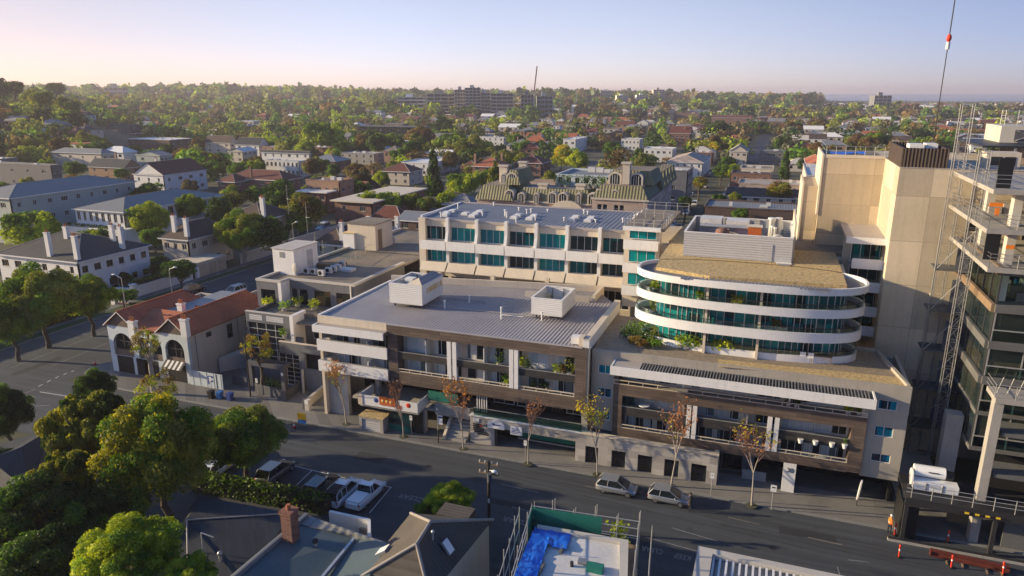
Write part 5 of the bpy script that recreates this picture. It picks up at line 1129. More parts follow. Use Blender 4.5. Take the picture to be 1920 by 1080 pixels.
# dark slate roofs further left
H3 = thing('slate_house', 'foreground house with a very dark low slate roof and a bent aerial', 'house', (-38, 38, 0))
m = MB(); z = 4.2; m.add('slate', [P_(255, 1100, 3.6), P_(455, 1095, 3.9), P_(548, 962, 4.6), P_(372, 930, 4.4), P_(350, 975, 4.9)], [(0, 1, 4), (1, 2, 4), (2, 3, 4), (3, 0, 4)]); m.tube('ridge_cap', P_(350, 975, 4.95), P_(353, 1095, 4.95), .06); m.tube('ridge_cap', P_(350, 975, 4.95), P_(545, 962, 4.65), .06); m.build('roof', H3)
m = MB(); m.prism('grey_dark', [at(275, 1095, 3.6), at(455, 1095, 3.6), at(540, 968, 3.6), at(375, 938, 3.6)], 0, 3.5); m.build('wall', H3)
m = MB(); c = at(382, 1040, 4.2); m.tube('galv', (*c, 4.2), (c[0], c[1], 6.0), .04); m.tube('galv', (c[0], c[1], 6.0), (c[0]+1.0, c[1]+.1, 5.8), .04); m.build('aerial', H3)
m = MB(); c = at(414, 1052, 4.2); m.tube('galv', (*c, 4.1), (*c, 4.7), .12, 8); m.ball('steel', (*c, 4.8), .2); m.each('roof_vent', H3)
H4 = thing('slate_house', 'dark blue roofed house at the left edge behind the big trees', 'house', (-66, 43, 0))
m = MB(); m.add('slate', [P_(-80, 900, 3.6), P_(60, 925, 3.6), P_(92, 806, 3.8), P_(-60, 850, 3.8), P_(-20, 862, 5.2), P_(40, 838, 5.2)], [(0, 1, 5, 4), (1, 2, 5), (2, 3, 4, 5), (3, 0, 4)]); m.build('roof', H4)
m = MB(); m.prism('grey_dark', [at(-70, 900, 3.6), at(55, 920, 3.6), at(85, 812, 3.6), at(-55, 852, 3.6)], 0, 3.5); m.build('wall', H4)
# house under repair: scaffold, green net, blue tarpaulin
zS = 6.2
H5 = thing('renovation_house', 'flat pale metal roofed house under repair inside the scaffold', 'house', (-9.5, 39, 0))
c0, c1, c2, c3 = at(1008, 992, zS), at(1178, 1022, zS), at(1176, 1100, zS), at(965, 1100, zS)
m = MB(); m.prism('stucco_white', [c3, c2, c1, c0], 0, zS-.15); m.build('wall', H5)
m = MB(); m.add('metal_white', [(*c3, zS+.02), (*c2, zS+.02), (*c1, zS+.12), (*c0, zS+.12)], [(0, 1, 2, 3)]); m.build('roof', H5)
m = MB(); m.ring('concrete_pale', [c0, c1, c2], [(c0[0]+.05, c0[1]-.3), (c1[0]-.55, c1[1]-.35), (c2[0]-.5, c2[1])], zS+.13, zS+.4, False, False); m.build('parapet', H5)
m = MB()
for px, py, w_, h in ((1030, 1012, 1.0, .3), (1055, 1026, .2, 1.2), (1013, 1068, .2, 1.5)):
    c = at(px, py, zS+.2); m.box('concrete_dark', c[0]-w_/2, c[0]+w_/2, c[1]-h/2, c[1]+h/2, zS+.12, zS+.25)
m.each('roof_opening', H5)
m = MB(); c = at(1115, 1066, zS+.2); m.box('net_green', c[0]-.5, c[0]+.55, c[1]-.3, c[1]+.3, zS+.03, zS+.45); m.box('steel', c[0]-1.2, c[0]-.6, c[1]+.2, c[1]+.6, zS+.03, zS+.35); m.tube('steel_dark', (c[0]-1.5, c[1]-.1, zS+.03), (c[0]-1.5, c[1]-.1, zS+.4), .12, 8); m.each('roof_equipment', H5)
m = MB(); gx = 9
def crumple(mm, mt, corners, nu, nv, z, amp):
    g = []
    for j in range(nv+1):
        for i in range(nu+1):
            u, v = i/nu, j/nv; a = Vector(corners[0])*(1-u)*(1-v)+Vector(corners[1])*u*(1-v)+Vector(corners[2])*u*v+Vector(corners[3])*(1-u)*v
            g.append((a.x, a.y, z+amp*rnd.random()))
    mm.add(mt, g, [(j*(nu+1)+i, j*(nu+1)+i+1, (j+1)*(nu+1)+i+1, (j+1)*(nu+1)+i) for j in range(nv) for i in range(nu)], True)
zt = zS+.16
crumple(m, 'tarp_blue', [at(958, 1092, zt), at(1004, 1092, zt), at(1030, 1012, zt), at(1003, 990, zt)], 5, 16, zt, .22)
crumple(m, 'tarp_blue', [at(1020, 1022, zt), at(1062, 1034, zt), at(1072, 1002, zt), at(1006, 990, zt)], 8, 5, zt, .22)
tag(m.build('tarpaulin'), 'bright blue tarpaulin along the edge of the white roof under repair', 'tarpaulin')
S5 = thing('scaffold', 'galvanised tube scaffold with green netting round the white roof under repair', 'scaffold', (-10, 40, 0))
o = [(-13.9, 34), (-13.9, 44.4), (-5.7, 44.0), (-5.6, 34)]
s0, s1, s2, s3 = at(960, 1092, 6.8), at(997, 962, 6.8), at(1198, 992, 6.8), at(1187, 1092, 6.8)
def tubes(mm, a, b, n, zs, z1):
    for i in range(n+1):
        x, y = a[0]+(b[0]-a[0])*i/n, a[1]+(b[1]-a[1])*i/n; mm.tube('galv', (x, y, 0), (x, y, z1+(.5 if i % 2 else 0)), .035, 5)
    for z in zs: mm.tube('galv', (*a, z), (*b, z), .032, 5)
for a, b, n in ((s0, s1, 4), (s1, s2, 5), (s2, s3, 4)):
    m = MB(); tubes(m, a, b, n, (1.8, 3.6, 5.4, 6.2, 6.8, 7.4), 7.6); d = Vector((b[0]-a[0], b[1]-a[1])).normalized(); nn = (-d.y*.9, d.x*.9)
    tubes(m, (a[0]+nn[0], a[1]+nn[1]), (b[0]+nn[0], b[1]+nn[1]), n, (5.4, 6.8), 7.2); m.build('scaffold_bay', S5)
e = ((s2[0]-s1[0])*.66+s1[0], (s2[1]-s1[1])*.66+s1[1])
m = MB(); m.ring('net_green', [s1, e], [(s1[0], s1[1]-.04), (e[0], e[1]-.04)], 4.2, 7.3, False, False); b_ = (s1[0]*.75+s0[0]*.25, s1[1]*.75+s0[1]*.25); m.ring('net_green', [b_, s1], [(b_[0]+.04, b_[1]), (s1[0]+.04, s1[1])], 4.2, 7.2, False, False); m.each('safety_net', S5)
m = MB()
for a, b in ((s0, s1), (s3, s2)):
    d = Vector((b[0]-a[0], b[1]-a[1])).normalized()
    m.ring('timber', [(a[0], a[1]), (b[0], b[1])], [(a[0]+.7*(1 if a is s0 else -1), a[1]), (b[0]+.7*(1 if a is s0 else -1), b[1])], 5.42, 5.47, False, False)
m.each('plank', S5)
m = MB(); x, y = at(1160, 1015, 5)
for i in range(240):
    c = Vector((x+rnd.gauss(0, .35), y+rnd.gauss(0, .35), 2.5+rnd.random()*4.2)); s = .15; u = Vector((rnd.uniform(-1, 1), rnd.uniform(-1, 1), rnd.uniform(-1, 1))).normalized(); v = u.orthogonal().normalized(); m.add('leaf_lime', [tuple(c-u*s), tuple(c+v*s*.7), tuple(c+u*s), tuple(c-v*s*.7)], [(0, 1, 2, 3)])
m.tube('bark', (x, y, 0), (x, y, 5.5), .07, 6); tag(m.build('sapling'), 'slender bright green sapling behind the scaffold corner', 'tree')
# white ribbed roof at the bottom edge
H6 = thing('warehouse', 'low building with a white ribbed roof at the bottom edge of the street', 'warehouse', (2, 41, 0))
zW = 6.0; w0, w1_ = at(1312, 1024, zW), at(1600, 1084, zW); yw = w0[1]
m = MB(); m.box('stucco_cream', w0[0], w0[0]+12, yw-9, yw-.02, 0, zW-.5); m.build('wall', H6)
m = MB(); m.box('concrete_pale', w0[0]-.1, w0[0]+12.2, yw-.55, yw, zW-.5, zW); m.box('concrete_pale', w0[0]-.1, w0[0]+.9, yw-9, yw-.552, zW-.5, zW); m.build('parapet', H6)
m = MB(); x = w0[0]+.95; m.box('metal_grey', w0[0]+.9, w0[0]+12.2, yw-9, yw-.56, zW-.6, zW-.4)
while x < w0[0]+12: m.box('white_clean', x, x+.14, yw-9, yw-.62, zW-.398, zW-.2); x += .42
m.build('roof', H6)
# ================================================================ glass building under construction on the right
K = thing('construction_building', 'unfinished glass and concrete building with open upper floors on the right', 'building', (28, 80, 0))
kx, ky = 17.4, 64.5; fls = [28.9, 25.85, 22.8, 19.75, 16.7, 13.65, 10.6, 7.4]
def slab(z, x0, y0, t=.35, x1=44, y1=100, mt='concrete_pale'):
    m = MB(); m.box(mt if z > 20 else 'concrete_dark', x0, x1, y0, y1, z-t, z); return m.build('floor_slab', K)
for i, z in enumerate(fls):
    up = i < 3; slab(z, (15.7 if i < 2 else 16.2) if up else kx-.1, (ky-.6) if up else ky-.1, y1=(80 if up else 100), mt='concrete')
m = MB()
for z in fls[:3]: m.box('concrete', 19.5, 44, 80.01, 100, z-.35, z)
m.build('floor_slab', K)
m = MB()
for i, z in enumerate(fls[:3]):
    zb = fls[i+1]
    for x in (18.0, 23.5, 29, 34.5):
        for y in (66.3, 74, 82, 90): m.box('concrete_pale', x-.3, x+.3, y-.45, y+.45, zb, z-.351)
m.each('column', K)
m = MB()
for i, z in enumerate(fls[:3]): m.box('stucco_pink', 20, 40, 79+i, 79.3+i, fls[i+1]+.01, z-.36); m.box('tower_panel', 24, 40, 86, 86.3, fls[i+1]+.01, z-.36)
m.each('core_wall', K)
# glazed lower floors
for i in range(2, len(fls)-1):
    zt, zb = fls[i]-.352, fls[i+1]+.002
    if i > 2:
        m = MB(); m.box('glass_site', kx+.1, 44, ky+.05, ky+.12, zb+.9, zt); m.box('rail_glass_green', kx+.1, 44, ky-.02, ky+.03, zb, zb+.9); g = m.build('front_glazing', K)
        m = MB()
        for x in np.arange(kx+.1, 44, 2.4): m.box('frame_grey', x-.05, x+.05, ky-.0, ky+.16, zb, zt)
        m.box('galv', kx+.1, 44, ky-.05, ky+.05, zb+.9, zb+.98); m.build('mullion', g)
    m = MB(); m.box('site_glass' if i == 2 else 'glass_site', kx, kx+.06, ky+.1, 98, zb, zt); g = m.build('side_glazing', K)
    m = MB()
    for y in np.arange(ky+.1, 98, 2.2): m.box('frame_dark', kx-.05, kx+.1, y-.05, y+.05, zb, zt)
    m.build('mullion', g)
m = MB()
for i in (2, 3, 4, 5): z = fls[i]; m.box('timber' if i < 4 else 'concrete_dark', kx-.35, kx-.101, ky-.1, 99, z-.6, z+.06); m.box('concrete_dark', kx-.1, 44, ky-.3, ky-.101, z-.6, z+.05)
m.build('spandrel', K)
# edge rails, props, stacked material on the open floors
m = MB()
for i, z in enumerate(fls[:3]):
    xw = 15.8 if i < 2 else 16.3; yy = ky-.5
    for h in (.45, .8, 1.1): m.tube('galv', (xw, yy, z+h), (44, yy, z+h), .022, 5); m.tube('steel', (xw, yy, z+h), (xw, 79.8, z+h), .022, 5)
    for x in np.arange(xw, 40, 1.9): m.tube('galv', (x, yy, z), (x, yy, z+1.15), .025, 5)
    for y in np.arange(yy, 79.8, 2.2): m.tube('steel', (xw, y, z), (xw, y, z+1.15), .025, 5)
m.build('edge_rail', K)
m = MB()
for i, z in enumerate(fls[1:4]):
    for k in range(16):
        x, y = 18+rnd.random()*14, 66+rnd.random()*10; s = .3+rnd.random()*.6; mt = rnd.choice(['timber', 'concrete', 'galv', 'stucco_white', 'concrete_dark', 'panel_blue', 'safety_yellow'])
        m.box(mt, x-s, x+s, y-s*.5, y+s*.5, z+.005, z+.2+rnd.random()*.8)
for k in range(10): x = 21+k*.4; m.box('timber', x, x+.1, 74, 74.15, fls[0]+.01, fls[0]+.9+.5*rnd.random())
m.box('stucco_cream', 18.6, 21.4, 80, 82, fls[0]+.01, fls[0]+1.7); m.box('glass_dark', 19, 19.9, 79.96, 79.998, fls[0]+.5, fls[0]+1.3); m.box('glass_dark', 20.1, 21., 79.96, 79.998, fls[0]+.5, fls[0]+1.3)
m.each('stacked_material', K)
m = MB(); m.box('steel_dark', 19.5, 44, 86, 99, fls[0]+1.75, fls[0]+1.95)
for x in (19.8, 22.4, 25, 27.6, 30.2): m.box('steel', x-.1, x+.1, 86, 86.2, fls[0], fls[0]+1.748); m.box('steel', x-.1, x+.1, 98, 98.2, fls[0], fls[0]+1.748)
m.box('stucco_pink', 22, 40, 90, 90.3, fls[0], fls[0]+1.748); m.box('concrete_pale', 22.3, 30, 92, 98.5, fls[0]+1.952, fls[0]+3.7); m.box('grey_dark', 23.6, 26.6, 91.9, 91.998, fls[0]+2.1, fls[0]+3.3); m.build('roof_frame', K)
m = MB()
m.tube('zinc', (23.6, 91.85, fls[0]+2.1), (26.6, 91.85, fls[0]+3.3), .07); m.tube('zinc', (26.6, 91.85, fls[0]+2.1), (23.6, 91.85, fls[0]+3.3), .07)
for x, y in ((23, 94), (27, 95)):
    for dx in (0, 1.6):
        for dy in (0, 1.6): m.tube('galv', (x+dx, y+dy, fls[0]+3.7), (x+dx, y+dy, fls[0]+5.3), .04)
    for z in (4.2, 4.7, 5.2): m.tube('galv', (x, y, fls[0]+z), (x+1.6, y, fls[0]+z), .035); m.tube('galv', (x, y, fls[0]+z), (x, y+1.6, fls[0]+z), .035)
m.build('bracing', K)
m = MB()
for z in (fls[0], fls[1]): m.box('ink_black', 16.0, 17.0, ky+.4, ky+.5, z-2.6 if z == fls[1] else z+.02, z-.4 if z == fls[1] else z+2.3)
m.each('debris_screen', K)
m = MB(); z = fls[1]; m.box('safety_orange', 15.9, 16.8, ky+.6, ky+.66, z+1.6, z+1.9); m.box('safety_orange', 16.3, 16.6, ky+.5, ky+.55, z+.9, z+1.5); z = fls[2]; m.box('safety_orange', 17.6, 18.2, ky+1, ky+1.06, z+1.3, z+1.6); m.each('safety_mesh', K)
# lower podium with the sunlit columns near the street
m = MB(); m.box('concrete', 17.7, 44, 61.4, 64.15, 12.6, 13.0); m.box('concrete', 17.7, 18.35, 61.5, 62.4, 0, 12.598); m.build('street_column', K)
m = MB(); m.box('concrete', 15.9, 17.2, 66.8, 68, 0, 9.0); m.build('street_column', K)
m = MB(); m.box('concrete', 24, 25.2, 61.4, 62.7, 0, 12.598); m.build('street_column', K)
m = MB()
for z in (6.2, 9.8): m.box('concrete_dark', 18.6, 44, 61.6, 64.1, z, z+.3)
m.build('lower_deck', K)
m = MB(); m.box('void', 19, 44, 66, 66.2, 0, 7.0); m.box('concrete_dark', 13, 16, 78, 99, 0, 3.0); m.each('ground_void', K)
m = MB()
for h in (.4, .75, 1.1): m.tube('galv', (17.6, 61.5, 13.0+h), (40, 61.5, 13.0+h), .025, 5); m.tube('galv', (17.6, 61.5, 13.0+h), (17.6, 64, 13.0+h), .025, 5)
for x in np.arange(17.6, 34, 1.4): m.tube('galv', (x, 61.5, 13.0), (x, 61.5, 14.15), .025, 5)
for x in np.arange(18, 30, .7): m.tube('galv', (x, 62.6, 13.0), (x+.3, 62.6, 14.4), .03, 5)
m.build('edge_rail', K)
# concrete yard between the podium block and the site
m = MB(); m.prism('concrete_dark', [(12.7, 66.2), (17.3, 66.2), (17.3, 100), (12.7, 78)], 0.0, .14); m.box('concrete_pale', 13.0, 17.2, 67.2, 77, .142, .35); o = m.build('site_yard'); tag(o, kind='structure')
m = MB()
for k in range(9): x, y = at(1720+rnd.random()*70, 838+rnd.random()*18, .5); m.box('steel_red' if k % 2 else 'steel', x-.8, x+.8, y-.06, y+.06, .36+.1*(k % 3), .45+.1*(k % 3))
tag(m.build('steel_bars'), 'loose steel bars lying on the pale slab of the site yard', 'steel bars')
# hoist masts
def mast(x, y, z0, z1, w_, label, name='hoist_mast'):
    m = MB(); z = z0
    for dx in (0, w_):
        for dy in (0, w_): m.tube('steel', (x+dx, y+dy, z0), (x+dx, y+dy, z1), .04, 5)
    k = 0
    while z < z1-.1:
        zz = min(z1, z+1.25)
        for a, b in (((0, 0), (w_, 0)), ((w_, 0), (w_, w_)), ((w_, w_), (0, w_)), ((0, w_), (0, 0))):
            m.tube('steel', (x+a[0], y+a[1], z), (x+b[0], y+b[1], z), .022, 4); p, q = (a, b) if k % 2 else (b, a); m.tube('steel', (x+p[0], y+p[1], z), (x+q[0], y+q[1], zz), .018, 4)
        z = zz; k += 1
    return tag(m.build(name), label, 'hoist mast')
def xat(px, py, y): return xz(px, py, y)
mx, mz = xz(1797, 195, 76.5); mx2 = xz(1758, 470, 76.5)[0]
mast(mx2+.15, 76.3, 0, mz, .95, 'tall lattice hoist mast in front of the beige tower face')
m2x, m2z = xz(1846, 262, 69); mast(xz(1805, 480, 69)[0], 68.7, 0, 31.5, .75, 'second lattice mast beside the open slab edges')
m = MB(); x = xz(1765, 560, 76)[0]
for k, z in enumerate((4, 8, 12, 16, 20)): m.box('concrete_dark', x-1.2, x+1.6, 74.6, 77.0, z, z+.15); m.tube('steel', (x-1.2, 74.6, z), (x-1.2, 74.6, z+4), .06); m.tube('steel', (x+1.6, 74.6, z), (x+1.6, 74.6, z+4), .06); m.tube('steel', (x-1.2, 74.6, z), (x+1.6, 74.6, z+4), .04); m.box('grey_dark', x+.4, x+1.5, 74.7, 74.76, z+.2, z+3.2)
tag(m.build('scaffold_tower'), 'dark scaffold stair tower in the shade between beige tower and glass building', 'scaffold')
# crane rope with its red and white block
m = MB(); rx, ry = xz(1779, 75, 92)[0], 92; zt = 62; zb = xz(1764, 176, 92)[1]; zc = xz(1779, 75, 92)[1]
m.tube('steel_dark', (rx, ry, zc), (rx, ry, zt), .06, 5); m.tube('steel_dark', (rx, ry, zb-9), (rx, ry, zc-.9), .05, 5); r_ = tag(m.build('crane_rope'), 'crane rope hanging down at the top right with a red and white hook block', 'crane rope')
m = MB(); m.ball('safety_red', (rx, ry, zc+.2), .26, 10, 6, (1, 1, 1.6)); m.tube('stucco_white', (rx, ry, zc-.95), (rx, ry, zc-.2), .2, 8); m.build('hook_block', r_)
# street gantry with white site unit on its deck
S = thing('gantry', 'black steel protection gantry over the footpath in front of the glass building', 'gantry', (17, 61.5, 0))
gx0, gx1 = 12.4, 40; gz = 4.0
m = MB(); m.box('steel_dark', gx0, gx1, 60.2, 64.0, gz-.25, gz); m.box('steel_dark', gx0, gx1, 60.0, 60.2, gz-.7, gz-.0); m.box('steel_dark', gx0, gx1, 64.0, 64.2, gz-.7, gz); m.build('deck', S)
for x in (12.6, 18.9, 25.2, 31.5):
    for y in (60.2, 63.8): m = MB(); m.box('steel_dark', x-.15, x+.15, y-.15, y+.15, .1, gz-.702); m.build('post', S)
m = MB()
for h in (.45, .8, 1.15): m.tube('galv', (gx0, 60.15, gz+h), (gx1, 60.15, gz+h), .03, 5)
for x in np.arange(gx0+.4, gx1, 1.45): m.tube('galv', (x, 60.15, gz), (x, 60.15, gz+1.2), .035, 5)
m.build('guard_rail', S)
m = MB(); m.box('timber', 16.4, 18.8, 63.6, 63.68, .5, 2.6); m.box('concrete_dark', 20, 22.2, 61.6, 61.7, .1, 2.6); m.box('ink_black', gx0-.02, gx0+.1, 60.4, 63.6, .1, 3.2); m.box('ink_black', gx0+.3, gx0+1.2, 60.4, 60.5, .1, 3.0); m.each('hoarding', S)
m = MB(); m.box('lamp_clear', 14.2, 15.9, 61.8, 61.95, gz-.4, gz-.3); m.box('lamp_clear', 20.6, 22.4, 61.8, 61.95, gz-.4, gz-.3); m.each('strip_light', S)
m = MB()
for i in range(9): x = 16.3+i*.36; m.box('safety_yellow' if i % 2 else 'ink_black', x, x+.3, 59.94, 59.998, gz-.55, gz-.4)
m.build('hazard_strip', S)
U = thing('water_tank', 'white cylindrical tank and chest on the black gantry deck', 'tank', (14.4, 62.3, gz))
ux, uy = xz(1708, 905, 62)[0]+.1, 62.0
m = MB(); m.tube('tank_white', (ux+.1, uy+.7, gz+1.3), (ux+2.4, uy+.7, gz+1.3), .5, 16); m.tube('ink_black', (ux+2.4, uy+.7, gz+1.25), (ux+3.0, uy+.7, gz+1.15), .38, 12); m.build('tank_body', U)
m = MB(); m.box('tank_white', ux, ux+3.3, uy-.5, uy+.5, gz+.1, gz+.78); m.box('steel_dark', ux, ux+3.3, uy-.45, uy+1.3, gz, gz+.098); m.tube('tank_white', (ux-.12, uy+.35, gz+.8), (ux-.02, uy+.35, gz+.8), .72, 18); m.build('chest', U)
m = MB()
for x in (.9, 2.1): m.box('steel', ux+x, ux+x+.1, uy-.54, uy-.502, gz+.12, gz+.8)
m.box('ink_black', ux+1.1, ux+1.9, uy+.16, uy+.2, gz+1.42, gz+1.5); m.build('strap', U)
# plastic delineator posts, red beam, jersey edge, sign
def bollard(x, y, label, lean=0.):
    t = thing('traffic_post', label, 'traffic post', (x, y, .015), 'red delineator posts on the road by the gantry')
    m = MB(); m.tube('safety_red', (x, y, .08), (x+lean, y, 1.05), .07, 8); m.ball('safety_red', (x+lean, y, 1.08), .1, 8, 5); m.build('post', t)
    m = MB(); m.tube('sign_white', (x+lean*.6, y, .62), (x+lean*.75, y, .78), .076, 8); m.build('reflective_band', t)
    m = MB(); m.tube('rubber', (x, y, .0), (x, y, .08), .24, 10, .18); m.build('base', t)
for px, py, lb in ((1685, 1045, 'red traffic post alone on the road left of the red steel beam'), (1776, 1017, 'red traffic post under the black gantry edge'), (1858, 1035, 'red traffic post beside the right part of the gantry edge'), (1783, 1065, 'red traffic post standing against the middle of the red steel beam'), (1880, 1078, 'red traffic post at the right end of the red steel beam'), (1677, 1004, 'red traffic post next to the orange vested worker')):
    x, y = at(px, py); bollard(x, y, lb, rnd.uniform(-.06, .06))
m = MB(); a, b = at(1742, 1042), at(1892, 1076); a = (a[0], a[1]); L = math.hypot(b[0]-a[0], b[1]-a[1]); k = MB((a[0], a[1], math.atan2(b[1]-a[1], b[0]-a[0]), .12))
k.box('steel_red', 0, L, -.2, .2, 0, .05); k.box('steel_red', 0, L, -.2, .2, .45, .5); k.box('steel_red', 0, L, -.03, .03, .052, .448); k.box('steel_red', 0, .08, -.2, .2, .052, .448)
tag(k.build('steel_beam'), 'dark red steel beam lying on the road in front of the gantry', 'steel beam')
for i, f in enumerate((.22, .42, .72, .9)):
    x, y = a[0]+(b[0]-a[0])*f, a[1]+(b[1]-a[1])*f; m = MB((x, y, math.pi/2-.1, 0)); m.box('timber', -.75, .75, -.06, .06, .013, .118); tag(m.build('timber_bearer'), 'short timber bearer under the dark red steel beam', 'timber', 'bearers under the red beam')
m = MB(); a, b = at(1664, 1012), at(1935, 1062); k = MB((a[0], a[1], math.atan2(b[1]-a[1], b[0]-a[0]), 0)); k.box('concrete', 0, 12, -.18, .18, .013, .22); k.box('steel_dark', 0, 12, -.12, .12, .222, .3); tag(k.build('base_beam'), 'long pale base beam along the road edge of the gantry', 'base beam')
def street_sign(px, py, h, label, w_=.32, hh=.45, back=False, cat='sign'):
    x, y = at(px, py); t = thing('street_sign', label, cat, (x, y, .13)); m = MB(); m.tube('galv', (x, y, .1), (x, y, .1+h), .04, 6); m.build('post', t)
    m = MB(); m.box('sign_white', x-w_/2, x+w_/2, y-.05, y-.03, h-hh, h+.1); m.build('sign_panel', t); m = MB(); m.box('ink_black', x-w_/2+.1, x+w_/2-.1, y-.056, y-.051, h-hh*.35, h-.08); m.build('sign_mark', t)
street_sign(1332, 938, 2.7, 'white parking sign on a grey post at the end of the stone wall'); street_sign(1446, 958, 2.5, 'white parking sign on a grey post by the bare orange tree', .5, .55)
street_sign(985, 868, 2.4, 'white parking sign beside the tree at the garage mouth'); street_sign(772, 817, 2.3, 'white parking sign in front of the teal shopfront')
street_sign(1690, 1000, 3.0, 'white site sign on a pole at the gantry corner', .5, .6); street_sign(484, 742, 2.2, 'small white sign in front of the dark paling fence'); street_sign(398, 742, 2.4, 'white parking sign beside the pale blue hoarding')
x, y = at(822, 832); t = thing('banner_pole', 'dark banner pole with a grey hanging banner by the entrance stair', 'banner pole', (x, y, .13)); m = MB(); m.tube('steel_dark', (x, y, .1), (x, y, 1.6), .07); m.tube('galv', (x, y, 1.6), (x, y, 3.9), .05); m.ball('galv', (x, y, 3.95), .12, 8, 5); m.build('post', t)
m = MB(); m.box('sign_white', x+.06, x+.55, y-.02, y+.02, 2.3, 3.3); m.box('ink_navy', x+.061, x+.549, y-.024, y-.021, 3.0, 3.25); m.build('banner', t)
x, y = at(558, 800); t = thing('road_work_sign', 'yellow and blue road work sign standing beside a red cone', 'sign', (x+.5, y, 0)); m = MB(); m.box('sign_yellow', x+.1, x+1.2, y-.02, y+.02, .95, 1.75); m.box('panel_blue', x+.1, x+1.2, y-.02, y+.02, .45, .94); m.build('sign_panel', t); m = MB(); [m.tube('steel_dark', (x+d, y+.05, .01), (x+d, y+.03, .5), .03) for d in (.2, 1.1)]; m.build('leg', t)
def cone(px, py, label):
    x, y = at(px, py); t = thing('traffic_cone', label, 'traffic cone', (x, y, .012)); m = MB(); m.tube('safety_red', (x, y, .05), (x, y, .75), .17, 12, .03); m.build('cone', t); m = MB(); m.tube('sign_white', (x, y, .35), (x, y, .52), .112, 12, .078); m.build('reflective_band', t); m = MB(); m.box('rubber', x-.24, x+.24, y-.24, y+.24, 0.012, .05); m.build('base', t)
cone(552, 803, 'red traffic cone beside the yellow and blue road work sign'); cone(178, 684, 'red traffic cone on the corner kerb extension')
# wheelie bins and furniture by the corner house
for px, py, mt, lb in ((397, 748, 'ink_black', 'dark wheelie bin nearest the pale blue hoarding'), (413, 749, 'panel_blue', 'bright blue wheelie bin between the dark bin and the wide blue one'), (432, 752, 'ink_navy', 'navy wheelie bin on the kerb nearest the brown tree trunk')):
    x, y = at(px, py); t = thing('wheelie_bin', lb, 'bin', (x, y, .02)); m = MB(); m.add(mt, [(x-.25, y-.28, .15), (x+.25, y-.28, .15), (x+.25, y+.28, .15), (x-.25, y+.28, .15), (x-.3, y-.34, 1.0), (x+.3, y-.34, 1.0), (x+.3, y+.34, 1.0), (x-.3, y+.34, 1.0)], [(0,3,2,1),(4,5,6,7),(0,1,5,4),(1,2,6,5),(2,3,7,6),(3,0,4,7)]); m.build('bin_body', t); m = MB(); m.box(mt, x-.32, x+.32, y-.36, y+.38, 1.002, 1.08); m.build('lid', t); m = MB(); [m.tube('rubber', (x+d, y+.3, .15), (x+d+.06, y+.3, .15), .13, 10) for d in (-.3, .24)]; m.build('wheel', t)
# utility poles and wires
def pole(px, py, h, label, arms=2, r=.14):
    x, y = at(px, py); t = thing('utility_pole', label, 'utility pole', (x, y, 0)); m = MB(); m.tube('hedge_wood', (x, y, 0), (x, y, h), r, 8, r*.75); m.build('post', t)
    m = MB()
    for k in range(arms): z = h-.3-k*.9; m.box('timber', x-.9, x+.9, y-.06, y+.06, z-.06, z+.06); [m.tube('stucco_white', (x+d, y, z+.06), (x+d, y, z+.25), .05) for d in (-.8, -.3, .3, .8)]
    m.build('cross_arm', t)
    return t, x, y, h
t, ux_, uy_, uh = pole(917, 985, 6.2, 'timber street pole with cross arms, transformer fittings and a pale lamp beside the tiled house', 2, .16)
m = MB(); m.tube('grey_dark', (ux_+.2, uy_-.3, uh-1.8), (ux_+.2, uy_-.3, uh-1.0), .22, 8); m.box('sign_white', ux_-.02, ux_+.15, uy_-.2, uy_-.14, uh-3.9, uh-3.5); m.build('transformer', t)
m = MB(); m.tube('galv', (ux_, uy_, uh-.9), (ux_+.55, uy_-.3, uh-.7), .04); m.ball('lamp_clear', (ux_+.65, uy_-.32, uh-.72), .2, 8, 5, (1.4, 1, .6)); m.build('street_light', t)
m = MB()
def sag(mm, a, b, s, n=10, r=.018, mt='steel_dark'):
    p = [(a[0]+(b[0]-a[0])*i/n, a[1]+(b[1]-a[1])*i/n, a[2]+(b[2]-a[2])*i/n - s*4*(i/n)*(1-i/n)) for i in range(n+1)]; mm.path(mt, p, r, 4)
for d, k in ((-.8, 0), (-.3, 0), (.3, 0), (.8, 0), (0, .9)): sag(m, (ux_+d*.2, uy_+d, uh-.1-k), (40, 47+d, 6.5-k), .7, 14, .011, 'steel_dark')
tag(m.build('power_line'), 'bundle of power lines running along the street from the timber pole', 'power line')
for k in range(3):
    m = MB(); sx = (-6.5+k*5.5 if k else -12.)
    for i in range(16):
        f = (sx+i*.14-ux_)/(40-ux_); z = 6.1-.7*4*f*(1-f)+.3*f+.02; m.tube('ridge_cap', (sx+i*.14, uy_+.3*(k % 2)+(47-uy_)*f, z-.04), (sx+i*.14+.05, uy_+.3*(k % 2)+(47-uy_)*f, z+.03), .02, 4)
    tag(m.build('line_marker'), 'yellow twisted marker wrapped round the street power lines', 'line marker', 'markers on the power lines')
pole(250, 690, 9.5, 'dark street pole with a bent lamp arm behind the corner house', 1); pole(470, 745, 8., 'slim dark pole between the corner house and the grey building', 0, .1)
def street_lamp(px, py, h, arm, label):
    x, y = at(px, py); t = thing('street_lamp', label, 'street lamp', (x, y, .1)); m = MB(); m.tube('galv', (x, y, .1), (x, y, h), .09, 8, .06); m.tube('galv', (x, y, h), (x+arm, y, h+.5), .045, 6); m.build('post', t); m = MB(); m.ball('lamp_clear', (x+arm, y, h+.48), .3, 10, 6, (1.5, .8, .4)); m.build('lamp_head', t)
street_lamp(238, 592, 6.5, -1.6, 'street lamp with a pale head over the white garden wall'); street_lamp(325, 566, 6.0, 1.4, 'street lamp beside the green street sign'); street_lamp(553, 480, 7.5, 1.2, 'grey street lamp on the side road by the stair tower')
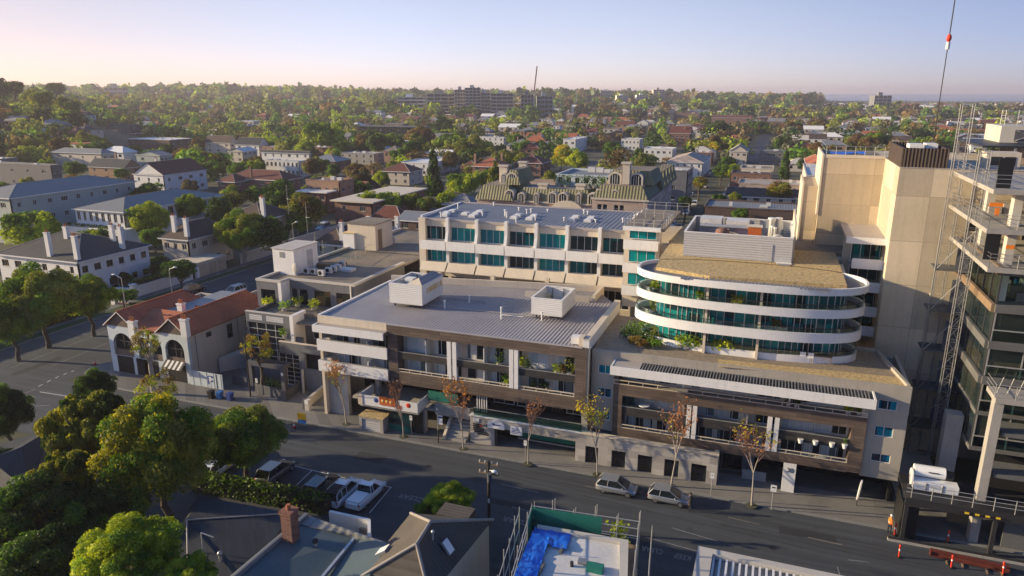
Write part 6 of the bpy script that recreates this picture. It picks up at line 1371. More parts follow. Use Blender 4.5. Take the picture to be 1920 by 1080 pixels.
# ================================================================ trees
NP = np.random.RandomState(11)
def crown_mesh(name, n, leaf_s, mts, lobes, rad=(1, 1, 1), lobe_r=(.35, .6), cone=False, seed=1, hollow=.55, droop=0.):
    """many leaf-sized faces on overlapping clumps; unit crown about one metre in radius, centred on the origin"""
    R = np.random.RandomState(seed); C = []
    for i in range(lobes):
        d = R.normal(size=3); d /= np.linalg.norm(d); k = R.uniform(.35, .8)**.7
        if cone:
            h = R.uniform(-1, 1); rr = (1-h)/2*.75*R.uniform(.3, 1)+.04; a = R.uniform(0, 6.283); C.append((rr*math.cos(a), rr*math.sin(a), h, R.uniform(.14, .26)*(1.15-h*.6)))
        else: C.append((d[0]*k, d[1]*k, d[2]*k*(.9 if d[2] > 0 else .7), R.uniform(*lobe_r)))
    C = np.array(C); w_ = C[:, 3]**2; w_ /= w_.sum(); idx = R.choice(len(C), n, p=w_)
    D = R.normal(size=(n, 3)); D /= np.linalg.norm(D, axis=1)[:, None]; D[:, 2] = np.where((D[:, 2] < -.3) & (R.rand(n) < .5), -D[:, 2], D[:, 2])
    rr = C[idx, 3]*(hollow+(1-hollow)*R.rand(n)**.5)*R.uniform(.9, 1.12, n)
    P_ = C[idx, :3]+D*rr[:, None]; P_ *= np.array(rad)
    N = D+R.normal(size=(n, 3))*.55; N /= np.linalg.norm(N, axis=1)[:, None]
    U = np.cross(N, R.normal(size=(n, 3))); U /= np.linalg.norm(U, axis=1)[:, None]; V = np.cross(N, U)
    s = leaf_s*R.uniform(.6, 1.35, n)[:, None]; U = U*s; V = V*s*.62
    droopv = np.zeros((n, 3)); droopv[:, 2] = -droop*leaf_s
    q = np.stack([P_-U, P_+V*.9-N*s*.15, P_+U+droopv, P_-V*.9-N*s*.15], 1).reshape(-1, 3)
    me = bpy.data.meshes.new(name); me.vertices.add(4*n); me.vertices.foreach_set('co', q.ravel())
    me.loops.add(4*n); me.loops.foreach_set('vertex_index', np.arange(4*n)); me.polygons.add(n)
    me.polygons.foreach_set('loop_start', np.arange(0, 4*n, 4)); me.polygons.foreach_set('loop_total', np.full(n, 4))
    for t in mts: me.materials.append(MATS[t])
    lob = R.randint(0, len(mts), len(C)); mi = lob[idx]; mi[R.rand(n) < .15] = 0; me.polygons.foreach_set('material_index', mi)
    me.update(calc_edges=True); return me
def trunk_mesh(name, h, r, crown_c, spread, mt='bark', seed=1, limbs=6):
    """tapered trunk with limbs reaching into the crown; base at the origin"""
    R = random.Random(seed); m = MB(); p = Vector((0, 0, 0)); k = 5; pts = [p]
    for i in range(1, k+1): pts.append(Vector((R.uniform(-1, 1)*r*.8, R.uniform(-1, 1)*r*.8, h*i/k)))
    for i in range(k): m.tube(mt, pts[i], pts[i+1], r*(1-.45*i/k), 7, r*(1-.45*(i+1)/k), False)
    for i in range(limbs):
        a = 6.283*i/limbs+R.uniform(-.4, .4); b = pts[k-1-(i % 2)]; e = Vector((math.cos(a)*spread*R.uniform(.5, .85), math.sin(a)*spread*R.uniform(.5, .85), crown_c+R.uniform(-.3, .6)*spread)); mid = b.lerp(e, .5)+Vector((0, 0, -.08*spread)); m.tube(mt, b, mid, r*.42, 5, r*.28, False); m.tube(mt, mid, e, r*.28, 5, r*.08, False)
    return m
KIND = {}
def kind(key, n, leaf_s, mts, lobes, rad=(1, 1, 1), **kw): KIND[key] = crown_mesh('crown', n, leaf_s, ['leaf_'+t for t in mts], lobes, rad, **kw)
# detailed crowns for the trees near the camera
kind('big_gold', 52000, .026, ('gold', 'green', 'green', 'olive'), 120, (1, 1, .92), lobe_r=(.13, .27), seed=3); kind('big_green', 46000, .028, ('green', 'olive', 'green', 'lime'), 110, (1, 1, .9), lobe_r=(.13, .27), seed=4)
kind('big_dark', 40000, .03, ('dark', 'green', 'dark'), 100, (1, 1, .95), lobe_r=(.14, .28), seed=5); kind('big_lime', 46000, .026, ('lime', 'green', 'lime'), 130, (1, 1, .85), lobe_r=(.11, .24), seed=6)
kind('feather', 26000, .042, ('olive', 'gold', 'dark'), 90, (1, 1, .9), lobe_r=(.1, .24), seed=8, droop=1.6)
kind('thin', 2300, .042, ('gold', 'olive', 'lime', 'rust'), 34, (1, 1, 1.1), lobe_r=(.12, .26), seed=9, hollow=.1)
# middle distance
for i, (k, mts) in enumerate((('lime', ('lime', 'lime', 'green')), ('green', ('green', 'green', 'dark')), ('dark', ('dark', 'dark', 'green')), ('olive', ('olive', 'green', 'olive')), ('brown', ('brown', 'rust', 'olive')), ('yellow', ('yellow', 'lime')), ('grey', ('grey', 'brown')), ('autumn', ('gold', 'rust', 'olive')))):
    for v in range(2): kind(k+str(v), 5200, .066, mts, 34+8*v, (1, 1, .88+.1*v), lobe_r=(.2, .4), seed=20+i*2+v)
kind('conifer0', 3200, .075, ('dark', 'green'), 60, (.62, .62, 1), cone=True, seed=60); kind('cypress0', 2600, .075, ('dark', 'olive'), 40, (.36, .36, 1), lobe_r=(.4, .55), seed=61)
TRUNKS = {}
def tree(key, x, y, z, rx, rz, zc, label, group=None, bark='bark', name='tree', cat='tree', parts=True, rot=None):
    """crown of half-width rx and half-height rz centred zc above the ground"""
    t = thing(name, label, cat, (x, y, z), group); rot = rnd.random()*6.28 if rot is None else rot
    o = bpy.data.objects.new('crown', KIND[key]); COL.objects.link(o); o.parent = t; o.location = (0, 0, zc); o.scale = (rx, rx, rz); o.rotation_euler = (0, 0, rot)
    tk = (round(zc), round(rx), bark)
    if tk not in TRUNKS:
        m = trunk_mesh('trunk', max(1., tk[0]-tk[1]*.35), .11+.035*tk[0], tk[0], tk[1]*.9, bark, len(TRUNKS)); ob = m.build('trunk'); TRUNKS[tk] = ob.data; bpy.data.objects.remove(ob)
    o = bpy.data.objects.new('trunk', TRUNKS[tk]); COL.objects.link(o); o.parent = t
    return t
def ptree(key, px, py, rpx, gz_, label, group=None, zc=None, ratio=1., **kw):
    """place by the pixel of the crown centre, its half-width in pixels and its height above the ground"""
    x, y = at(px, py, gz_); d = dist(x, y, gz_); r = rpx*d/F; g = gh(x, y)
    return tree(key, x, y, g, r, r*ratio, gz_-g, label, group, **kw)
# --- foreground left
ptree('big_gold', 296, 845, 112, 7.2, 'tallest golden green foreground tree with a dense rounded crown behind the car park', ratio=1.15)
ptree('big_green', 455, 822, 82, 4.8, 'dark green foreground tree overhanging the parked white cars', ratio=.85)
ptree('feather', 160, 800, 78, 7.8, 'feathery drooping yellow green tree left of the tallest golden tree', ratio=1.15)
ptree('big_dark', 178, 724, 38, 7., 'small round dark topped tree rising behind the feathery tree')
ptree('feather', 120, 900, 60, 6.0, 'feathery shaded tree below the drooping yellow green tree', ratio=1.3)
ptree('big_dark', 60, 965, 95, 5.0, 'dark shrubby tree in deep shade at the bottom left corner', ratio=.9)
ptree('feather', 70, 950, 40, 5.8, 'young feathery tree with sunlit tips above the dark corner shrubs', ratio=1.)
ptree('big_lime', 245, 1035, 100, 8.5, 'bright lime green tree in the bottom left foreground', ratio=.8)
ptree('big_lime', 355, 1075, 52, 8.0, 'small bright green tree top beside the big lime green one', ratio=.8)
ptree('big_dark', 10, 775, 48, 4.2, 'very dark tree at the left edge of the frame beside the road', ratio=1.3)
ptree('big_dark', 70, 1060, 90, 4.5, 'dark leafy shrub mass under the lime green foreground tree', ratio=.8)
ptree('big_dark', -20, 890, 70, 2.8, 'dark tree in shade at the left edge under the blue roof', ratio=.9)
ptree('big_dark', 150, 985, 60, 4.5, 'deep shaded tree below the feathery shaded tree', ratio=.9)
ptree('big_dark', 215, 950, 75, 4.0, 'dark bushy tree between the golden tree and the lime green one', ratio=.9)
ptree('big_lime', 845, 938, 50, 4.2, 'leafy bright green tree behind the tiled house roof', ratio=.75)
ptree('big_dark', 800, 962, 32, 3.0, 'low dark shrub against the tiled house', ratio=.8, name='shrub', cat='shrub')
# clipped hedge along the car park
def hedge_run(pts, w_, h, lf, label, z=0., dens=55, s=.16):
    m = MB()
    for a, b in zip(pts[:-1], pts[1:]):
        L = math.hypot(b[0]-a[0], b[1]-a[1]); n = int(L*(h*2+w_)*dens*.5)
        ux, uy = (b[0]-a[0])/L, (b[1]-a[1])/L
        k = MB((a[0], a[1], math.atan2(uy, ux), z)); k.box('hedge_wood', 0, L, -w_*.36, w_*.36, 0, h*.88); o = len(m.v); m.v += k.v; m.f += [tuple(i+o for i in f) for f in k.f]; m.m += k.m; m.s += k.s
        for i in range(n):
            t = rnd.random()*L; f = rnd.random(); side = rnd.choice((-1, 1)); q = (side*w_*.45, rnd.random()*h) if f < .55 else (rnd.uniform(-.5, .5)*w_, h)
            c = Vector((a[0]+ux*t-uy*q[0], a[1]+uy*t+ux*q[0], z+q[1]+rnd.uniform(-.1, .14))); u = Vector((rnd.uniform(-1, 1), rnd.uniform(-1, 1), rnd.uniform(-.6, 1))).normalized(); v = u.orthogonal().normalized(); ss = s*rnd.uniform(.7, 1.3)
            m.add(rnd.choice(lf), [tuple(c-u*ss), tuple(c+v*ss*.7), tuple(c+u*ss), tuple(c-v*ss*.7)], [(0, 1, 2, 3)])
    return tag(m.build('hedge'), label, 'hedge')
hedge_run([at(368, 915), at(600, 957), at(622, 960)], 1.5, 1.5, ['leaf_dark', 'leaf_dark', 'leaf_green'], 'clipped hedge along the low side of the car park')
# --- left roadside
ptree('big_green', 75, 560, 78, 7.5, 'large broad street tree at the left edge over the grass verge', ratio=1.0)
ptree('big_green', 165, 560, 52, 6.0, 'street tree beside the broad left edge tree in front of the white house', ratio=1.0)
ptree('big_green', 20, 600, 60, 6.0, 'shaded street tree cut by the left edge of the frame', ratio=1.0)
ptree('big_green', 455, 435, 52, 7.0, 'sunlit street tree on the far side of the side road', ratio=.95, bark='bark_pale')
ptree('green0', 510, 440, 42, 6.5, 'green street tree beside the sunlit one on the side road', ratio=.9, bark='bark_pale')
ptree('big_lime', 278, 412, 42, 6.0, 'bright green tree in front of the low blue grey roof', ratio=1.1)
ptree('big_lime', 352, 390, 34, 6.5, 'second bright green tree in front of the low blue grey roof', ratio=1.0)
ptree('dark0', 338, 507, 34, 4.2, 'flat topped dark tree over the white garden wall', ratio=.65)
ptree('autumn0', 566, 396, 42, 6.5, 'orange tinged round tree beside the side road', ratio=.85)
ptree('dark0', 300, 505, 26, 2.5, 'dark garden shrub beside the white arched house', ratio=.7, name='shrub', cat='shrub')
ptree('dark1', 235, 522, 14, 1.8, 'small dark shrub at the arched doors of the white house', ratio=.9, name='shrub', cat='shrub')
ptree('green1', 236, 555, 22, 1.6, 'low garden shrub behind the white garden wall', ratio=.7, name='shrub', cat='shrub')
# thin-leaved street trees by the corner house
ptree('thin', 275, 640, 34, 7.0, 'sparse olive street tree in front of the corner house arches', ratio=1.0, bark='bark_pale')
ptree('thin', 290, 725, 44, 4.5, 'sparse yellow tipped street tree between the corner house and the road', ratio=.9, bark='bark_pale')
ptree('thin', 483, 650, 36, 6.0, 'thin yellow green street tree in front of the grey building', ratio=.95)
# --- bare street trees along the footpath: branches drawn one by one, few leaves left
def bare_tree(px, py, h, w_, leafcols, nl, label, seed, twig='bark_twig'):
    R = random.Random(seed); x, y = at(px, py); x, y = x, y; t = thing('street_tree', label, 'tree', (x, y, .13), 'young street trees along the footpath'); m = MB(); tips = []
    def grow(p, d, L, r, lev):
        q = p; 
        for i in range(2):
            d2 = (d+Vector((R.uniform(-.12, .12), R.uniform(-.12, .12), .1))).normalized(); e = q+d2*L/2; m.tube('bark_pale' if lev < 2 else twig, q, e, max(.016, r*(1-.25*i)), 6 if lev < 2 else 4, max(.013, r*(.75-.25*i)), False); q = e; d = d2
            if lev >= 2: tips.append(Vector(q))
        if lev < 4:
            for i in range((4, 4, 3, 2)[lev]):
                a = R.uniform(0, 6.283); s = R.uniform(.3, .62); dd = (d+Vector((math.cos(a)*s, math.sin(a)*s, .12))).normalized(); grow(q if R.random() < .7 else p.lerp(q, .7), dd, L*R.uniform(.55, .8), r*.55, lev+1)
    b = Vector((x, y, .1)); grow(b, Vector((0, 0, 1)), h*.46, .11, 0)
    # squeeze the crown to the width seen
    for i, v in enumerate(m.v): m.v[i] = (x+(v[0]-x)*w_, y+(v[1]-y)*w_, v[2])
    m.build('trunk', t); k = MB()
    for i in range(int(nl*.46)):
        c = R.choice(tips); c = Vector((x+(c.x-x)*w_, y+(c.y-y)*w_, c.z))+Vector((R.gauss(0, .13), R.gauss(0, .13), R.gauss(0, .16))); f = min(.999, max(0., (c.z-h*.42)/(h*.85)+R.uniform(-.15, .15))); lf = leafcols[int(f*len(leafcols))]
        if lf is None: continue
        u = Vector((R.uniform(-1, 1), R.uniform(-1, 1), R.uniform(-1, 1))).normalized(); v = u.orthogonal().normalized(); s = R.uniform(.07, .14); k.add(lf, [tuple(c-u*s), tuple(c+v*s*.7), tuple(c+u*s), tuple(c-v*s*.7)], [(0, 1, 2, 3)])
    if k.v: k.build('crown', t)
    m = MB(); m.tube('earth', (x, y, .12), (x, y, .145), .5, 10); m.build('tree_pit', t)
bare_tree(650, 797, 6.0, 1.0, ['leaf_dark', 'leaf_green', 'leaf_gold', 'leaf_bud'], 620, 'street tree with green lower leaves in front of the white balcony bands', 41)
bare_tree(757, 821, 6.6, .8, [None, 'leaf_bud'], 160, 'leafless reddish street tree beside the cafe banners', 42)
bare_tree(869, 844, 6.4, .75, ['leaf_bud', 'leaf_bud', 'leaf_autumn'], 620, 'narrow rust orange street tree by the entrance stair', 43)
bare_tree(990, 872, 5.6, .7, [None, 'leaf_bud'], 190, 'bare pinkish street tree at the garage mouth', 44)
bare_tree(1120, 892, 6.4, .9, ['leaf_bud', 'leaf_gold', 'leaf_lime', 'leaf_yellow'], 700, 'yellow green street tree in front of the beige wall with blue windows', 45)
bare_tree(1258, 914, 6.8, .95, [None, 'leaf_lime', 'leaf_bud', 'leaf_bud'], 560, 'street tree half green half orange behind the parked silver cars', 46)
bare_tree(1409, 950, 7.2, .9, [None, 'leaf_bud', 'leaf_bud', 'leaf_gold'], 460, 'tall orange brown street tree with a yellow top right of the stone wall', 47)
# ================================================================ houses of the suburb
def x_at(px, y, z):
    k = (px-960)/F; return (k*(y*_cy*_cp - _sp*(z-H)) - y*_sy)/(_cy + k*_sy*_cp)
def y_at(px, x, z):
    k = (px-960)/F; return (k*(-x*_sy*_cp - _sp*(z-H)) - x*_cy)/(_sy - k*_cy*_cp)
def prj(x, y, z):
    d = x*FWD[0]+y*FWD[1]+(z-H)*FWD[2]; return 960+F*(x*RGT[0]+y*RGT[1])/d, 540-F*(x*UPV[0]+y*UPV[1]+(z-H)*UPV[2])/d
LAND = []
FOOT = []      # footprints, to keep trees out of houses
GUARD = []     # what each named house covers in the picture, so that no nearer random tree hides it
def gabled(mm, mt, x0, x1, y0, y1, ez, rz, along='x', ov=.35, wallm=None):
    if along == 'x': a, b = (x0-ov, (y0+y1)/2, rz), (x1+ov, (y0+y1)/2, rz)
    else: a, b = ((x0+x1)/2, y0-ov, rz), ((x0+x1)/2, y1+ov, rz)
    c = [(x0-ov, y0-ov, ez-.1), (x1+ov, y0-ov, ez-.1), (x1+ov, y1+ov, ez-.1), (x0-ov, y1+ov, ez-.1)]
    q = c+[a, b]
    if along == 'x':
        mm.add(mt, q, [(0, 1, 5, 4), (2, 3, 4, 5)])
        if wallm: mm.add(wallm, [(x0, y0, ez-.12), (x0, y1, ez-.12), (x0, (y0+y1)/2, rz-.15), (x1, y0, ez-.12), (x1, y1, ez-.12), (x1, (y0+y1)/2, rz-.15)], [(0, 2, 1), (3, 4, 5)])
    else:
        mm.add(mt, q, [(1, 2, 5, 4), (3, 0, 4, 5)])
        if wallm: mm.add(wallm, [(x0, y0, ez-.12), (x1, y0, ez-.12), ((x0+x1)/2, y0, rz-.15), (x0, y1, ez-.12), (x1, y1, ez-.12), ((x0+x1)/2, y1, rz-.15)], [(0, 1, 2), (4, 3, 5)])
    mm.tube('ridge_cap', a, b, .12, 4)
def hipped(mm, mt, x0, x1, y0, y1, ez, rz, ov=.5):
    w_, d = x1-x0, y1-y0; c = [(x0-ov, y0-ov, ez-.1), (x1+ov, y0-ov, ez-.1), (x1+ov, y1+ov, ez-.1), (x0-ov, y1+ov, ez-.1)]
    if w_ >= d: a, b = (x0+d/2, (y0+y1)/2, rz), (x1-d/2, (y0+y1)/2, rz); fs = [(0, 1, 5, 4), (1, 2, 5), (2, 3, 4, 5), (3, 0, 4)]
    else: a, b = ((x0+x1)/2, y0+w_/2, rz), ((x0+x1)/2, y1-w_/2, rz); fs = [(0, 1, 4), (1, 2, 5, 4), (2, 3, 5), (3, 0, 4, 5)]
    q = c+[a, b]; mm.add(mt, q, fs); mm.add('soffit', c, [(3, 2, 1, 0)])
    for f in ((0, 4), (3, 4 if w_ >= d else 5), (1, 5 if w_ >= d else 4), (2, 5), (4, 5)):
        if q[f[0]] != q[f[1]]: mm.tube('ridge_cap', q[f[0]], q[f[1]], .11, 4)
def house(name, label, x0, x1, y0, y1, z0, ez, roof, rh, wm, rm, chim=(), side='E', storeys=2, group=None, cat='house', gl='glass_dark', fr='frame_white', wn=(3, 4), detail=2, chim_m='stucco_white', win_h=1.25, guard=True):
    t = thing(name, label, cat, ((x0+x1)/2, (y0+y1)/2, z0), group); FOOT.append((x0, x1, y0, y1))
    if guard:
        p = [prj(*q) for q in ((x0, y0, ez), (x1, y0, ez), (x1, y1, ez), (x0, y1, ez), (x0, y0, max(z0+1.5, ez-3.5)), (x1, y0, max(z0+1.5, ez-3.5)), ((x0+x1)/2, (y0+y1)/2, ez+rh))]
        LAND.append((label.split(' with ')[0].split(',')[0], prj((x0+x1)/2, (y0+y1)/2, ez)))
        GUARD.append((min(a[0] for a in p), max(a[0] for a in p), min(a[1] for a in p), max(a[1] for a in p), dist(x0, y0)))
    sh = (ez-z0)/storeys; faces = [((x0, y0, 0, 0), x1-x0, wn[0])]
    faces.append(((x1, y0, math.pi/2, 0), y1-y0, wn[1]) if side == 'E' else ((x0, y1, -math.pi/2, 0), y1-y0, wn[1]))
    m = MB(); wins = []
    for T, L, n in faces:
        ops = []
        for s in range(storeys):
            for i in range(n):
                c = L*(i+.5)/n; w_ = min(L/n*.55, rnd.choice((.9, 1.2, 1.8))); zb = z0+s*sh+sh*.32; ops.append((c-w_/2, c+w_/2, zb, min(zb+win_h, z0+(s+1)*sh-.25)))
        m.T = T; m.wall(wm, 0, L, z0-.5, ez, .25, ops); m.T = None; wins += [(T, o) for o in ops]
    if side == 'E': m.box(wm, x0, x0+.25, y0+.25, y1, z0-.5, ez)
    else: m.box(wm, x1-.25, x1, y0+.25, y1, z0-.5, ez)
    m.box(wm, x0+.25, x1-.25, y1-.25, y1, z0-.5, ez)
    far = detail == 0
    if not far: m.build('wall', t)
    r = m if far else MB()
    if roof == 'flat':
        r.box(rm, x0+.2, x1-.2, y0+.2, y1-.2, ez-.25, ez-.1); pm = wm if rh < .6 else rm
        r.box(pm, x0-.12, x1+.12, y0-.12, y0+.25, ez+.002, ez+.3); r.box(pm, x0-.12, x1+.12, y1-.25, y1+.12, ez+.002, ez+.3); r.box(pm, x0-.12, x0+.25, y0+.25, y1-.25, ez+.002, ez+.3); r.box(pm, x1-.25, x1+.12, y0+.25, y1-.25, ez+.002, ez+.3)
        for k in range(3):
            cx, cy_ = x0+(x1-x0)*rnd.uniform(.2, .8), y0+(y1-y0)*rnd.uniform(.2, .8); s = rnd.uniform(.4, 1.1); r.box('metal_white', cx-s, cx+s, cy_-s*.6, cy_+s*.6, ez-.1, ez+rnd.uniform(.4, 1.0))
    elif roof == 'slab': r.box(rm, x0-.9, x1+.9, y0-.9, y1+.6, ez+.002, ez+.35)
    elif roof == 'hip': hipped(r, rm, x0, x1, y0, y1, ez, ez+rh)
    else: gabled(r, rm, x0, x1, y0, y1, ez, ez+rh, 'x' if roof == 'gx' else 'y', wallm=wm)
    if roof in ('hip', 'gx', 'gy') and not far:
        v = .5 if roof == 'hip' else .35
        for a, b, c, d in ((x0-v-.06, x1+v+.06, y0-v-.1, y0-v+.02), (x1+v-.02, x1+v+.1, y0-v+.021, y1+v), (x0-v-.1, x0-v+.02, y0-v+.021, y1+v)): r.box('stucco_white', a, b, c, d, ez-.28, ez-.06)
    if far:
        for T, o in wins: m.T = T; m.box(gl, *o[:2], .12, .16, *o[2:]); m.T = None
        for cx, cy_, h in chim: m.box(chim_m, cx-.4, cx+.4, cy_-.3, cy_+.3, ez, ez+rh+h)
        t2 = m.build(name); tag(t2, label, cat, group); bpy.data.objects.remove(t); return t2
    ro = r.build('roof', t)
    for cx, cy_, h in chim:
        if detail == 2: chimney(ro, cx, cy_, ez, ez+rh*.6+h, .9, .65, chim_m, 2)
        else: k = MB(); k.box(chim_m, cx-.45, cx+.45, cy_-.35, cy_+.35, ez, ez+rh*.6+h); k.build('chimney', ro)
    for T, o in wins: win(t, T, *o, 2 if o[1]-o[0] < 1.5 else 3, 1, gl, fr, .1, .07, sub=False, sill='concrete_pale')
    return t
def hs(px, py, ez, pxF, pxR, roof, rh, wm, rm, label, side='E', name='house', z0=None, chim=(), **kw):
    x, y = at(px, py, ez); g = gh(x, y) if z0 is None else z0
    if g > .5: ez_ = ez
    xf = x_at(pxF, y, ez); yr = y_at(pxR, x, ez)
    if not (y < yr < y+70): yr = y+14
    ch = []
    for cpx, cpy, top in chim:
        cx, cy_ = at(cpx, cpy, ez+rh*.75); ch.append((min(max(cx, min(x, xf)+.6), max(x, xf)-.6), min(max(cy_, y+.6), yr-.6), top))
    return house(name, label, min(x, xf), max(x, xf), y, yr, g, ez, roof, rh, wm, rm, ch, side, **kw)
hs(145, 490, 7, -5, 277, 'hip', 3.2, 'stucco_white', 'tile_grey', 'white two storey house with arched doors, dark hipped roof and five white chimneys', chim=((36, 470, 2.6), (106, 478, 2.4), (126, 447, 2.6), (211, 442, 2.4), (248, 447, 2.4)), wn=(6, 6), gl='glass_dark', fr='timber')
WH = [o for o in COL.objects if o.name.startswith('house') and 'arched doors' in o.get('label', '')][0]
hx, hy = at(145, 490, 7); hy1 = y_at(277, hx, 7)
m = MB((hx+.03, hy, math.pi/2, 0))
for u in (hy1-hy)*.44, (hy1-hy)*.56:
    n = 10; q = [(u-.75, 0, .3), (u+.75, 0, .3)]+[(u+.75*math.cos(math.pi*k/n), 0, 2.3+.75*math.sin(math.pi*k/n)) for k in range(n+1)]; m.add('void', q, [tuple(range(len(q)))])
m.each('arched_door', WH)
m = MB((hx+.02, hy, math.pi/2, 0)); m.box('stucco_white', .2, hy1-hy-.1, -.06, .0, 3.45, 3.6); m.build('string_course', WH)
hs(18, 371, 11.5, -70, 252, 'hip', 2.2, 'stucco_green', 'zinc', 'long pale green apartment building with a low blue grey roof at the left edge', name='apartment_building', cat='apartment building', storeys=3, wn=(3, 9))
hs(232, 397, 8.5, 140, 415, 'hip', 2.2, 'stucco_white', 'zinc', 'pavilion-like building with a wide low blue grey hipped roof and tall thin windows', name='apartment_building', cat='apartment building', wn=(8, 8), storeys=2, win_h=2.2)
PV = [o for o in COL.objects if o.name.startswith('apartment_building') and 'pavilion' in o['label']][0]
px_, py_ = at(232, 397, 8.5); pw = x_at(118, py_-3, 4.6)
m = MB(); m.box('stucco_white', pw, px_+2.2, py_-3.2, py_+22, 0, 4.6); m.box('glass_dark', pw+1, px_+1, py_-3.24, py_-3.201, 1.4, 3.2); m.build('podium', PV)
m = MB()
for i in range(420):
    c = Vector((rnd.uniform(pw+.3, px_+2), py_-2.6+rnd.uniform(-.4, .4), 4.6+rnd.random()*.8)); s_ = .22; u = Vector((rnd.uniform(-1, 1), rnd.uniform(-1, 1), rnd.uniform(-1, 1))).normalized(); v = u.orthogonal().normalized(); m.add(rnd.choice(('leaf_green', 'leaf_dark', 'leaf_rust')), [tuple(c-u*s_), tuple(c+v*s_*.7), tuple(c+u*s_), tuple(c-v*s_*.7)], [(0, 1, 2, 3)])
tag(m.build('planter_hedge'), 'low planting along the podium of the pavilion-like building', 'hedge')
hs(352, 449, 6.8, 303, 432, 'hip', 2.9, 'stucco_cream', 'tile_brown', 'cream house with a brown tiled hip roof and two pale chimneys by the side road', chim=((327, 425, 2.6), (375, 440, 2.4)), wn=(3, 4))
hs(490, 412, 6.5, 425, 548, 'hip', 3.0, 'stucco_cream', 'tile_brown', 'brown roofed house with two broad pale chimneys behind the side road trees', chim=((492, 390, 3.0), (518, 394, 3.0)), wn=(3, 3))
hs(306, 328, 7.5, 250, 386, 'gy', 4.2, 'stucco_white', 'tile_red', 'white gabled house with a steep dark red roof on the left', wn=(3, 4), chim=((293, 305, 2.),))
hs(330, 322, 7.2, 312, 375, 'gx', 3.6, 'stucco_white', 'tile_red', 'white wing with a dark red roof joined beside the steep gabled white house', wn=(2, 3))
hs(232, 315, 6.0, 165, 262, 'gx', 3.2, 'brick_orange', 'slate', 'orange brick house with a slate gable roof and skylight on the left', wn=(3, 2), chim=((243, 297, 3.0),), chim_m='brick_orange')
hs(95, 311, 9, -50, 113, 'flat', .8, 'grey_dark', 'zinc', 'dark blue grey flat roofed office with wide dark windows at the left edge', name='office_building', cat='office', wn=(5, 2))
hs(190, 288, 9.0, 96, 216, 'hip', 1.8, 'stucco_cream', 'zinc', 'cream house with a flat looking blue grey metal roof behind the slate gable house', wn=(4, 2))
hs(300, 291, 8.0, 255, 322, 'gy', 1.6, 'stucco_green', 'zinc', 'small pale teal house with a metal roof near the orange brick chimney', wn=(2, 3))
hs(318, 263, 8., 240, 359, 'flat', .8, 'brick_dark', 'white_paint', 'dark brick modern building with a white flat roof on the left', wn=(4, 3), detail=1)
hs(246, 250, 7, 193, 274, 'gx', 6.5, 'brick_dark', 'slate', 'large dark steep gabled house with tall chimneys among the left trees', wn=(4, 2), chim=((197, 240, 2.5), (245, 240, 1.)), chim_m='brick_orange', detail=1)
hs(432, 268, 6.5, 384, 446, 'gx', 4, 'stucco_cream', 'tile_brown', 'brown roofed house with a long white dormer window among the trees', wn=(3, 2), chim=((405, 250, 2.4),), detail=1)
hs(486, 272, 6.5, 441, 504, 'gx', 4, 'stucco_white', 'slate', 'white gabled house with a navy slate roof next to the dormer house', wn=(3, 2), detail=1)
hs(455, 284, 6.0, 428, 482, 'gy', 1.6, 'stucco_cream', 'metal_white', 'small house with a white metal roof in front of the navy slate gable', wn=(2, 3), detail=1)
hs(560, 303, 7.0, 497, 577, 'flat', .3, 'stucco_white', 'zinc', 'white terrace with a row of dark tall windows left of the lime tree', wn=(8, 2), win_h=1.8, detail=1)
hs(580, 288, 6.0, 490, 583, 'gx', 1.2, 'stucco_white', 'slate', 'long low dark roof with solar panels behind the white terrace', wn=(6, 1), detail=1)
hs(530, 338, 5.5, 425, 566, 'hip', 2.8, 'brick_red', 'tile_red', 'broad dark red hipped roof house left of the orange brick flats', wn=(4, 3), chim=((430, 330, 2.2),), chim_m='brick_red')
hs(440, 341, 5.0, 408, 470, 'hip', 2.4, 'brick_red', 'tile_red', 'low red brown roof house at the left end of the broad red roof', wn=(2, 2))
hs(636, 341, 9.5, 573, 663, 'flat', .3, 'brick_orange', 'membrane', 'orange brick flats with a flat roof and aerials', name='apartment_building', cat='apartment building', wn=(4, 2))
hs(611, 362, 6.5, 562, 629, 'slab', .3, 'brick_red', 'white_paint', 'red brick house with a thin white flat roof and tall windows', wn=(3, 2))
hs(697, 381, 7.0, 627, 796, 'slab', .3, 'brick_red', 'cream', 'long red brick building with an overhanging cream flat roof', name='apartment_building', cat='apartment building', wn=(2, 5))
hs(768, 322, 5.5, 716, 792, 'hip', 2.8, 'stucco_cream', 'tile_red', 'red hip roof house left of the dark pine', wn=(3, 2), detail=1)
hs(804, 307, 5.5, 748, 862, 'flat', .3, 'stucco_white', 'white_paint', 'long low white flat roofed house behind the dark pine', wn=(3, 3), detail=1)
hs(702, 289, 5.5, 636, 722, 'flat', .3, 'concrete', 'concrete_pale', 'grey flat roofed concrete house behind the palms', wn=(5, 1), detail=1)
hs(790, 239, 9, 672, 806, 'slab', .3, 'glass_dark', 'grey_dark', 'long modern low building with a dark flat roof among the trees', name='office_building', cat='office', wn=(7, 1), detail=1)
hs(940, 313, 5.5, 886, 958, 'hip', 3.2, 'brick_red', 'terracotta', 'terracotta hip roof house with tall chimneys beyond the cypress', wn=(3, 2), chim=((890, 300, 3.2), (941, 298, 3.2)), chim_m='brick_orange', detail=1)
hs(1015, 306, 6, 965, 1032, 'hip', 3, 'brick_red', 'tile_red', 'dark red hip roof house right of the terracotta one', wn=(3, 2), detail=1)
hs(945, 258, 6, 893, 948, 'flat', .3, 'stucco_white', 'white_paint', 'ornate white villa with a small square tower among the trees', wn=(5, 1), detail=1)
hs(1080, 262, 8, 1056, 1102, 'flat', .3, 'stucco_white', 'white_paint', 'white terrace row facing the yellow tree', wn=(2, 5), detail=1)
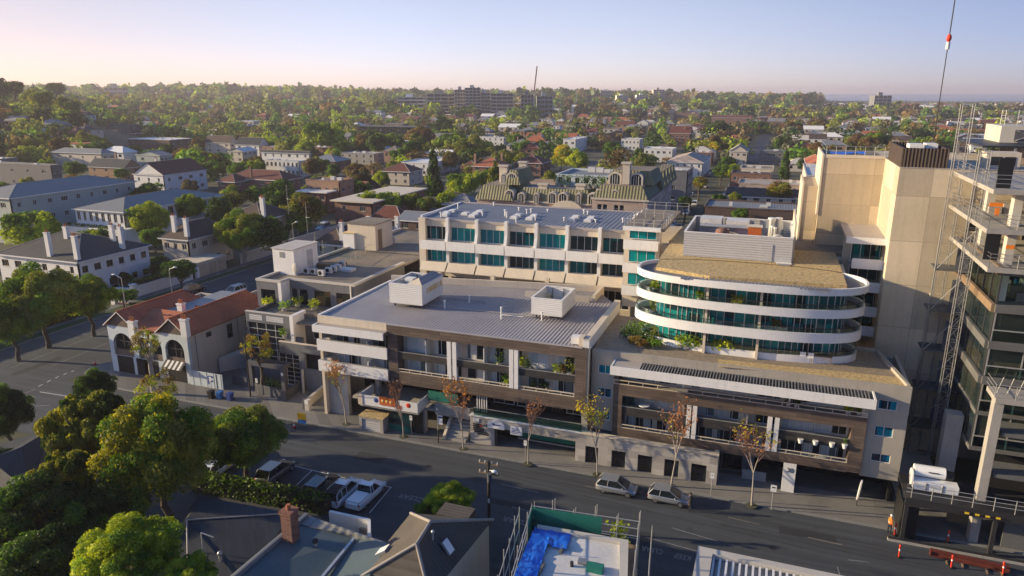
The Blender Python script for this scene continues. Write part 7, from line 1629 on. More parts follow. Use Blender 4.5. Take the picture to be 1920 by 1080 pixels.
hs(642, 459, 5.2, 588, 700, 'hip', 2.8, 'stucco_cream', 'tile_brown', 'brown hip roof house directly behind the stair tower roof', wn=(2, 2), chim=((658, 440, 2.8),))
hs(735, 448, 5.2, 655, 765, 'hip', 2.6, 'brick_red', 'zinc', 'blue grey metal hip roof house with two white chimneys behind the roof huts', wn=(3, 2), chim=((692, 425, 2.6), (745, 425, 2.6)))
hs(752, 412, 5.2, 697, 770, 'hip', 3.0, 'brick_red', 'tile_red', 'rusty red hip roof house left of the long office building', wn=(3, 2))
hs(800, 415, 6.0, 745, 830, 'gx', 1.5, 'brick_dark', 'metal_grey', 'dark corrugated shed against the long office building', name='shed', cat='shed', wn=(2, 1))
hs(885, 385, 6.0, 832, 905, 'hip', 2.6, 'brick_red', 'zinc', 'blue grey hip roof peeping above the long office building', wn=(2, 2))
hs(968, 388, 7.5, 900, 978, 'gx', 1.4, 'brick_red', 'tile_red', 'low red roof between the blue hip roof and the mansard building', wn=(3, 2))
# right of the far street
hs(1294, 250, 9, 1256, 1322, 'gx', 4.5, 'brick_red', 'tile_red', 'tall dark red gabled house with cream gables beyond the far street', wn=(4, 2), chim=((1284, 240, 2.5),), chim_m='brick_orange', detail=1)
hs(1312, 213, 10, 1263, 1316, 'flat', .3, 'brick_red', 'membrane', 'long red brick flats on the rise at the centre right', name='apartment_building', cat='apartment building', wn=(9, 1), storeys=3, detail=1)
hs(1410, 221, 9, 1335, 1418, 'gx', 2.5, 'brick_red', 'tile_red', 'second long red brick block with a red roof behind a dark tree', name='apartment_building', cat='apartment building', wn=(8, 1), detail=1)
hs(1438, 196, 9, 1408, 1444, 'gx', 3, 'brick_red', 'terracotta', 'bright terracotta roofs high among the trees at the right', wn=(5, 1), detail=1)
hs(1262, 280, 7, 1208, 1268, 'flat', .3, 'stucco_white', 'white_paint', 'white flat roofed terrace left of the far street', wn=(5, 1), detail=1)
hs(1200, 262, 7, 1165, 1206, 'flat', .3, 'stucco_white', 'concrete_pale', 'low white flat building in front of the red brick flats', wn=(5, 1), detail=1)
hs(1318, 305, 6.5, 1251, 1332, 'hip', 2.4, 'stucco_white', 'stucco_pink', 'pale pink hip roof hall facing the far street', wn=(5, 1), detail=1)
hs(1402, 284, 7, 1368, 1405, 'gy', 3, 'stucco_cream', 'ridge_cap', 'pale stone double gabled house right of the far street', wn=(3, 1), detail=1)
hs(1480, 285, 7, 1425, 1484, 'flat', .3, 'grey_render', 'zinc', 'grey flat roofed building behind the dark conifer', wn=(5, 1), detail=1)
hs(1370, 325, 7, 1445, 1360, 'flat', .3, 'brick_red', 'slate', 'red and dark walled building right of the lime street tree', side='W', wn=(4, 2), detail=1)
hs(1388, 316, 8, 1450, 1380, 'flat', .3, 'stucco_cream', 'membrane', 'cream walled flat roofed building behind the red walled one', side='W', wn=(4, 2), detail=1)
hs(1384, 344, 6.5, 1552, 1372, 'flat', .3, 'stucco_pink', 'concrete', 'long grey flat roofed building with roof vents across the far street', side='W', wn=(7, 2))
hs(1362, 366, 5.0, 1500, 1352, 'gx', 1.8, 'stucco_cream', 'tile_brown', 'low brown roofed building with four white skylights across the far street', side='W', wn=(6, 2))
hs(1320, 388, 7.0, 1500, 1308, 'flat', .3, 'brick_dark', 'zinc', 'wide flat roofed building with a blue roof and a brown wall behind the plant enclosure', side='W', name='warehouse', cat='warehouse', wn=(0, 2))
hs(1515, 312, 9.0, 1556, 1510, 'hip', 2.2, 'brick_red', 'terracotta', 'orange red hip roof house just left of the beige tower', side='W', wn=(2, 1), detail=1)
hs(1512, 330, 11, 1560, 1506, 'flat', .3, 'concrete_pale', 'metal_white', 'pale flat roof with ducts against the left edge of the beige tower', side='W', wn=(2, 1), name='apartment_building', cat='apartment building')
hs(1284, 322, 8, 1215, 1288, 'flat', .3, 'stucco_white', 'zinc', 'white building with blue grey roof plant left of the far street', name='apartment_building', cat='apartment building', wn=(4, 2))
# ================================================================ green mansard apartment building
M = thing('mansard_building', 'pink stone apartment building with ribbed olive green mansard roofs and arched dormers', 'apartment building', (-30, 132, 0))
YM = 124.0
XM = lambda px, py: xz(px, py, YM)[0]; ZM = lambda px, py: xz(px, py, YM)[1]
def frustum(mm, mt, ms, x0, x1, y0, y1, z0, z1, i, top='zinc'):
    q = [(x0, y0, z0), (x1, y0, z0), (x1, y1, z0), (x0, y1, z0), (x0+i, y0+i, z1), (x1-i, y0+i, z1), (x1-i, y1-i, z1), (x0+i, y1-i, z1)]
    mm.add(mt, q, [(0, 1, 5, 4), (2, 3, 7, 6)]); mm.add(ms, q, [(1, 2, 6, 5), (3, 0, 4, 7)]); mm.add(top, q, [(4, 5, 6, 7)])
cz = ZM(1160, 376); mz1 = ZM(1160, 350); L0, L1_, R0, R1 = XM(889, 370), XM(960, 375), XM(1110, 376), XM(1214, 378)
cz2 = ZM(1030, 383); mz2 = ZM(1030, 357)
m = MB(); opsR = [(R0+1+k, R0+1.8+k, cz-3.6, cz-.8) for k in (0, 1.0, 3.0, 4.0)]
m.T = (0, YM, 0, 0); m.wall('stucco_pink', R0, R1, 0, cz, .4, opsR); m.box('stucco_pink', L0, R0-.01, 1.2, 1.6, 0, cz2); m.T = None
m.box('stucco_cream', R0-.2, R1+.25, YM-.25, YM+.3, cz+.002, cz+.3); m.box('stucco_cream', L0-.2, R0-.21, YM+.95, YM+1.3, cz2+.002, cz2+.25); m.box('stucco_pink', R1-.4, R1, YM+.41, YM+30, 0, cz+.0); m.box('stucco_pink', L0, R1-.41, YM+26, YM+26.4, 0, cz); m.box('stucco_pink', L0, L0+.4, YM+1.61, YM+26, 0, cz2); m.build('wall', M)
for o in opsR: win(M, (0, YM, 0, 0), *o, 1, 4, 'glass_dark', 'frame_white', .15, sub=False)
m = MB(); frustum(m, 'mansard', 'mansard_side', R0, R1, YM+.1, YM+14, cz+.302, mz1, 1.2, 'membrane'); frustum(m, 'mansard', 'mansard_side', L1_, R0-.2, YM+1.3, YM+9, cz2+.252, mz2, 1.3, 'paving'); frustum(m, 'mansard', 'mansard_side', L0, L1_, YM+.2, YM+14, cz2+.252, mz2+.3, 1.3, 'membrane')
ux0, ux1 = XM(1136, 345), XM(1222, 345); uz = ZM(1180, 322)
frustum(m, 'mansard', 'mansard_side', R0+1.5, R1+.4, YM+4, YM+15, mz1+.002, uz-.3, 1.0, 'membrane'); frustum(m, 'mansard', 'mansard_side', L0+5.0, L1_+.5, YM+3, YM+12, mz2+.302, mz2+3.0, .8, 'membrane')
for i in range(5): frustum(m, 'mansard', 'mansard_side', R1-3.5, R1+.35, YM+14.5+i*4.2, YM+18.4+i*4.2, cz+.302, cz+3.4, .8, 'membrane')
rf = m.build('roof', M)
def dormer(x, y, z, w_, h, nx=2):
    mm = MB(); n = 8; fr_ = [(x-w_/2, z), (x+w_/2, z)] + [(x+w_/2*math.cos(math.pi*k/n), z+h-w_/2*.6+w_/2*.6*math.sin(math.pi*k/n)) for k in range(n+1)]
    q = [(a, y, b) for a, b in fr_]+[(a, y+1.6, b) for a, b in fr_]; k = len(fr_); mm.add('stucco_cream', q, [tuple(range(k))]+[(i, k+i, k+(i+1) % k, (i+1) % k) for i in range(k)])
    g = [(x+(a-x)*.72, y-.012, z+.15+(b-z)*.82) for a, b in fr_]; mm.add('glass_dark', g, [tuple(range(k))])
    for i in range(1, nx+1): xx = x-w_*.36+w_*.72*i/(nx+1); mm.box('frame_white', xx-.04, xx+.04, y-.05, y-.014, z+.15, z+h*.8)
    mm.build('dormer', rf)
for px, py, w_, h in ((977, 378, 1.9, 2.4), (1005, 379, 1.2, 2.4), (1035, 379, 2.3, 2.6), (1055, 377, 2.6, 2.2), (1084, 381, 1.3, 2.6), (1110, 381, 2.4, 2.6), (955, 374, 2.4, 2.6), (1122, 372, 1.5, 2.4), (1152, 373, 1.5, 2.4)): x, z = xz(px, py, YM+.8); dormer(x, YM+.75, z-.3, w_*.72, h*.82)
for px, py, w_, h in ((1153, 344, 2.8, 2.6), (1193, 346, 2.8, 2.6), (960, 345, 2.4, 2.8), (945, 343, 1.4, 2.4)): x, z = xz(px, py, YM+3.6); dormer(x, YM+3.4, z-.2, w_*.85, h*.85, 3)
m = MB(); x, z = xz(1174, 340, YM+3.5); m.box('stucco_cream', x-.65, x+.65, YM+3.0, YM+4.3, z-.5, z+3.1); m.box('stucco_cream', x-.9, x+.9, YM+2.8, YM+4.5, z+3.102, z+3.4); m.build('chimney', rf)
for px, py, y in ((1019, 357, YM+3), (1089, 358, YM+3.2), (981, 314, YM+19), (945, 322, YM+5)):
    x, z = xz(px, py, y); m = MB(); m.box('stucco_cream', x-.8, x+.8, y-.5, y+.5, z-2, z+1.0); m.box('stucco_cream', x-1., x+1., y-.7, y+.7, z+1.002, z+1.3); m.build('chimney', rf)
m = MB(); x, z = xz(1062, 387, YM+.4); n = 10; q = [(x+2.9*math.cos(math.pi*k/n), YM+.4, z-.6+1.6*math.sin(math.pi*k/n)) for k in range(n+1)]; m.add('cream', q+[(a, YM+1.5, b) for a, b, in [(p[0], p[2]) for p in q]], [tuple(range(n+1))]+[(i, n+1+i, n+2+i, i+1) for i in range(n)]); m.build('pediment', M)
for px, py, r_ in ((1049, 346, 1.2), (1062, 348, 1.0), (1093, 345, 1.3), (1105, 348, 1.0), (1117, 346, 1.4), (1128, 349, 1.1)):
    x, z = xz(px, py, YM+6); mm = MB(); plant(mm, x, YM+6, mz2, r_, 1.9, 'leaf_dark' if px % 2 else 'leaf_green', 'concrete', 120); tag(mm.build('roof_shrub'), 'dark shrub in the roof terrace planters of the mansard building', 'shrub', 'shrubs on the mansard terrace')
FOOT.append((L0, R1+2, YM, YM+30))
yw_ = YM+9.6; wz = xz(1095, 331, yw_)[1]; house('apartment_wing', 'pale blue set-back apartment wing behind the mansard roof terrace', x_at(1043, yw_, wz), x_at(1140, yw_, wz), yw_, yw_+12, mz2-.4, wz, 'flat', .3, 'stucco_blue', 'zinc', (), 'E', storeys=1, cat='apartment building', wn=(6, 1), guard=False, win_h=1.6)
hs(1290, 322, 13, 1235, 1300, 'flat', .3, 'grey_render', 'concrete_pale', 'tall grey brown apartment block with recessed balconies on the left of the far street', name='apartment_building', cat='apartment building', wn=(1, 8), storeys=4, guard=False)
# far street running away from the camera
sx = at(1295, 420, 0)[0]
m = MB(); m.box('asphalt', -16.2, -7.0, 101, 700, -.3, .012); struct('road', m)
m = MB(); m.box('footpath', -18.0, -16.2, 101, 400, -.2, .13); m.box('footpath', -7.0, -5.4, 101, 400, -.2, .13); struct('pavement', m)
FOOT.append((-18, -5, 100, 700)); FOOT.append((-107, -82, -50, 620))
FOOT += [(-60, -46, 60, 112), (A0, A1, 60, 86), (A1, 13, 60, 102), (D0, D1, 86, 102), (4, 45, 58, 102), (-84, -60, 60, 100)]
# walls and garages along the west side of the side road
def wall_seg(name, p, q, h, t, mt, label, cat='wall', z=.0, cap=None):
    a = Vector((*p, 0)); b = Vector((*q, 0)); L = (b-a).length; k = MB((a.x, a.y, math.atan2(b.y-a.y, b.x-a.x), z)); k.box(mt, 0, L, 0, t, 0, h)
    if cap: k.box(cap, -.05, L+.05, -.05, t+.05, h+.002, h+.12)
    return tag(k.build(name), label, cat)
wx = -107.6
ya, yb_, yc, yd = y_at(255, wx, .5), y_at(362, wx, .5), y_at(372, wx, .5), y_at(425, wx, .5); ye, yf = y_at(470, wx, .5), y_at(560, wx, .5)
wall_seg('garden_wall', (wx, ya), (wx, yb_), 1.9, .3, 'stucco_white', 'white rendered garden wall along the side road', cap='stucco_white')
wall_seg('garden_wall', (wx-.4, ya), (wx-9, ya-2.5), 1.7, .3, 'stucco_white', 'angled white wall at the garden entrance', cap='stucco_white')
m = MB(); m.box('stucco_white', wx-.2, wx+.6, ya-1.0, ya-.1, 0, 2.5); m.box('stucco_white', wx-.3, wx+.7, ya-1.1, ya, 2.502, 2.65); tag(m.build('gate_pier'), 'square white gate pier at the near end of the white garden wall', 'gate pier')
y0_ = y_at(214, wx, .5); m = MB(); m.box('stucco_white', wx-7, wx, y0_-.2, y0_+.1, 0, 1.9); m.box('stucco_white', wx-.2, wx+.5, y0_-.3, y0_+.3, 0, 2.3); tag(m.build('garden_wall'), 'short pale wall with an end pier beside the big left street trees', 'wall')
m = MB(); m.box('stucco_cream', wx-6.5, wx, yc, yd, 0, 2.9); m.box('cream', wx-6.7, wx+.15, yc-.1, yd+.1, 2.902, 3.1)
for i in range(3): a = yc+.5+i*(yd-yc-.4)/3; m.box('beige_panel', wx+.005, wx+.05, a, a+(yd-yc)/3-.5, .1, 2.4)
tag(m.build('garage'), 'cream garage row with three panelled doors on the side road', 'garage'); m = MB()
m.box('stucco_white', wx, wx+.5, yc-.9, yc-.1, 0, 2.2); tag(m.build('gate_pier'), 'white gate pier beside the cream garage row', 'gate pier')
wall_seg('garden_wall', (wx, ye-3), (wx, yf+30), 2.2, .3, 'stucco_cream', 'long cream wall under the sunlit trees of the side road', cap='cream')
hedge_run([(wx-1.2, ya+1), (wx-1.2, yb_+2)], 1.6, 2.6, ['leaf_dark', 'leaf_dark', 'leaf_green'], 'tall dark hedge behind the white garden wall', .0, 30, .24)
hedge_run([(-107.3, 55), (-107.3, 84)], 1.6, 2.0, ['leaf_dark', 'leaf_dark', 'leaf_olive'], 'dark hedge behind the grass verge at the left', .0, 26, .24)
hedge_run([(wx-10, ya+12), (wx-10, yb_+3)], 2.2, 3.2, ['leaf_dark', 'leaf_green'], 'dark garden hedge at the foot of the white arched house', .0, 20, .26)
# ================================================================ suburb trees one can tell apart, then the rest
v2 = lambda k: k+str(rnd.randint(0, 1))
NAMED = [(612, 262, 44, 'lime', 'huge lime green tree standing above the white terrace'), (575, 275, 20, 'lime', 'lime tree on the left flank of the huge lime tree'), (553, 262, 14, 'lime', 'small pale lime tree left of the huge lime tree'),
 (850, 270, 30, 'lime', 'bright lime tree left of centre behind the dark pine'), (895, 272, 32, 'olive', 'olive coloured tree right of the bright lime tree'), (918, 285, 20, 'olive', 'rounded olive tree in front of the terracotta roof'), (985, 275, 25, 'green', 'solid green tree between the terracotta roof and the yellow tree'),
 (1052, 288, 28, 'yellow', 'golden yellow tree in front of the white terrace row'), (1085, 296, 22, 'lime', 'yellow green tree at the right flank of the golden tree'), (1148, 278, 24, 'green', 'green tree right of the golden tree'), (1208, 298, 24, 'olive', 'olive tree over the mansard block'),
 (690, 255, 22, 'green', 'dark green round tree right of the huge lime tree'), (722, 262, 26, 'lime', 'pale lime tree over the concrete house'), (788, 256, 30, 'brown', 'brownish tree in early leaf at the centre left'), (833, 240, 26, 'dark', 'dark green tree in front of the long modern building'),
 (690, 372, 24, 'lime', 'lime tree against the cream flat roof of the long brick building'), (730, 372, 28, 'lime', 'broad lime tree beside the long brick building'), (772, 372, 20, 'olive', 'feathery olive tree right of the broad lime tree'), (675, 325, 24, 'grey', 'grey leaved palm-like tree behind the orange flats'), (655, 345, 22, 'dark', 'dark shrubby tree in front of the orange flats'), (716, 330, 16, 'lime', 'small lime tree under the red hip roof'),
 (868, 338, 30, 'lime', 'vivid lime tree left of the cypress'), (905, 328, 22, 'lime', 'vivid lime tree touching the cypress'), (838, 372, 26, 'lime', 'yellow green tree behind the left end of the office roof'), (800, 378, 18, 'olive', 'olive tree above the rusty red roof'),
 (478, 360, 22, 'green', 'rounded green tree left of the red brick house'), (520, 352, 32, 'green', 'large green tree behind the broad pale chimneys'), (435, 362, 30, 'olive', 'olive tree behind the brown hip roof'), (415, 385, 20, 'lime', 'lime tree at the corner of the low blue grey roof'), (355, 288, 22, 'lime', 'yellow green tree behind the white gabled house'), (405, 302, 26, 'brown', 'rust brown tree right of the white gabled house'), (480, 303, 17, 'grey', 'pale grey tree in front of the navy roof'), (585, 308, 22, 'brown', 'brown twiggy tree right of the white terrace'),
 (140, 313, 20, 'green', 'small green tree beside the orange brick house'), (55, 292, 24, 'lime', 'lime tree above the dark flat roofed office'), (90, 257, 24, 'dark', 'dark round tree at the left in front of the ridge'), (147, 256, 24, 'dark', 'second dark round tree at the left in front of the ridge'), (228, 322, 14, 'green', 'green tree in front of the orange brick house'), (355, 345, 18, 'grey', 'bare grey tree in front of the white gabled house'), (8, 245, 20, 'dark', 'dark tree at the far left edge'),
 (1350, 243, 24, 'dark', 'big dark tree right of the dark red gabled house'), (1340, 273, 14, 'yellow', 'small yellow tree at the end of the far street'), (1375, 318, 17, 'lime', 'bright lime tree beside the far street'), (1367, 300, 14, 'green', 'green tree above the lime street tree'), (1422, 236, 18, 'dark', 'dark spreading tree over the stone gabled house'), (1480, 240, 22, 'brown', 'brown gum tree at the right'), (1535, 235, 22, 'brown', 'broad brown gum tree left of the beige tower'), (1532, 278, 24, 'brown', 'dark brown gum tree touching the beige tower'),
 (1547, 311, 15, 'yellow', 'yellow tree clipped by the beige tower'), (1640, 262, 26, 'dark', 'dark tree above the brown louvres'), (1610, 258, 20, 'brown', 'brown tree above the tower roof rail'), (1462, 356, 24, 'autumn', 'round olive bush over the brown roofed building'), (1378, 366, 12, 'olive', 'small bush in front of the four skylights'), (1285, 375, 14, 'dark', 'dark tree on the left footpath of the far street'), (1312, 340, 14, 'autumn', 'orange tinged street tree on the far street'), (1345, 372, 16, 'dark', 'dark street tree on the right of the far street'), (1388, 398, 16, 'green', 'green shrubs behind the plant enclosure'), (1225, 262, 16, 'dark', 'dark tree beside the white flat building')]
for px, py, r_, k, lb in NAMED:
    x, y = at(px, py+r_*.25, 6.); d = dist(x, y, 6.); g = gh(x, y); R_ = r_*d/F; zc = max(R_*.75, 6.-g*.0); tree(v2(k), x, y, g, R_, R_*.92, zc if g < 1 else max(R_*.8, 6-g), lb)
for px, py, r_, d, k, lb in ((30, 168, 26, 560, 'dark1', 'large dark tree standing up on the left ridge'), (60, 166, 17, 600, 'dark0', 'smaller dark tree right of the large ridge tree'), (8, 186, 26, 470, 'olive0', 'olive tree below the large ridge tree at the left edge'), (100, 186, 26, 500, 'olive1', 'broad olive tree on the slope right of the ridge trees'), (150, 196, 22, 520, 'olive0', 'second broad olive tree on the left slope'), (135, 168, 16, 760, 'dark0', 'dark rounded tree on the left skyline')):
    kx = (px-960)/F; x = (FWD[0]/_cp)*d+RGT[0]*kx*d; y = (FWD[1]/_cp)*d+RGT[1]*kx*d; g = gh(x, y); zz = H-(py-HZ)/F*d*1.03; R_ = r_*d/F; tree(k, x, y, g, R_, R_*.9, max(R_*.8, zz-g), lb)
ptree('conifer0', 812, 322, 36, 8.5, 'tall dark pointed pine in front of the long white house', ratio=1.25, zc=None); ptree('cypress0', 928, 348, 40, 9.0, 'dark columnar cypress beside the mansard building', ratio=1.0); ptree('conifer0', 1474, 305, 22, 8.5, 'dark conifer behind the long flat roof at the right', ratio=1.2)
LOOSE = []
def near_name(x, y, z):
    p = prj(x, y, z); b = min(LAND, key=lambda l: (l[1][0]-p[0])**2+9*(l[1][1]-p[1])**2); return ' '.join(b[0].split()[:6]), p
def settle():
    """single out each loose tree or house by what it stands near; ranks run from the left"""
    G_ = {}
    for o, what, x, y, z in LOOSE:
        n, p = near_name(x, y, z); G_.setdefault((what, n), []).append((p[0], o))
    W = ('first', 'second', 'third', 'fourth', 'fifth', 'sixth', 'seventh', 'eighth', 'ninth', 'tenth')
    for (what, n), L in G_.items():
        L.sort(key=lambda a: a[0])
        for i, (px, o) in enumerate(L):
            if len(L) == 1: o['label'] = f'{what} near the {n}'
            elif i < 10: o['label'] = f'{W[i]} {what} from left near the {n}'
            else: o['label'] = f'{what} in the row right of the {n}'
# fill: nearer trees are things of their own (they share a label where nothing tells them apart), the far wood is one mass
def zone(px): return 'left' if px < 480 else 'centre' if px < 1000 else 'right'
def blocked(x, y, r_):
    for a, b, c, d in FOOT:
        if a-r_*.6 < x < b+r_*.6 and c-r_*.6 < y < d+r_*.6: return True
    return False
def hides(x, y, r_, z):
    d = dist(x, y, z); p = prj(x, y, z); q = r_*F/d
    for a, b, c, e, dd in GUARD:
        if d < dd+8 and a-q*.5 < p[0] < b+q*.5 and p[1]-q < e and p[1]+q*.4 > c: return True
    return False
MIXS = dict(left=['olive', 'olive', 'lime', 'green', 'dark', 'green', 'olive', 'brown'], centre=['lime', 'olive', 'green', 'olive', 'brown', 'dark', 'olive', 'green'], right=['brown', 'dark', 'olive', 'green', 'brown', 'dark', 'brown', 'lime', 'grey', 'olive'])
# random houses first so that trees keep clear of them
hw = [('stucco_white', 'white'), ('brick_red', 'red brick'), ('stucco_cream', 'cream'), ('brick_orange', 'orange brick'), ('grey_render', 'grey')]
hr = [('tile_red', 'dark red'), ('tile_brown', 'brown'), ('tile_grey', 'dark grey'), ('zinc', 'blue grey'), ('terracotta', 'terracotta'), ('metal_grey', 'pale metal')]
nh = 0; tries = 0
while nh < 230 and tries < 9000:
    tries += 1; d = 170+1000*rnd.random()**1.2; px = rnd.uniform(-30, 1950); 
    if px < 500 and rnd.random() < .55: continue
    k = (px-960)/F; x = (FWD[0]/_cp)*d+RGT[0]*k*d; y = (FWD[1]/_cp)*d+RGT[1]*k*d
    w_, dp = rnd.uniform(9, 18), rnd.uniform(8, 14)
    if px > 1500 and d < 300: continue
    if any(a-5 < x+w_/2 and x-w_/2 < b+5 and c-5 < y+dp/2 and y-dp/2 < e+5 for a, b, c, e in FOOT): continue
    ez = rnd.choice((3.6, 4.2, 6.0, 6.5)); g = gh(x, y)
    if hides(x, y, w_/2, g+ez): continue
    wm, wl_ = rnd.choice(hw); rm, rl = rnd.choice(hr); rt = rnd.choice(('hip', 'hip', 'gx', 'gy', 'flat') if px < 1000 else ('hip', 'gx', 'flat', 'gy', 'flat', 'flat'))
    if rt == 'flat': rm, rl = rnd.choice((('white_paint', 'white'), ('membrane', 'brown'), ('concrete_pale', 'pale grey')))
    zn = zone(px); far = 'far off' if d > 520 else 'in the middle distance'
    sh = {'hip': 'hip roofed', 'gx': 'gabled', 'gy': 'gable-fronted', 'flat': 'flat roofed'}[rt]; gr = f'{sh} {wl_} houses with {rl} roofs on the {zn} {far}'
    h_ = house('house', f'{wl_} {sh} house, {rl} roof, among trees {far} on the {zn}', x-w_/2, x+w_/2, y-dp/2, y+dp/2, g, g+ez, rt, rnd.uniform(2., 3.2) if rt != 'flat' else .3, wm, rm, ((x+rnd.uniform(-3, 3), y, 1.5),) if rt != 'flat' else (), 'E' if px < 1400 else 'W', storeys=1 if ez < 5 else 2, group=gr, wn=(rnd.randint(2, 4), 2), detail=0, chim_m='brick_orange', guard=False); nh += 1; LOOSE.append((h_, f'{wl_} {sh} house', x, y, g+ez))
nt_ = 0; tries = 0; PL = []
while nt_ < 225 and tries < 6000:
    tries += 1; d = 125+330*rnd.random()**.75; px = rnd.uniform(-60, 1980); zn = zone(px)
    if zn == 'right' and rnd.random() < .55: continue
    k = (px-960)/F; x = (FWD[0]/_cp)*d+RGT[0]*k*d; y = (FWD[1]/_cp)*d+RGT[1]*k*d; r_ = rnd.uniform(2.6, 6.2); g = gh(x, y)
    if px > 1480 and d < 260: continue
    if -20 < x < -3 and y > 100: continue
    if blocked(x, y, r_) or hides(x, y, r_, g+r_) or any((x-a)**2+(y-b)**2 < (.6*(r_+c))**2 for a, b, c in PL): continue
    kk = rnd.choice(MIXS[zn]); PL.append((x, y, r_)); col = dict(lime='lime green', green='green', dark='dark green', olive='olive', brown='brown', grey='grey').get(kk, kk); far = 'far' if d > 300 else 'middle'
    t_ = tree(v2(kk), x, y, g, r_, r_*rnd.uniform(.85, 1.15), r_*rnd.uniform(1.05, 1.45), f'{col} tree among the houses in the {far} distance on the {zn}', f'{col} trees in the {far} distance on the {zn}'); nt_ += 1; LOOSE.append((t_, f'{col} tree', x, y, g+r_))
settle()
# roofs too far off to count: one mass of small houses
m = MB(); k_ = 0; HW = ['stucco_white', 'stucco_white', 'stucco_cream', 'brick_red', 'brick_orange', 'concrete_pale']; HR = ['tile_red', 'tile_brown', 'terracotta', 'concrete_pale', 'white_paint', 'metal_grey', 'zinc', 'tile_red', 'membrane']
for it in range(9000):
    if k_ >= 900: break
    d = 330+1900*rnd.random()**1.1; px = rnd.uniform(-60, 1960)
    if px < 700 and rnd.random() < .62: continue
    if px > 1500 and d < 420: continue
    k = (px-960)/F; x = (FWD[0]/_cp)*d+RGT[0]*k*d; y = (FWD[1]/_cp)*d+RGT[1]*k*d; w_, dp, ez = rnd.uniform(8, 20), rnd.uniform(8, 13), rnd.choice((3.6, 5.5, 6.5, 7.5)); g = gh(x, y)
    if any(a-3 < x+w_/2 and x-w_/2 < b+3 and c-3 < y+dp/2 and y-dp/2 < e+3 for a, b, c, e in FOOT) or hides(x, y, w_/2, g+ez): continue
    FOOT.append((x-w_/2, x+w_/2, y-dp/2, y+dp/2)); wm, rm = rnd.choice(HW), rnd.choice(HR); rt = rnd.random(); x0, x1, y0, y1 = x-w_/2, x+w_/2, y-dp/2, y+dp/2
    m.box(wm, x0, x1, y0, y1, g-1, g+ez)
    for i in range(3): u = x0+w_*(i+.35)/3; m.box('glass_dark', u, u+w_*.12, y0-.05, y0-.001, g+ez-2.2, g+ez-.9)
    if rt < .45: hipped(m, rm, x0, x1, y0, y1, g+ez, g+ez+2.6)
    elif rt < .65: gabled(m, rm, x0, x1, y0, y1, g+ez, g+ez+2.8, 'x', wallm=wm)
    else: m.box('white_paint' if rt > .85 else rm, x0-.3, x1+.3, y0-.3, y1+.3, g+ez+.01, g+ez+.5)
    k_ += 1
tag(m.build('distant_houses'), 'countless small pale and red roofs scattered through the far suburb', 'houses', None, 'stuff')
# the far wood: one mass of small crowns, coarser with distance
rng = np.random.RandomState(5); mts = ['lime', 'green', 'dark', 'olive', 'brown', 'grey', 'rust']; probs = dict(left=[.13, .2, .17, .33, .09, .05, .03], centre=[.1, .17, .2, .27, .15, .06, .05], right=[.05, .13, .28, .16, .22, .08, .08])
V, MI = [], []
cnt = 0
for it in range(60000):
    if cnt >= 8200: break
    d = (300 if rng.rand() > .1 else 150)+2700*rng.rand()**1.15; px = rng.uniform(-420, 2100); k = (px-960)/F; x = (FWD[0]/_cp)*d+RGT[0]*k*d; y = (FWD[1]/_cp)*d+RGT[1]*k*d
    
    if d < 300 and px > -60: continue
    if d < 470 and rng.rand() < .55: continue
    if px > 900 and d < 1500 and rng.rand() < .5: continue
    if px < 900 and rng.rand() < .12: continue
    r_ = rng.uniform(3.2, 6.5)*(1+.5*(d > 900)+.9*(d > 1600)); g = gh(x, y)
    if d < 1500 and (blocked(x, y, r_*.6) or hides(x, y, r_, g+r_)): continue
    if -20 < x < -3 and y > 100 and y < 700: continue
    if px > 1520 and d > 1400: r_ = min(r_, 3.4)
    if px < 90 and 380 < d < 700: r_ *= 1.5
    n = 260 if d < 520 else 120 if d < 900 else 60 if d < 1500 else 34; s = r_*(.16 if d < 520 else .24 if d < 900 else .36 if d < 1500 else .5)
    zn = zone(px); m_ = rng.choice(len(mts), p=probs[zn])
    D = rng.normal(size=(n, 3)); D /= np.linalg.norm(D, axis=1)[:, None]; lob = 1+.28*np.sin(D[:, 0]*5+rng.rand()*6)*np.sin(D[:, 1]*5+rng.rand()*6)*1.0+.18*np.sin(D[:, 2]*7+rng.rand()*6)
    hgt = rng.uniform(.8, 1.25); P_ = D*(lob*r_*rng.uniform(.7, 1., n))[:, None]*np.array([1, 1, hgt*.9])+np.array([x, y, g+r_*hgt*.95])
    N = D+rng.normal(size=(n, 3))*.5; N /= np.linalg.norm(N, axis=1)[:, None]; U = np.cross(N, rng.normal(size=(n, 3))); U /= np.linalg.norm(U, axis=1)[:, None]; W = np.cross(N, U); ss = s*rng.uniform(.6, 1.3, n)[:, None]
    V.append(np.stack([P_-U*ss, P_+W*ss*.8, P_+U*ss, P_-W*ss*.8], 1).reshape(-1, 3)); MI.append(np.full(n, m_+7*(rng.rand() < .6))); cnt += 1
V = np.concatenate(V); MI = np.concatenate(MI); n = len(MI); me = bpy.data.meshes.new('far_trees'); me.vertices.add(4*n); me.vertices.foreach_set('co', V.ravel()); me.loops.add(4*n); me.loops.foreach_set('vertex_index', np.arange(4*n)); me.polygons.add(n); me.polygons.foreach_set('loop_start', np.arange(0, 4*n, 4)); me.polygons.foreach_set('loop_total', np.full(n, 4))
for q in (.78, 1.4):
    for k in mts:
        leaf(f'far_{k}_{q}', _sc(LEAFC[k][0], q), _sc(LEAFC[k][1], q), .3, .25); me.materials.append(MATS[f'far_{k}_{q}'])
me.polygons.foreach_set('material_index', MI); me.update(calc_edges=True)
o = bpy.data.objects.new('far_trees', me); COL.objects.link(o); tag(o, 'continuous far off mass of suburban tree crowns reaching to the horizon', 'trees', None, 'stuff')
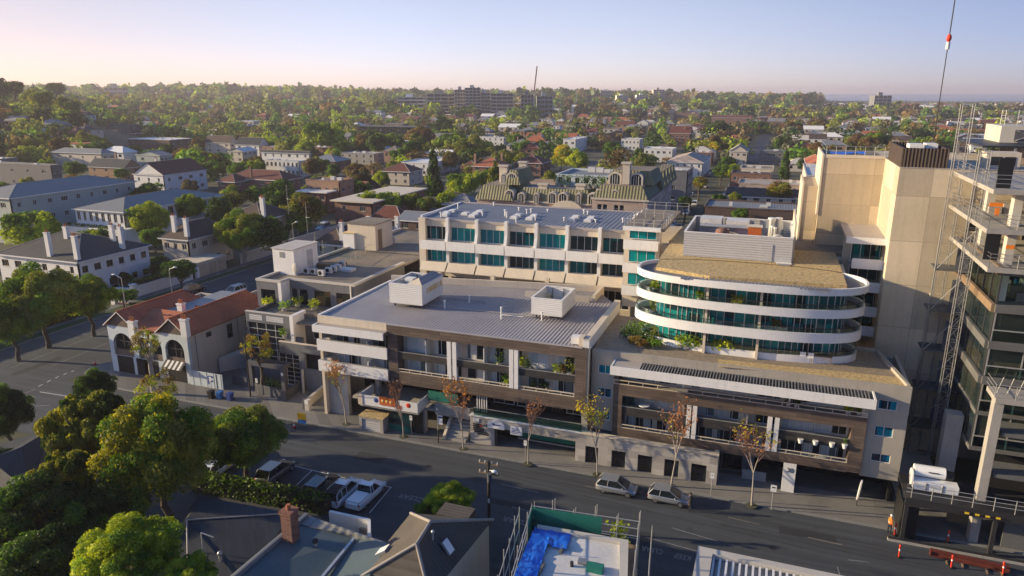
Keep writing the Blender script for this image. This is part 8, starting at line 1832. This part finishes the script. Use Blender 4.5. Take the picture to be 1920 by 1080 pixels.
# ================================================================ skyline
def tower_(px0, px1, ytop, d, mt, label, floors=8, name='apartment_tower', base=0, gl='glass_dark', depth=22, slabs='concrete_pale'):
    k0, k1 = (px0-960)/F, (px1-960)/F; P_ = lambda k: ((FWD[0]/_cp)*d+RGT[0]*k*d, (FWD[1]/_cp)*d+RGT[1]*k*d)
    a, b = P_(k0), P_(k1); g = gh(*a)-6; L = math.hypot(b[0]-a[0], b[1]-a[1]); kk = (ytop-540)/F; zt = H+d*(-_sp-kk*_cp)/(_cp-kk*_sp)
    t = thing(name, label, 'apartment tower', (a[0], a[1], g)); T = (a[0], a[1], math.atan2(b[1]-a[1], b[0]-a[0]), 0); fh = (zt-g)/floors
    m = MB(T); m.box(mt, 0, L, .6, depth, g, zt); m.box(mt, L*.3, L*.55, depth*.3, depth*.6, zt, zt+fh*.9); m.build('wall', t)
    m = MB(T)
    for i in range(floors): m.box(gl, .4, L-.4, .3, .59, g+fh*i+fh*.35, g+fh*i+fh*.9); m.box(gl, L+.002, L+.1, 2, depth-2, g+fh*i+fh*.35, g+fh*i+fh*.9)
    m.build('window_band', t)
    m = MB(T)
    for i in range(floors): m.box(slabs, -.3, L+.3, -.9, .58, g+fh*i-.15, g+fh*i+.3)
    for j in range(5): m.box(slabs, L*j/4-.3, L*j/4+.3, -.5, .29, g, zt+.2)
    m.build('balcony', t)
for a in ((752, 800, 182, 1000, 'stucco_white', 'long low white slab block at the left end of the skyline group', 6), (806, 857, 176, 980, 'concrete', 'grey stepped block left of the tallest skyline tower', 7), (856, 876, 168, 960, 'concrete', 'narrow grey block against the tallest skyline tower', 9), (875, 903, 164.5, 950, 'concrete_pale', 'tallest dark tower of the skyline group', 11), (900, 920, 174, 960, 'stucco_white', 'white gridded block right of the tallest skyline tower', 8), (922, 962, 175, 940, 'concrete_pale', 'broad grey gridded block in the middle of the skyline group', 8), (976, 1000, 178, 930, 'zinc', 'dark blue block below the distant crane', 7), (1005, 1034, 180, 960, 'stucco_green', 'pale green low block right of the distant crane', 6), (1120, 1140, 170, 1600, 'stucco_white', 'slim white tower with a taller core right of centre', 11), (1150, 1172, 179, 1500, 'stucco_white', 'white banded block beside the slim white tower', 7), (1186, 1206, 178, 1500, 'stucco_white', 'white banded block right of a dark pine on the skyline', 7), (1216, 1236, 168, 1700, 'stucco_cream', 'cream block on the far ridge', 8), (374, 386, 160, 1800, 'grey_render', 'lone grey tower on the left horizon', 12), (223, 256, 164, 1500, 'stucco_cream', 'low wide pale building on the left ridge', 4), (1617, 1648, 179, 1500, 'zinc', 'dark block on the skyline above the beige tower', 5)): tower_(*a)
# distant cranes, spire and mast
def farpt(px, py, d):
    k = (px-960)/F; kk = (py-540)/F; den = d; x = (FWD[0]/_cp)*d+RGT[0]*k*d; y = (FWD[1]/_cp)*d+RGT[1]*k*d; return Vector((x, y, H+d*(-_sp-kk*_cp)/(_cp-kk*_sp)))
m = MB(); m.tube('steel', farpt(1000, 200, 930), farpt(1000, 172, 930), 1.0, 4); m.tube('steel_red', farpt(1000, 172, 930), farpt(1005, 124, 930), .8, 4); m.tube('steel', farpt(1000, 172, 930), farpt(1013, 171, 930), .5, 4); tag(m.build('tower_crane'), 'luffing tower crane with raised jib on the skyline', 'crane')
m = MB(); m.tube('steel', farpt(540, 180, 1600), farpt(540, 163, 1600), .9, 4); m.tube('steel', farpt(533, 164, 1600), farpt(549, 165, 1600), .7, 4); tag(m.build('tower_crane'), 'tiny hammerhead crane on the left skyline', 'crane')
m = MB(); m.tube('steel', farpt(1076, 195, 900), farpt(1077, 167, 900), .6, 4); tag(m.build('radio_mast'), 'thin mast left of the slim white tower', 'mast')
m = MB(); m.tube('stucco_cream', farpt(96, 178, 1300), farpt(96, 163, 1300), 2.6, 6, 2.2); m.tube('slate', farpt(96, 163, 1300), farpt(96, 155, 1300), 2.4, 6, .2); tag(m.build('church_spire'), 'small pointed spire on the left ridge', 'spire')
# ================================================================ vehicles
def car(name, label, paint, L=4.1, W_=1.74, Hh=1.48, style='hatch', cat='car', group=None):
    """nose toward local +x, wheels on z = 0; body lofted through cross-sections, glass, wheels and lamps as parts"""
    t = thing(name, label, cat, (0, 0, 0), group); h = L/2; w_ = W_/2
    belt = Hh*.60; sill = .24
    nose = dict(hatch=.62, ute=.66, suv=.66)[style]*1.0
    # lower body stations: x, half width, bottom, top
    st = [(-h, w_*.80, .42, belt*.86), (-h+.10, w_*.93, .30, belt*1.0), (-h*.7, w_, sill, belt*1.03), (-h*.1, w_, sill, belt*1.0), (h*.32, w_, sill, belt*.99), (h*.62, w_*.98, sill, belt*.90), (h*.88, w_*.90, .27, belt*.76), (h-.06, w_*.76, .34, belt*.62), (h, w_*.62, .40, belt*.52)]
    m = MB(); q = []; n = 12
    for x, ww, zb, zt in st:
        r = [(-ww*.86, zb), (-ww, zb+.12), (-ww, zb+(zt-zb)*.55), (-ww*.975, zt-.10), (-ww*.90, zt-.02), (-ww*.5, zt+.025), (ww*.5, zt+.025), (ww*.90, zt-.02), (ww*.975, zt-.10), (ww, zb+(zt-zb)*.55), (ww, zb+.12), (ww*.86, zb)]
        q += [(x, a, b) for a, b in r]
    fs = [(i*n+j, i*n+(j+1) % n, (i+1)*n+(j+1) % n, (i+1)*n+j) for i in range(len(st)-1) for j in range(n)]
    m.add('paint_'+paint, q, [f[::-1] for f in fs], True); m.add('paint_'+paint, q, [tuple(range(n)), tuple(range(len(q)-1, len(q)-n-1, -1))])
    if style == 'ute': cab = [(-h*.18, .0), (-h*.12, .97), (h*.16, 1.), (h*.45, .0)]
    elif style == 'suv': cab = [(-h*.97, .0), (-h*.88, .96), (h*.12, 1.), (h*.46, .0)]
    else: cab = [(-h*.96, .0), (-h*.74, .95), (h*.08, 1.), (h*.60, -.06)]
    zt = Hh; zb = belt*.98
    def sec(x, f): k = 1-.20*max(f, 0); return [(x, -w_*.93*k, zb+(zt-zb)*f), (x, w_*.93*k, zb+(zt-zb)*f)]
    P_ = [p for x, f in cab for p in sec(x, f)]
    roofp = [(x, y*(.97), z+.03) for x, y, z in P_[2:6]]; m.add('paint_'+paint, P_[2:6]+roofp, [(4, 6, 7, 5), (0, 2, 6, 4), (3, 1, 5, 7), (1, 0, 4, 5), (2, 3, 7, 6)])
    for a, b in ((0, 2), (1, 3), (2, 4), (3, 5), (4, 6), (5, 7)): m.tube('paint_'+paint, P_[a], P_[b], .045, 5)
    for s in (0, 1):
        for f in ((.48,) if style != 'suv' else (.3, .62)): a = Vector(P_[2+s]).lerp(Vector(P_[4+s]), f); m.tube('paint_'+paint, (a.x-.1, (w_*.93)*(1 if s else -1), zb), a, .045, 5)
    body = m.build('body', t)
    m = MB(); m.add('car_glass', [P_[0], P_[2], P_[4], P_[6]], [(0, 1, 2, 3)]); m.add('car_glass', [P_[1], P_[3], P_[5], P_[7]], [(3, 2, 1, 0)]); m.build('side_window', t)
    m = MB(); m.add('car_glass', [P_[6], P_[4], P_[5], P_[7]], [(0, 1, 2, 3)]); m.build('windscreen', t)
    m = MB(); m.add('car_glass', [P_[1], P_[3], P_[2], P_[0]], [(0, 1, 2, 3)]); m.build('rear_window', t)
    for x in (-h*.60, h*.62):
        for s in (-1, 1):
            m = MB(); y = s*(w_-.11); m.tube('rubber', (x, y-.10, .33), (x, y+.10, .33), .33, 16); o = m.build('wheel', t); m = MB(); m.tube('rim', (x, y-.115, .33), (x, y+.115, .33), .21, 12); m.build('rim', o)
    for s in (-1, 1):
        m = MB(); m.ball('lamp_clear', (h*.93, s*w_*.66, belt*.66), .17, 8, 5, (.6, 1, .55)); m.build('headlight', t)
        m = MB(); m.box('lamp_red', -h+.02, -h+.12, s*w_*.80-.09, s*w_*.80+.09, belt*.66, belt*.95); m.build('tail_light', t)
        m = MB(); m.ball('paint_'+paint, (h*.36, s*(w_+.09), belt+.07), .12, 8, 5, (.6, 1, .7)); m.build('mirror', t)
    m = MB(); m.box('frame_dark', h-.03, h+.03, -w_*.5, w_*.5, .30, .44); m.box('sign_white', -h-.02, -h+.012, -.24, .24, .55, .66); m.box('frame_dark', -h-.01, -h+.1, -w_*.7, w_*.7, .30, .42); m.build('bumper', t)
    if style == 'ute':
        m = MB(); m.box('frame_dark', -h+.14, -h*.22, -w_*.82, w_*.82, belt+.05, belt+.07); m.build('tray_cover', t)
    if style == 'suv':
        m = MB(); [m.box('galv', -h*.75, h*.05, s*w_*.66-.03, s*w_*.66+.03, Hh+.032, Hh+.10) for s in (-1, 1)]; m.build('roof_rail', t)
    return t
def put(t, px, py, rz, z=.015, sc=1.):
    x, y = at(px, py); t.location = (x, y, z); t.rotation_euler = (0, 0, rz); t.scale = (sc,)*3; return t
c1 = put(car('parked_car', 'silver hatchback parked at the kerb nearest the yellow green street tree', 'silver', 4.0), 1156, 922, 0, sc=.95)
learn(c1)
c2 = dup(c1, (0, 0, 0), 0, 'silver hatchback parked at the kerb with a person standing at its nose'); put(c2, 1253, 940, 0, sc=.92)
UT = math.pi/2
u1 = put(car('parked_ute', 'white twin cab utility with a black ribbed canopy roof in the car park', 'white', 5.3, 1.86, 1.78, 'suv', 'utility'), 646, 932, UT+.02, sc=.92)
m = MB(); [m.box('ink_black', -2.2, -.75, -.62+i*.21, -.5+i*.21, 1.815, 1.88) for i in range(6)]; m.box('ink_black', -2.4, -.7, -.72, .72, 1.79, 1.812); m.build('canopy', u1)
u2 = put(car('parked_ute', 'white utility with an open tray parked right of the black canopied one', 'white', 5.3, 1.86, 1.75, 'ute', 'utility'), 688, 936, UT-.02, sc=.92)
m = MB(); m.box('sign_white', -2.5, -.6, -.75, .75, 1.12, 1.16); m.build('tray', u2)
put(car('parked_car', 'black car parked left of the white canopied utility', 'black', 4.5, 1.78, 1.45), 603, 921, UT+.02)
put(car('parked_car', 'dark car half hidden at the right side of the green foreground tree', 'grey', 4.4, 1.78, 1.5), 518, 893, UT)
put(car('parked_car', 'white car under the dark green foreground tree', 'white', 4.5, 1.78, 1.5), 410, 885, UT+.05)
put(car('parked_car', 'second white car deeper under the dark green foreground tree', 'white', 4.5, 1.78, 1.5), 445, 862, UT+.05)
s1 = put(car('driving_car', 'white station wagon driving on the side road', 'white', 4.8, 1.86, 1.7, 'suv'), 440, 553, math.pi/2-.0, sc=1.0)
s1.rotation_euler = (0, 0, -math.pi/2-.05)
put(car('parked_car', 'dark car on the verge under the flat topped tree', 'black', 4.6, 1.8, 1.55, 'suv'), 366, 547, math.pi/2)
b1 = put(car('parked_van', 'blue and white van stopped on the side road beside the orange tinged tree', 'blue', 4.9, 1.9, 1.95, 'suv', 'van'), 606, 432, -math.pi/2)
m = MB(); m.box('sign_white', -1.6, .2, -.7, .7, 1.99, 2.25); m.build('roof_box', b1)
learn(None)
for i, (px, py, src, col_) in enumerate(((1274, 428, c1, 'silver'), (1262, 425, s1, 'white'), (1303, 385, s1, 'white'), (1296, 368, c1, 'silver'), (1321, 352, s1, 'white'), (1318, 342, c1, 'silver'), (1287, 402, s1, 'white'), (1330, 330, c1, 'silver'))):
    x, y = at(px, py); o = dup(src, (x, y, .015), math.pi/2, f'{col_} car parked along the far street behind the office roof', f'{col_} cars along the far street')
# ================================================================ people
def person(label, x, y, z, face, top='cloth_dark', legs='cloth_navy', arms=((.20, .05, -.62), (-.20, .08, -.60)), helmet=None, stride=.06, vest=None, lean=0.):
    """one continuous skinned body, facing local +y; clothing as material patches of the same surface"""
    sc = 1.0; J = {}; V_ = []; E_l = []; R_ = []
    def j(n, p, r, par=None):
        J[n] = len(V_); V_.append((p[0], p[1]+lean*max(0, p[2]-.9), p[2])); R_.append(r)
        if par: E_l.append((J[par], J[n]))
    j('pel', (0, 0, .95), .155); j('wst', (0, 0, 1.10), .135, 'pel'); j('chs', (0, .0, 1.32), .165, 'wst'); j('sho', (0, -.01, 1.45), .10, 'chs'); j('nek', (0, .01, 1.53), .058, 'sho'); j('hd0', (0, .03, 1.61), .088, 'nek'); j('hd1', (0, .03, 1.72), .095, 'hd0')
    j('nos', (0, .13, 1.645), .016, 'hd0')
    for s, nm in ((1, 'r'), (-1, 'l')):
        j('hip'+nm, (.10*s, 0, .90), .10, 'pel'); j('kne'+nm, (.11*s, stride*s, .50), .068, 'hip'+nm); j('ank'+nm, (.11*s, stride*s*.6-.02, .09), .045, 'kne'+nm); j('toe'+nm, (.12*s, stride*s*.6+.15, .04), .038, 'ank'+nm)
        a = arms[0 if s > 0 else 1]
        j('shd'+nm, (.20*s, -.01, 1.41), .062, 'sho'); j('elb'+nm, (.20*s+a[0]*.35, a[1]*.3-.03, 1.41+a[2]*.5), .045, 'shd'+nm); j('wri'+nm, (.20*s+a[0]*.45, a[1]+.04, 1.41+a[2]*.92), .032, 'elb'+nm); j('plm'+nm, (.20*s+a[0]*.46, a[1]+.07, 1.41+a[2]*1.05), .034, 'wri'+nm)
        b = V_[J['plm'+nm]]
        for k, (dy, L) in enumerate(((-.03, .07), (-.01, .085), (.012, .08), (.032, .065))): j(f'f{k}{nm}', (b[0]-.01*s, b[1]+dy+.015, b[2]-L), .009, 'plm'+nm)
        j('thb'+nm, (b[0]-.02*s, b[1]+.06, b[2]-.025), .010, 'plm'+nm)
    me = bpy.data.meshes.new('p'); me.from_pydata(V_, E_l, []); o = bpy.data.objects.new('p', me); COL.objects.link(o)
    sk = o.modifiers.new('s', 'SKIN'); 
    if not me.skin_vertices: 
        bpy.context.view_layer.objects.active = o
        me.attributes.new('x', 'FLOAT', 'POINT')
    for v, r in zip(me.skin_vertices[0].data, R_): v.radius = (r, r)
    me.skin_vertices[0].data[0].use_root = True
    o.modifiers.new('u', 'SUBSURF').levels = 1
    dg = bpy.context.evaluated_depsgraph_get(); nm = bpy.data.meshes.new_from_object(o.evaluated_get(dg)); bpy.data.objects.remove(o)
    for k in ('skin', top, legs, 'rubber'): nm.materials.append(MATS[k])
    for p in nm.polygons:
        c = p.center; hand = abs(c.x) > .15 and any((Vector(V_[J['wri'+q]])-c).length < .05 or (Vector(V_[J['plm'+q]])-c).length < .12 for q in 'rl')
        p.material_index = 0 if c.z > 1.53 or hand else 3 if c.z < .10 else 2 if c.z < .96 and abs(c.x) < .24 else 1; p.use_smooth = True
    nm.transform(Matrix.Rotation(face, 4, 'Z')); t = thing('person', label, 'person', (x, y, z)); b = bpy.data.objects.new('body', nm); COL.objects.link(b); b.parent = t
    m = MB((0, 0, face, 0)); m.ball(helmet or 'hair', (0, .02+lean*.8, 1.735), .112, 12, 7, (1, 1.08, .92 if not helmet else .8))
    if helmet: m.tube(helmet, (0, .04+lean*.8, 1.70), (0, .04+lean*.8, 1.715), .135, 12)
    h = m.build('helmet' if helmet else 'hair', None); h.parent = t
    m = MB((0, 0, face, 0)); [m.ball('ink_black', (s*.034, .115+lean*.75, 1.675), .011, 6, 4) for s in (-1, 1)]; m.box('lamp_red', -.025, .025, .108+lean*.7, .122+lean*.7, 1.592, 1.60); e = m.build('face'); e.parent = t
    if vest:
        m = MB((0, 0, face, 0))
        for z0, z1, r0, r1 in ((1.02, 1.22, .158, .17), (1.22, 1.46, .17, .135)): m.tube(vest, (0, lean*.2, z0), (0, lean*.4, z1), r0*1.08, 12, r1*1.08, False)
        m.tube('sign_white', (0, lean*.2, 1.13), (0, lean*.25, 1.17), .186, 12, caps=False); v = m.build('vest'); v.parent = t
    return t
try:
    x, y = at(1293, 958); person('person in dark clothes standing on the road at the nose of a silver car', x, y, .015, math.pi*.55)
    x, y = at(1666, 1003); person('worker in an orange vest and white helmet at the gantry corner', x, y, .14, -1.2, 'safety_orange', 'cloth_navy', helmet='sign_white', vest='safety_orange')
    x, y = at(1845, 458, fls[2]); person('worker in orange on the open slab edge of the glass building', max(x, 16.2), 66.4, fls[2], -1.6, 'safety_orange', 'cloth_navy', helmet='sign_white', vest='safety_orange')
    person('worker in a yellow vest behind the glass of the unfinished building', 20.2, 66.2, fls[3], -1.0, 'safety_yellow', 'cloth_navy', helmet='sign_white', vest='safety_yellow')
except Exception as ex:
    import traceback; traceback.print_exc()
# ================================================================ air: one even box of pale haze round the camera and the whole place
m = MB(); m.box('water', -6500, 6500, -120, 7000, -10, 72); hz = m.build('haze'); tag(hz, 'pale evening haze softening the far suburb', 'haze', None, 'stuff')
mm_ = bpy.data.materials.new('haze'); mm_.use_nodes = True; nt = mm_.node_tree; nt.nodes.clear(); out = nt.nodes.new('ShaderNodeOutputMaterial'); pv = nt.nodes.new('ShaderNodeVolumePrincipled')
pv.inputs['Color'].default_value = (.86, .82, .92, 1); pv.inputs['Density'].default_value = .00016; pv.inputs['Anisotropy'].default_value = .25
nt.links.new(pv.outputs[0], out.inputs['Volume']); hz.data.materials.clear(); hz.data.materials.append(mm_)
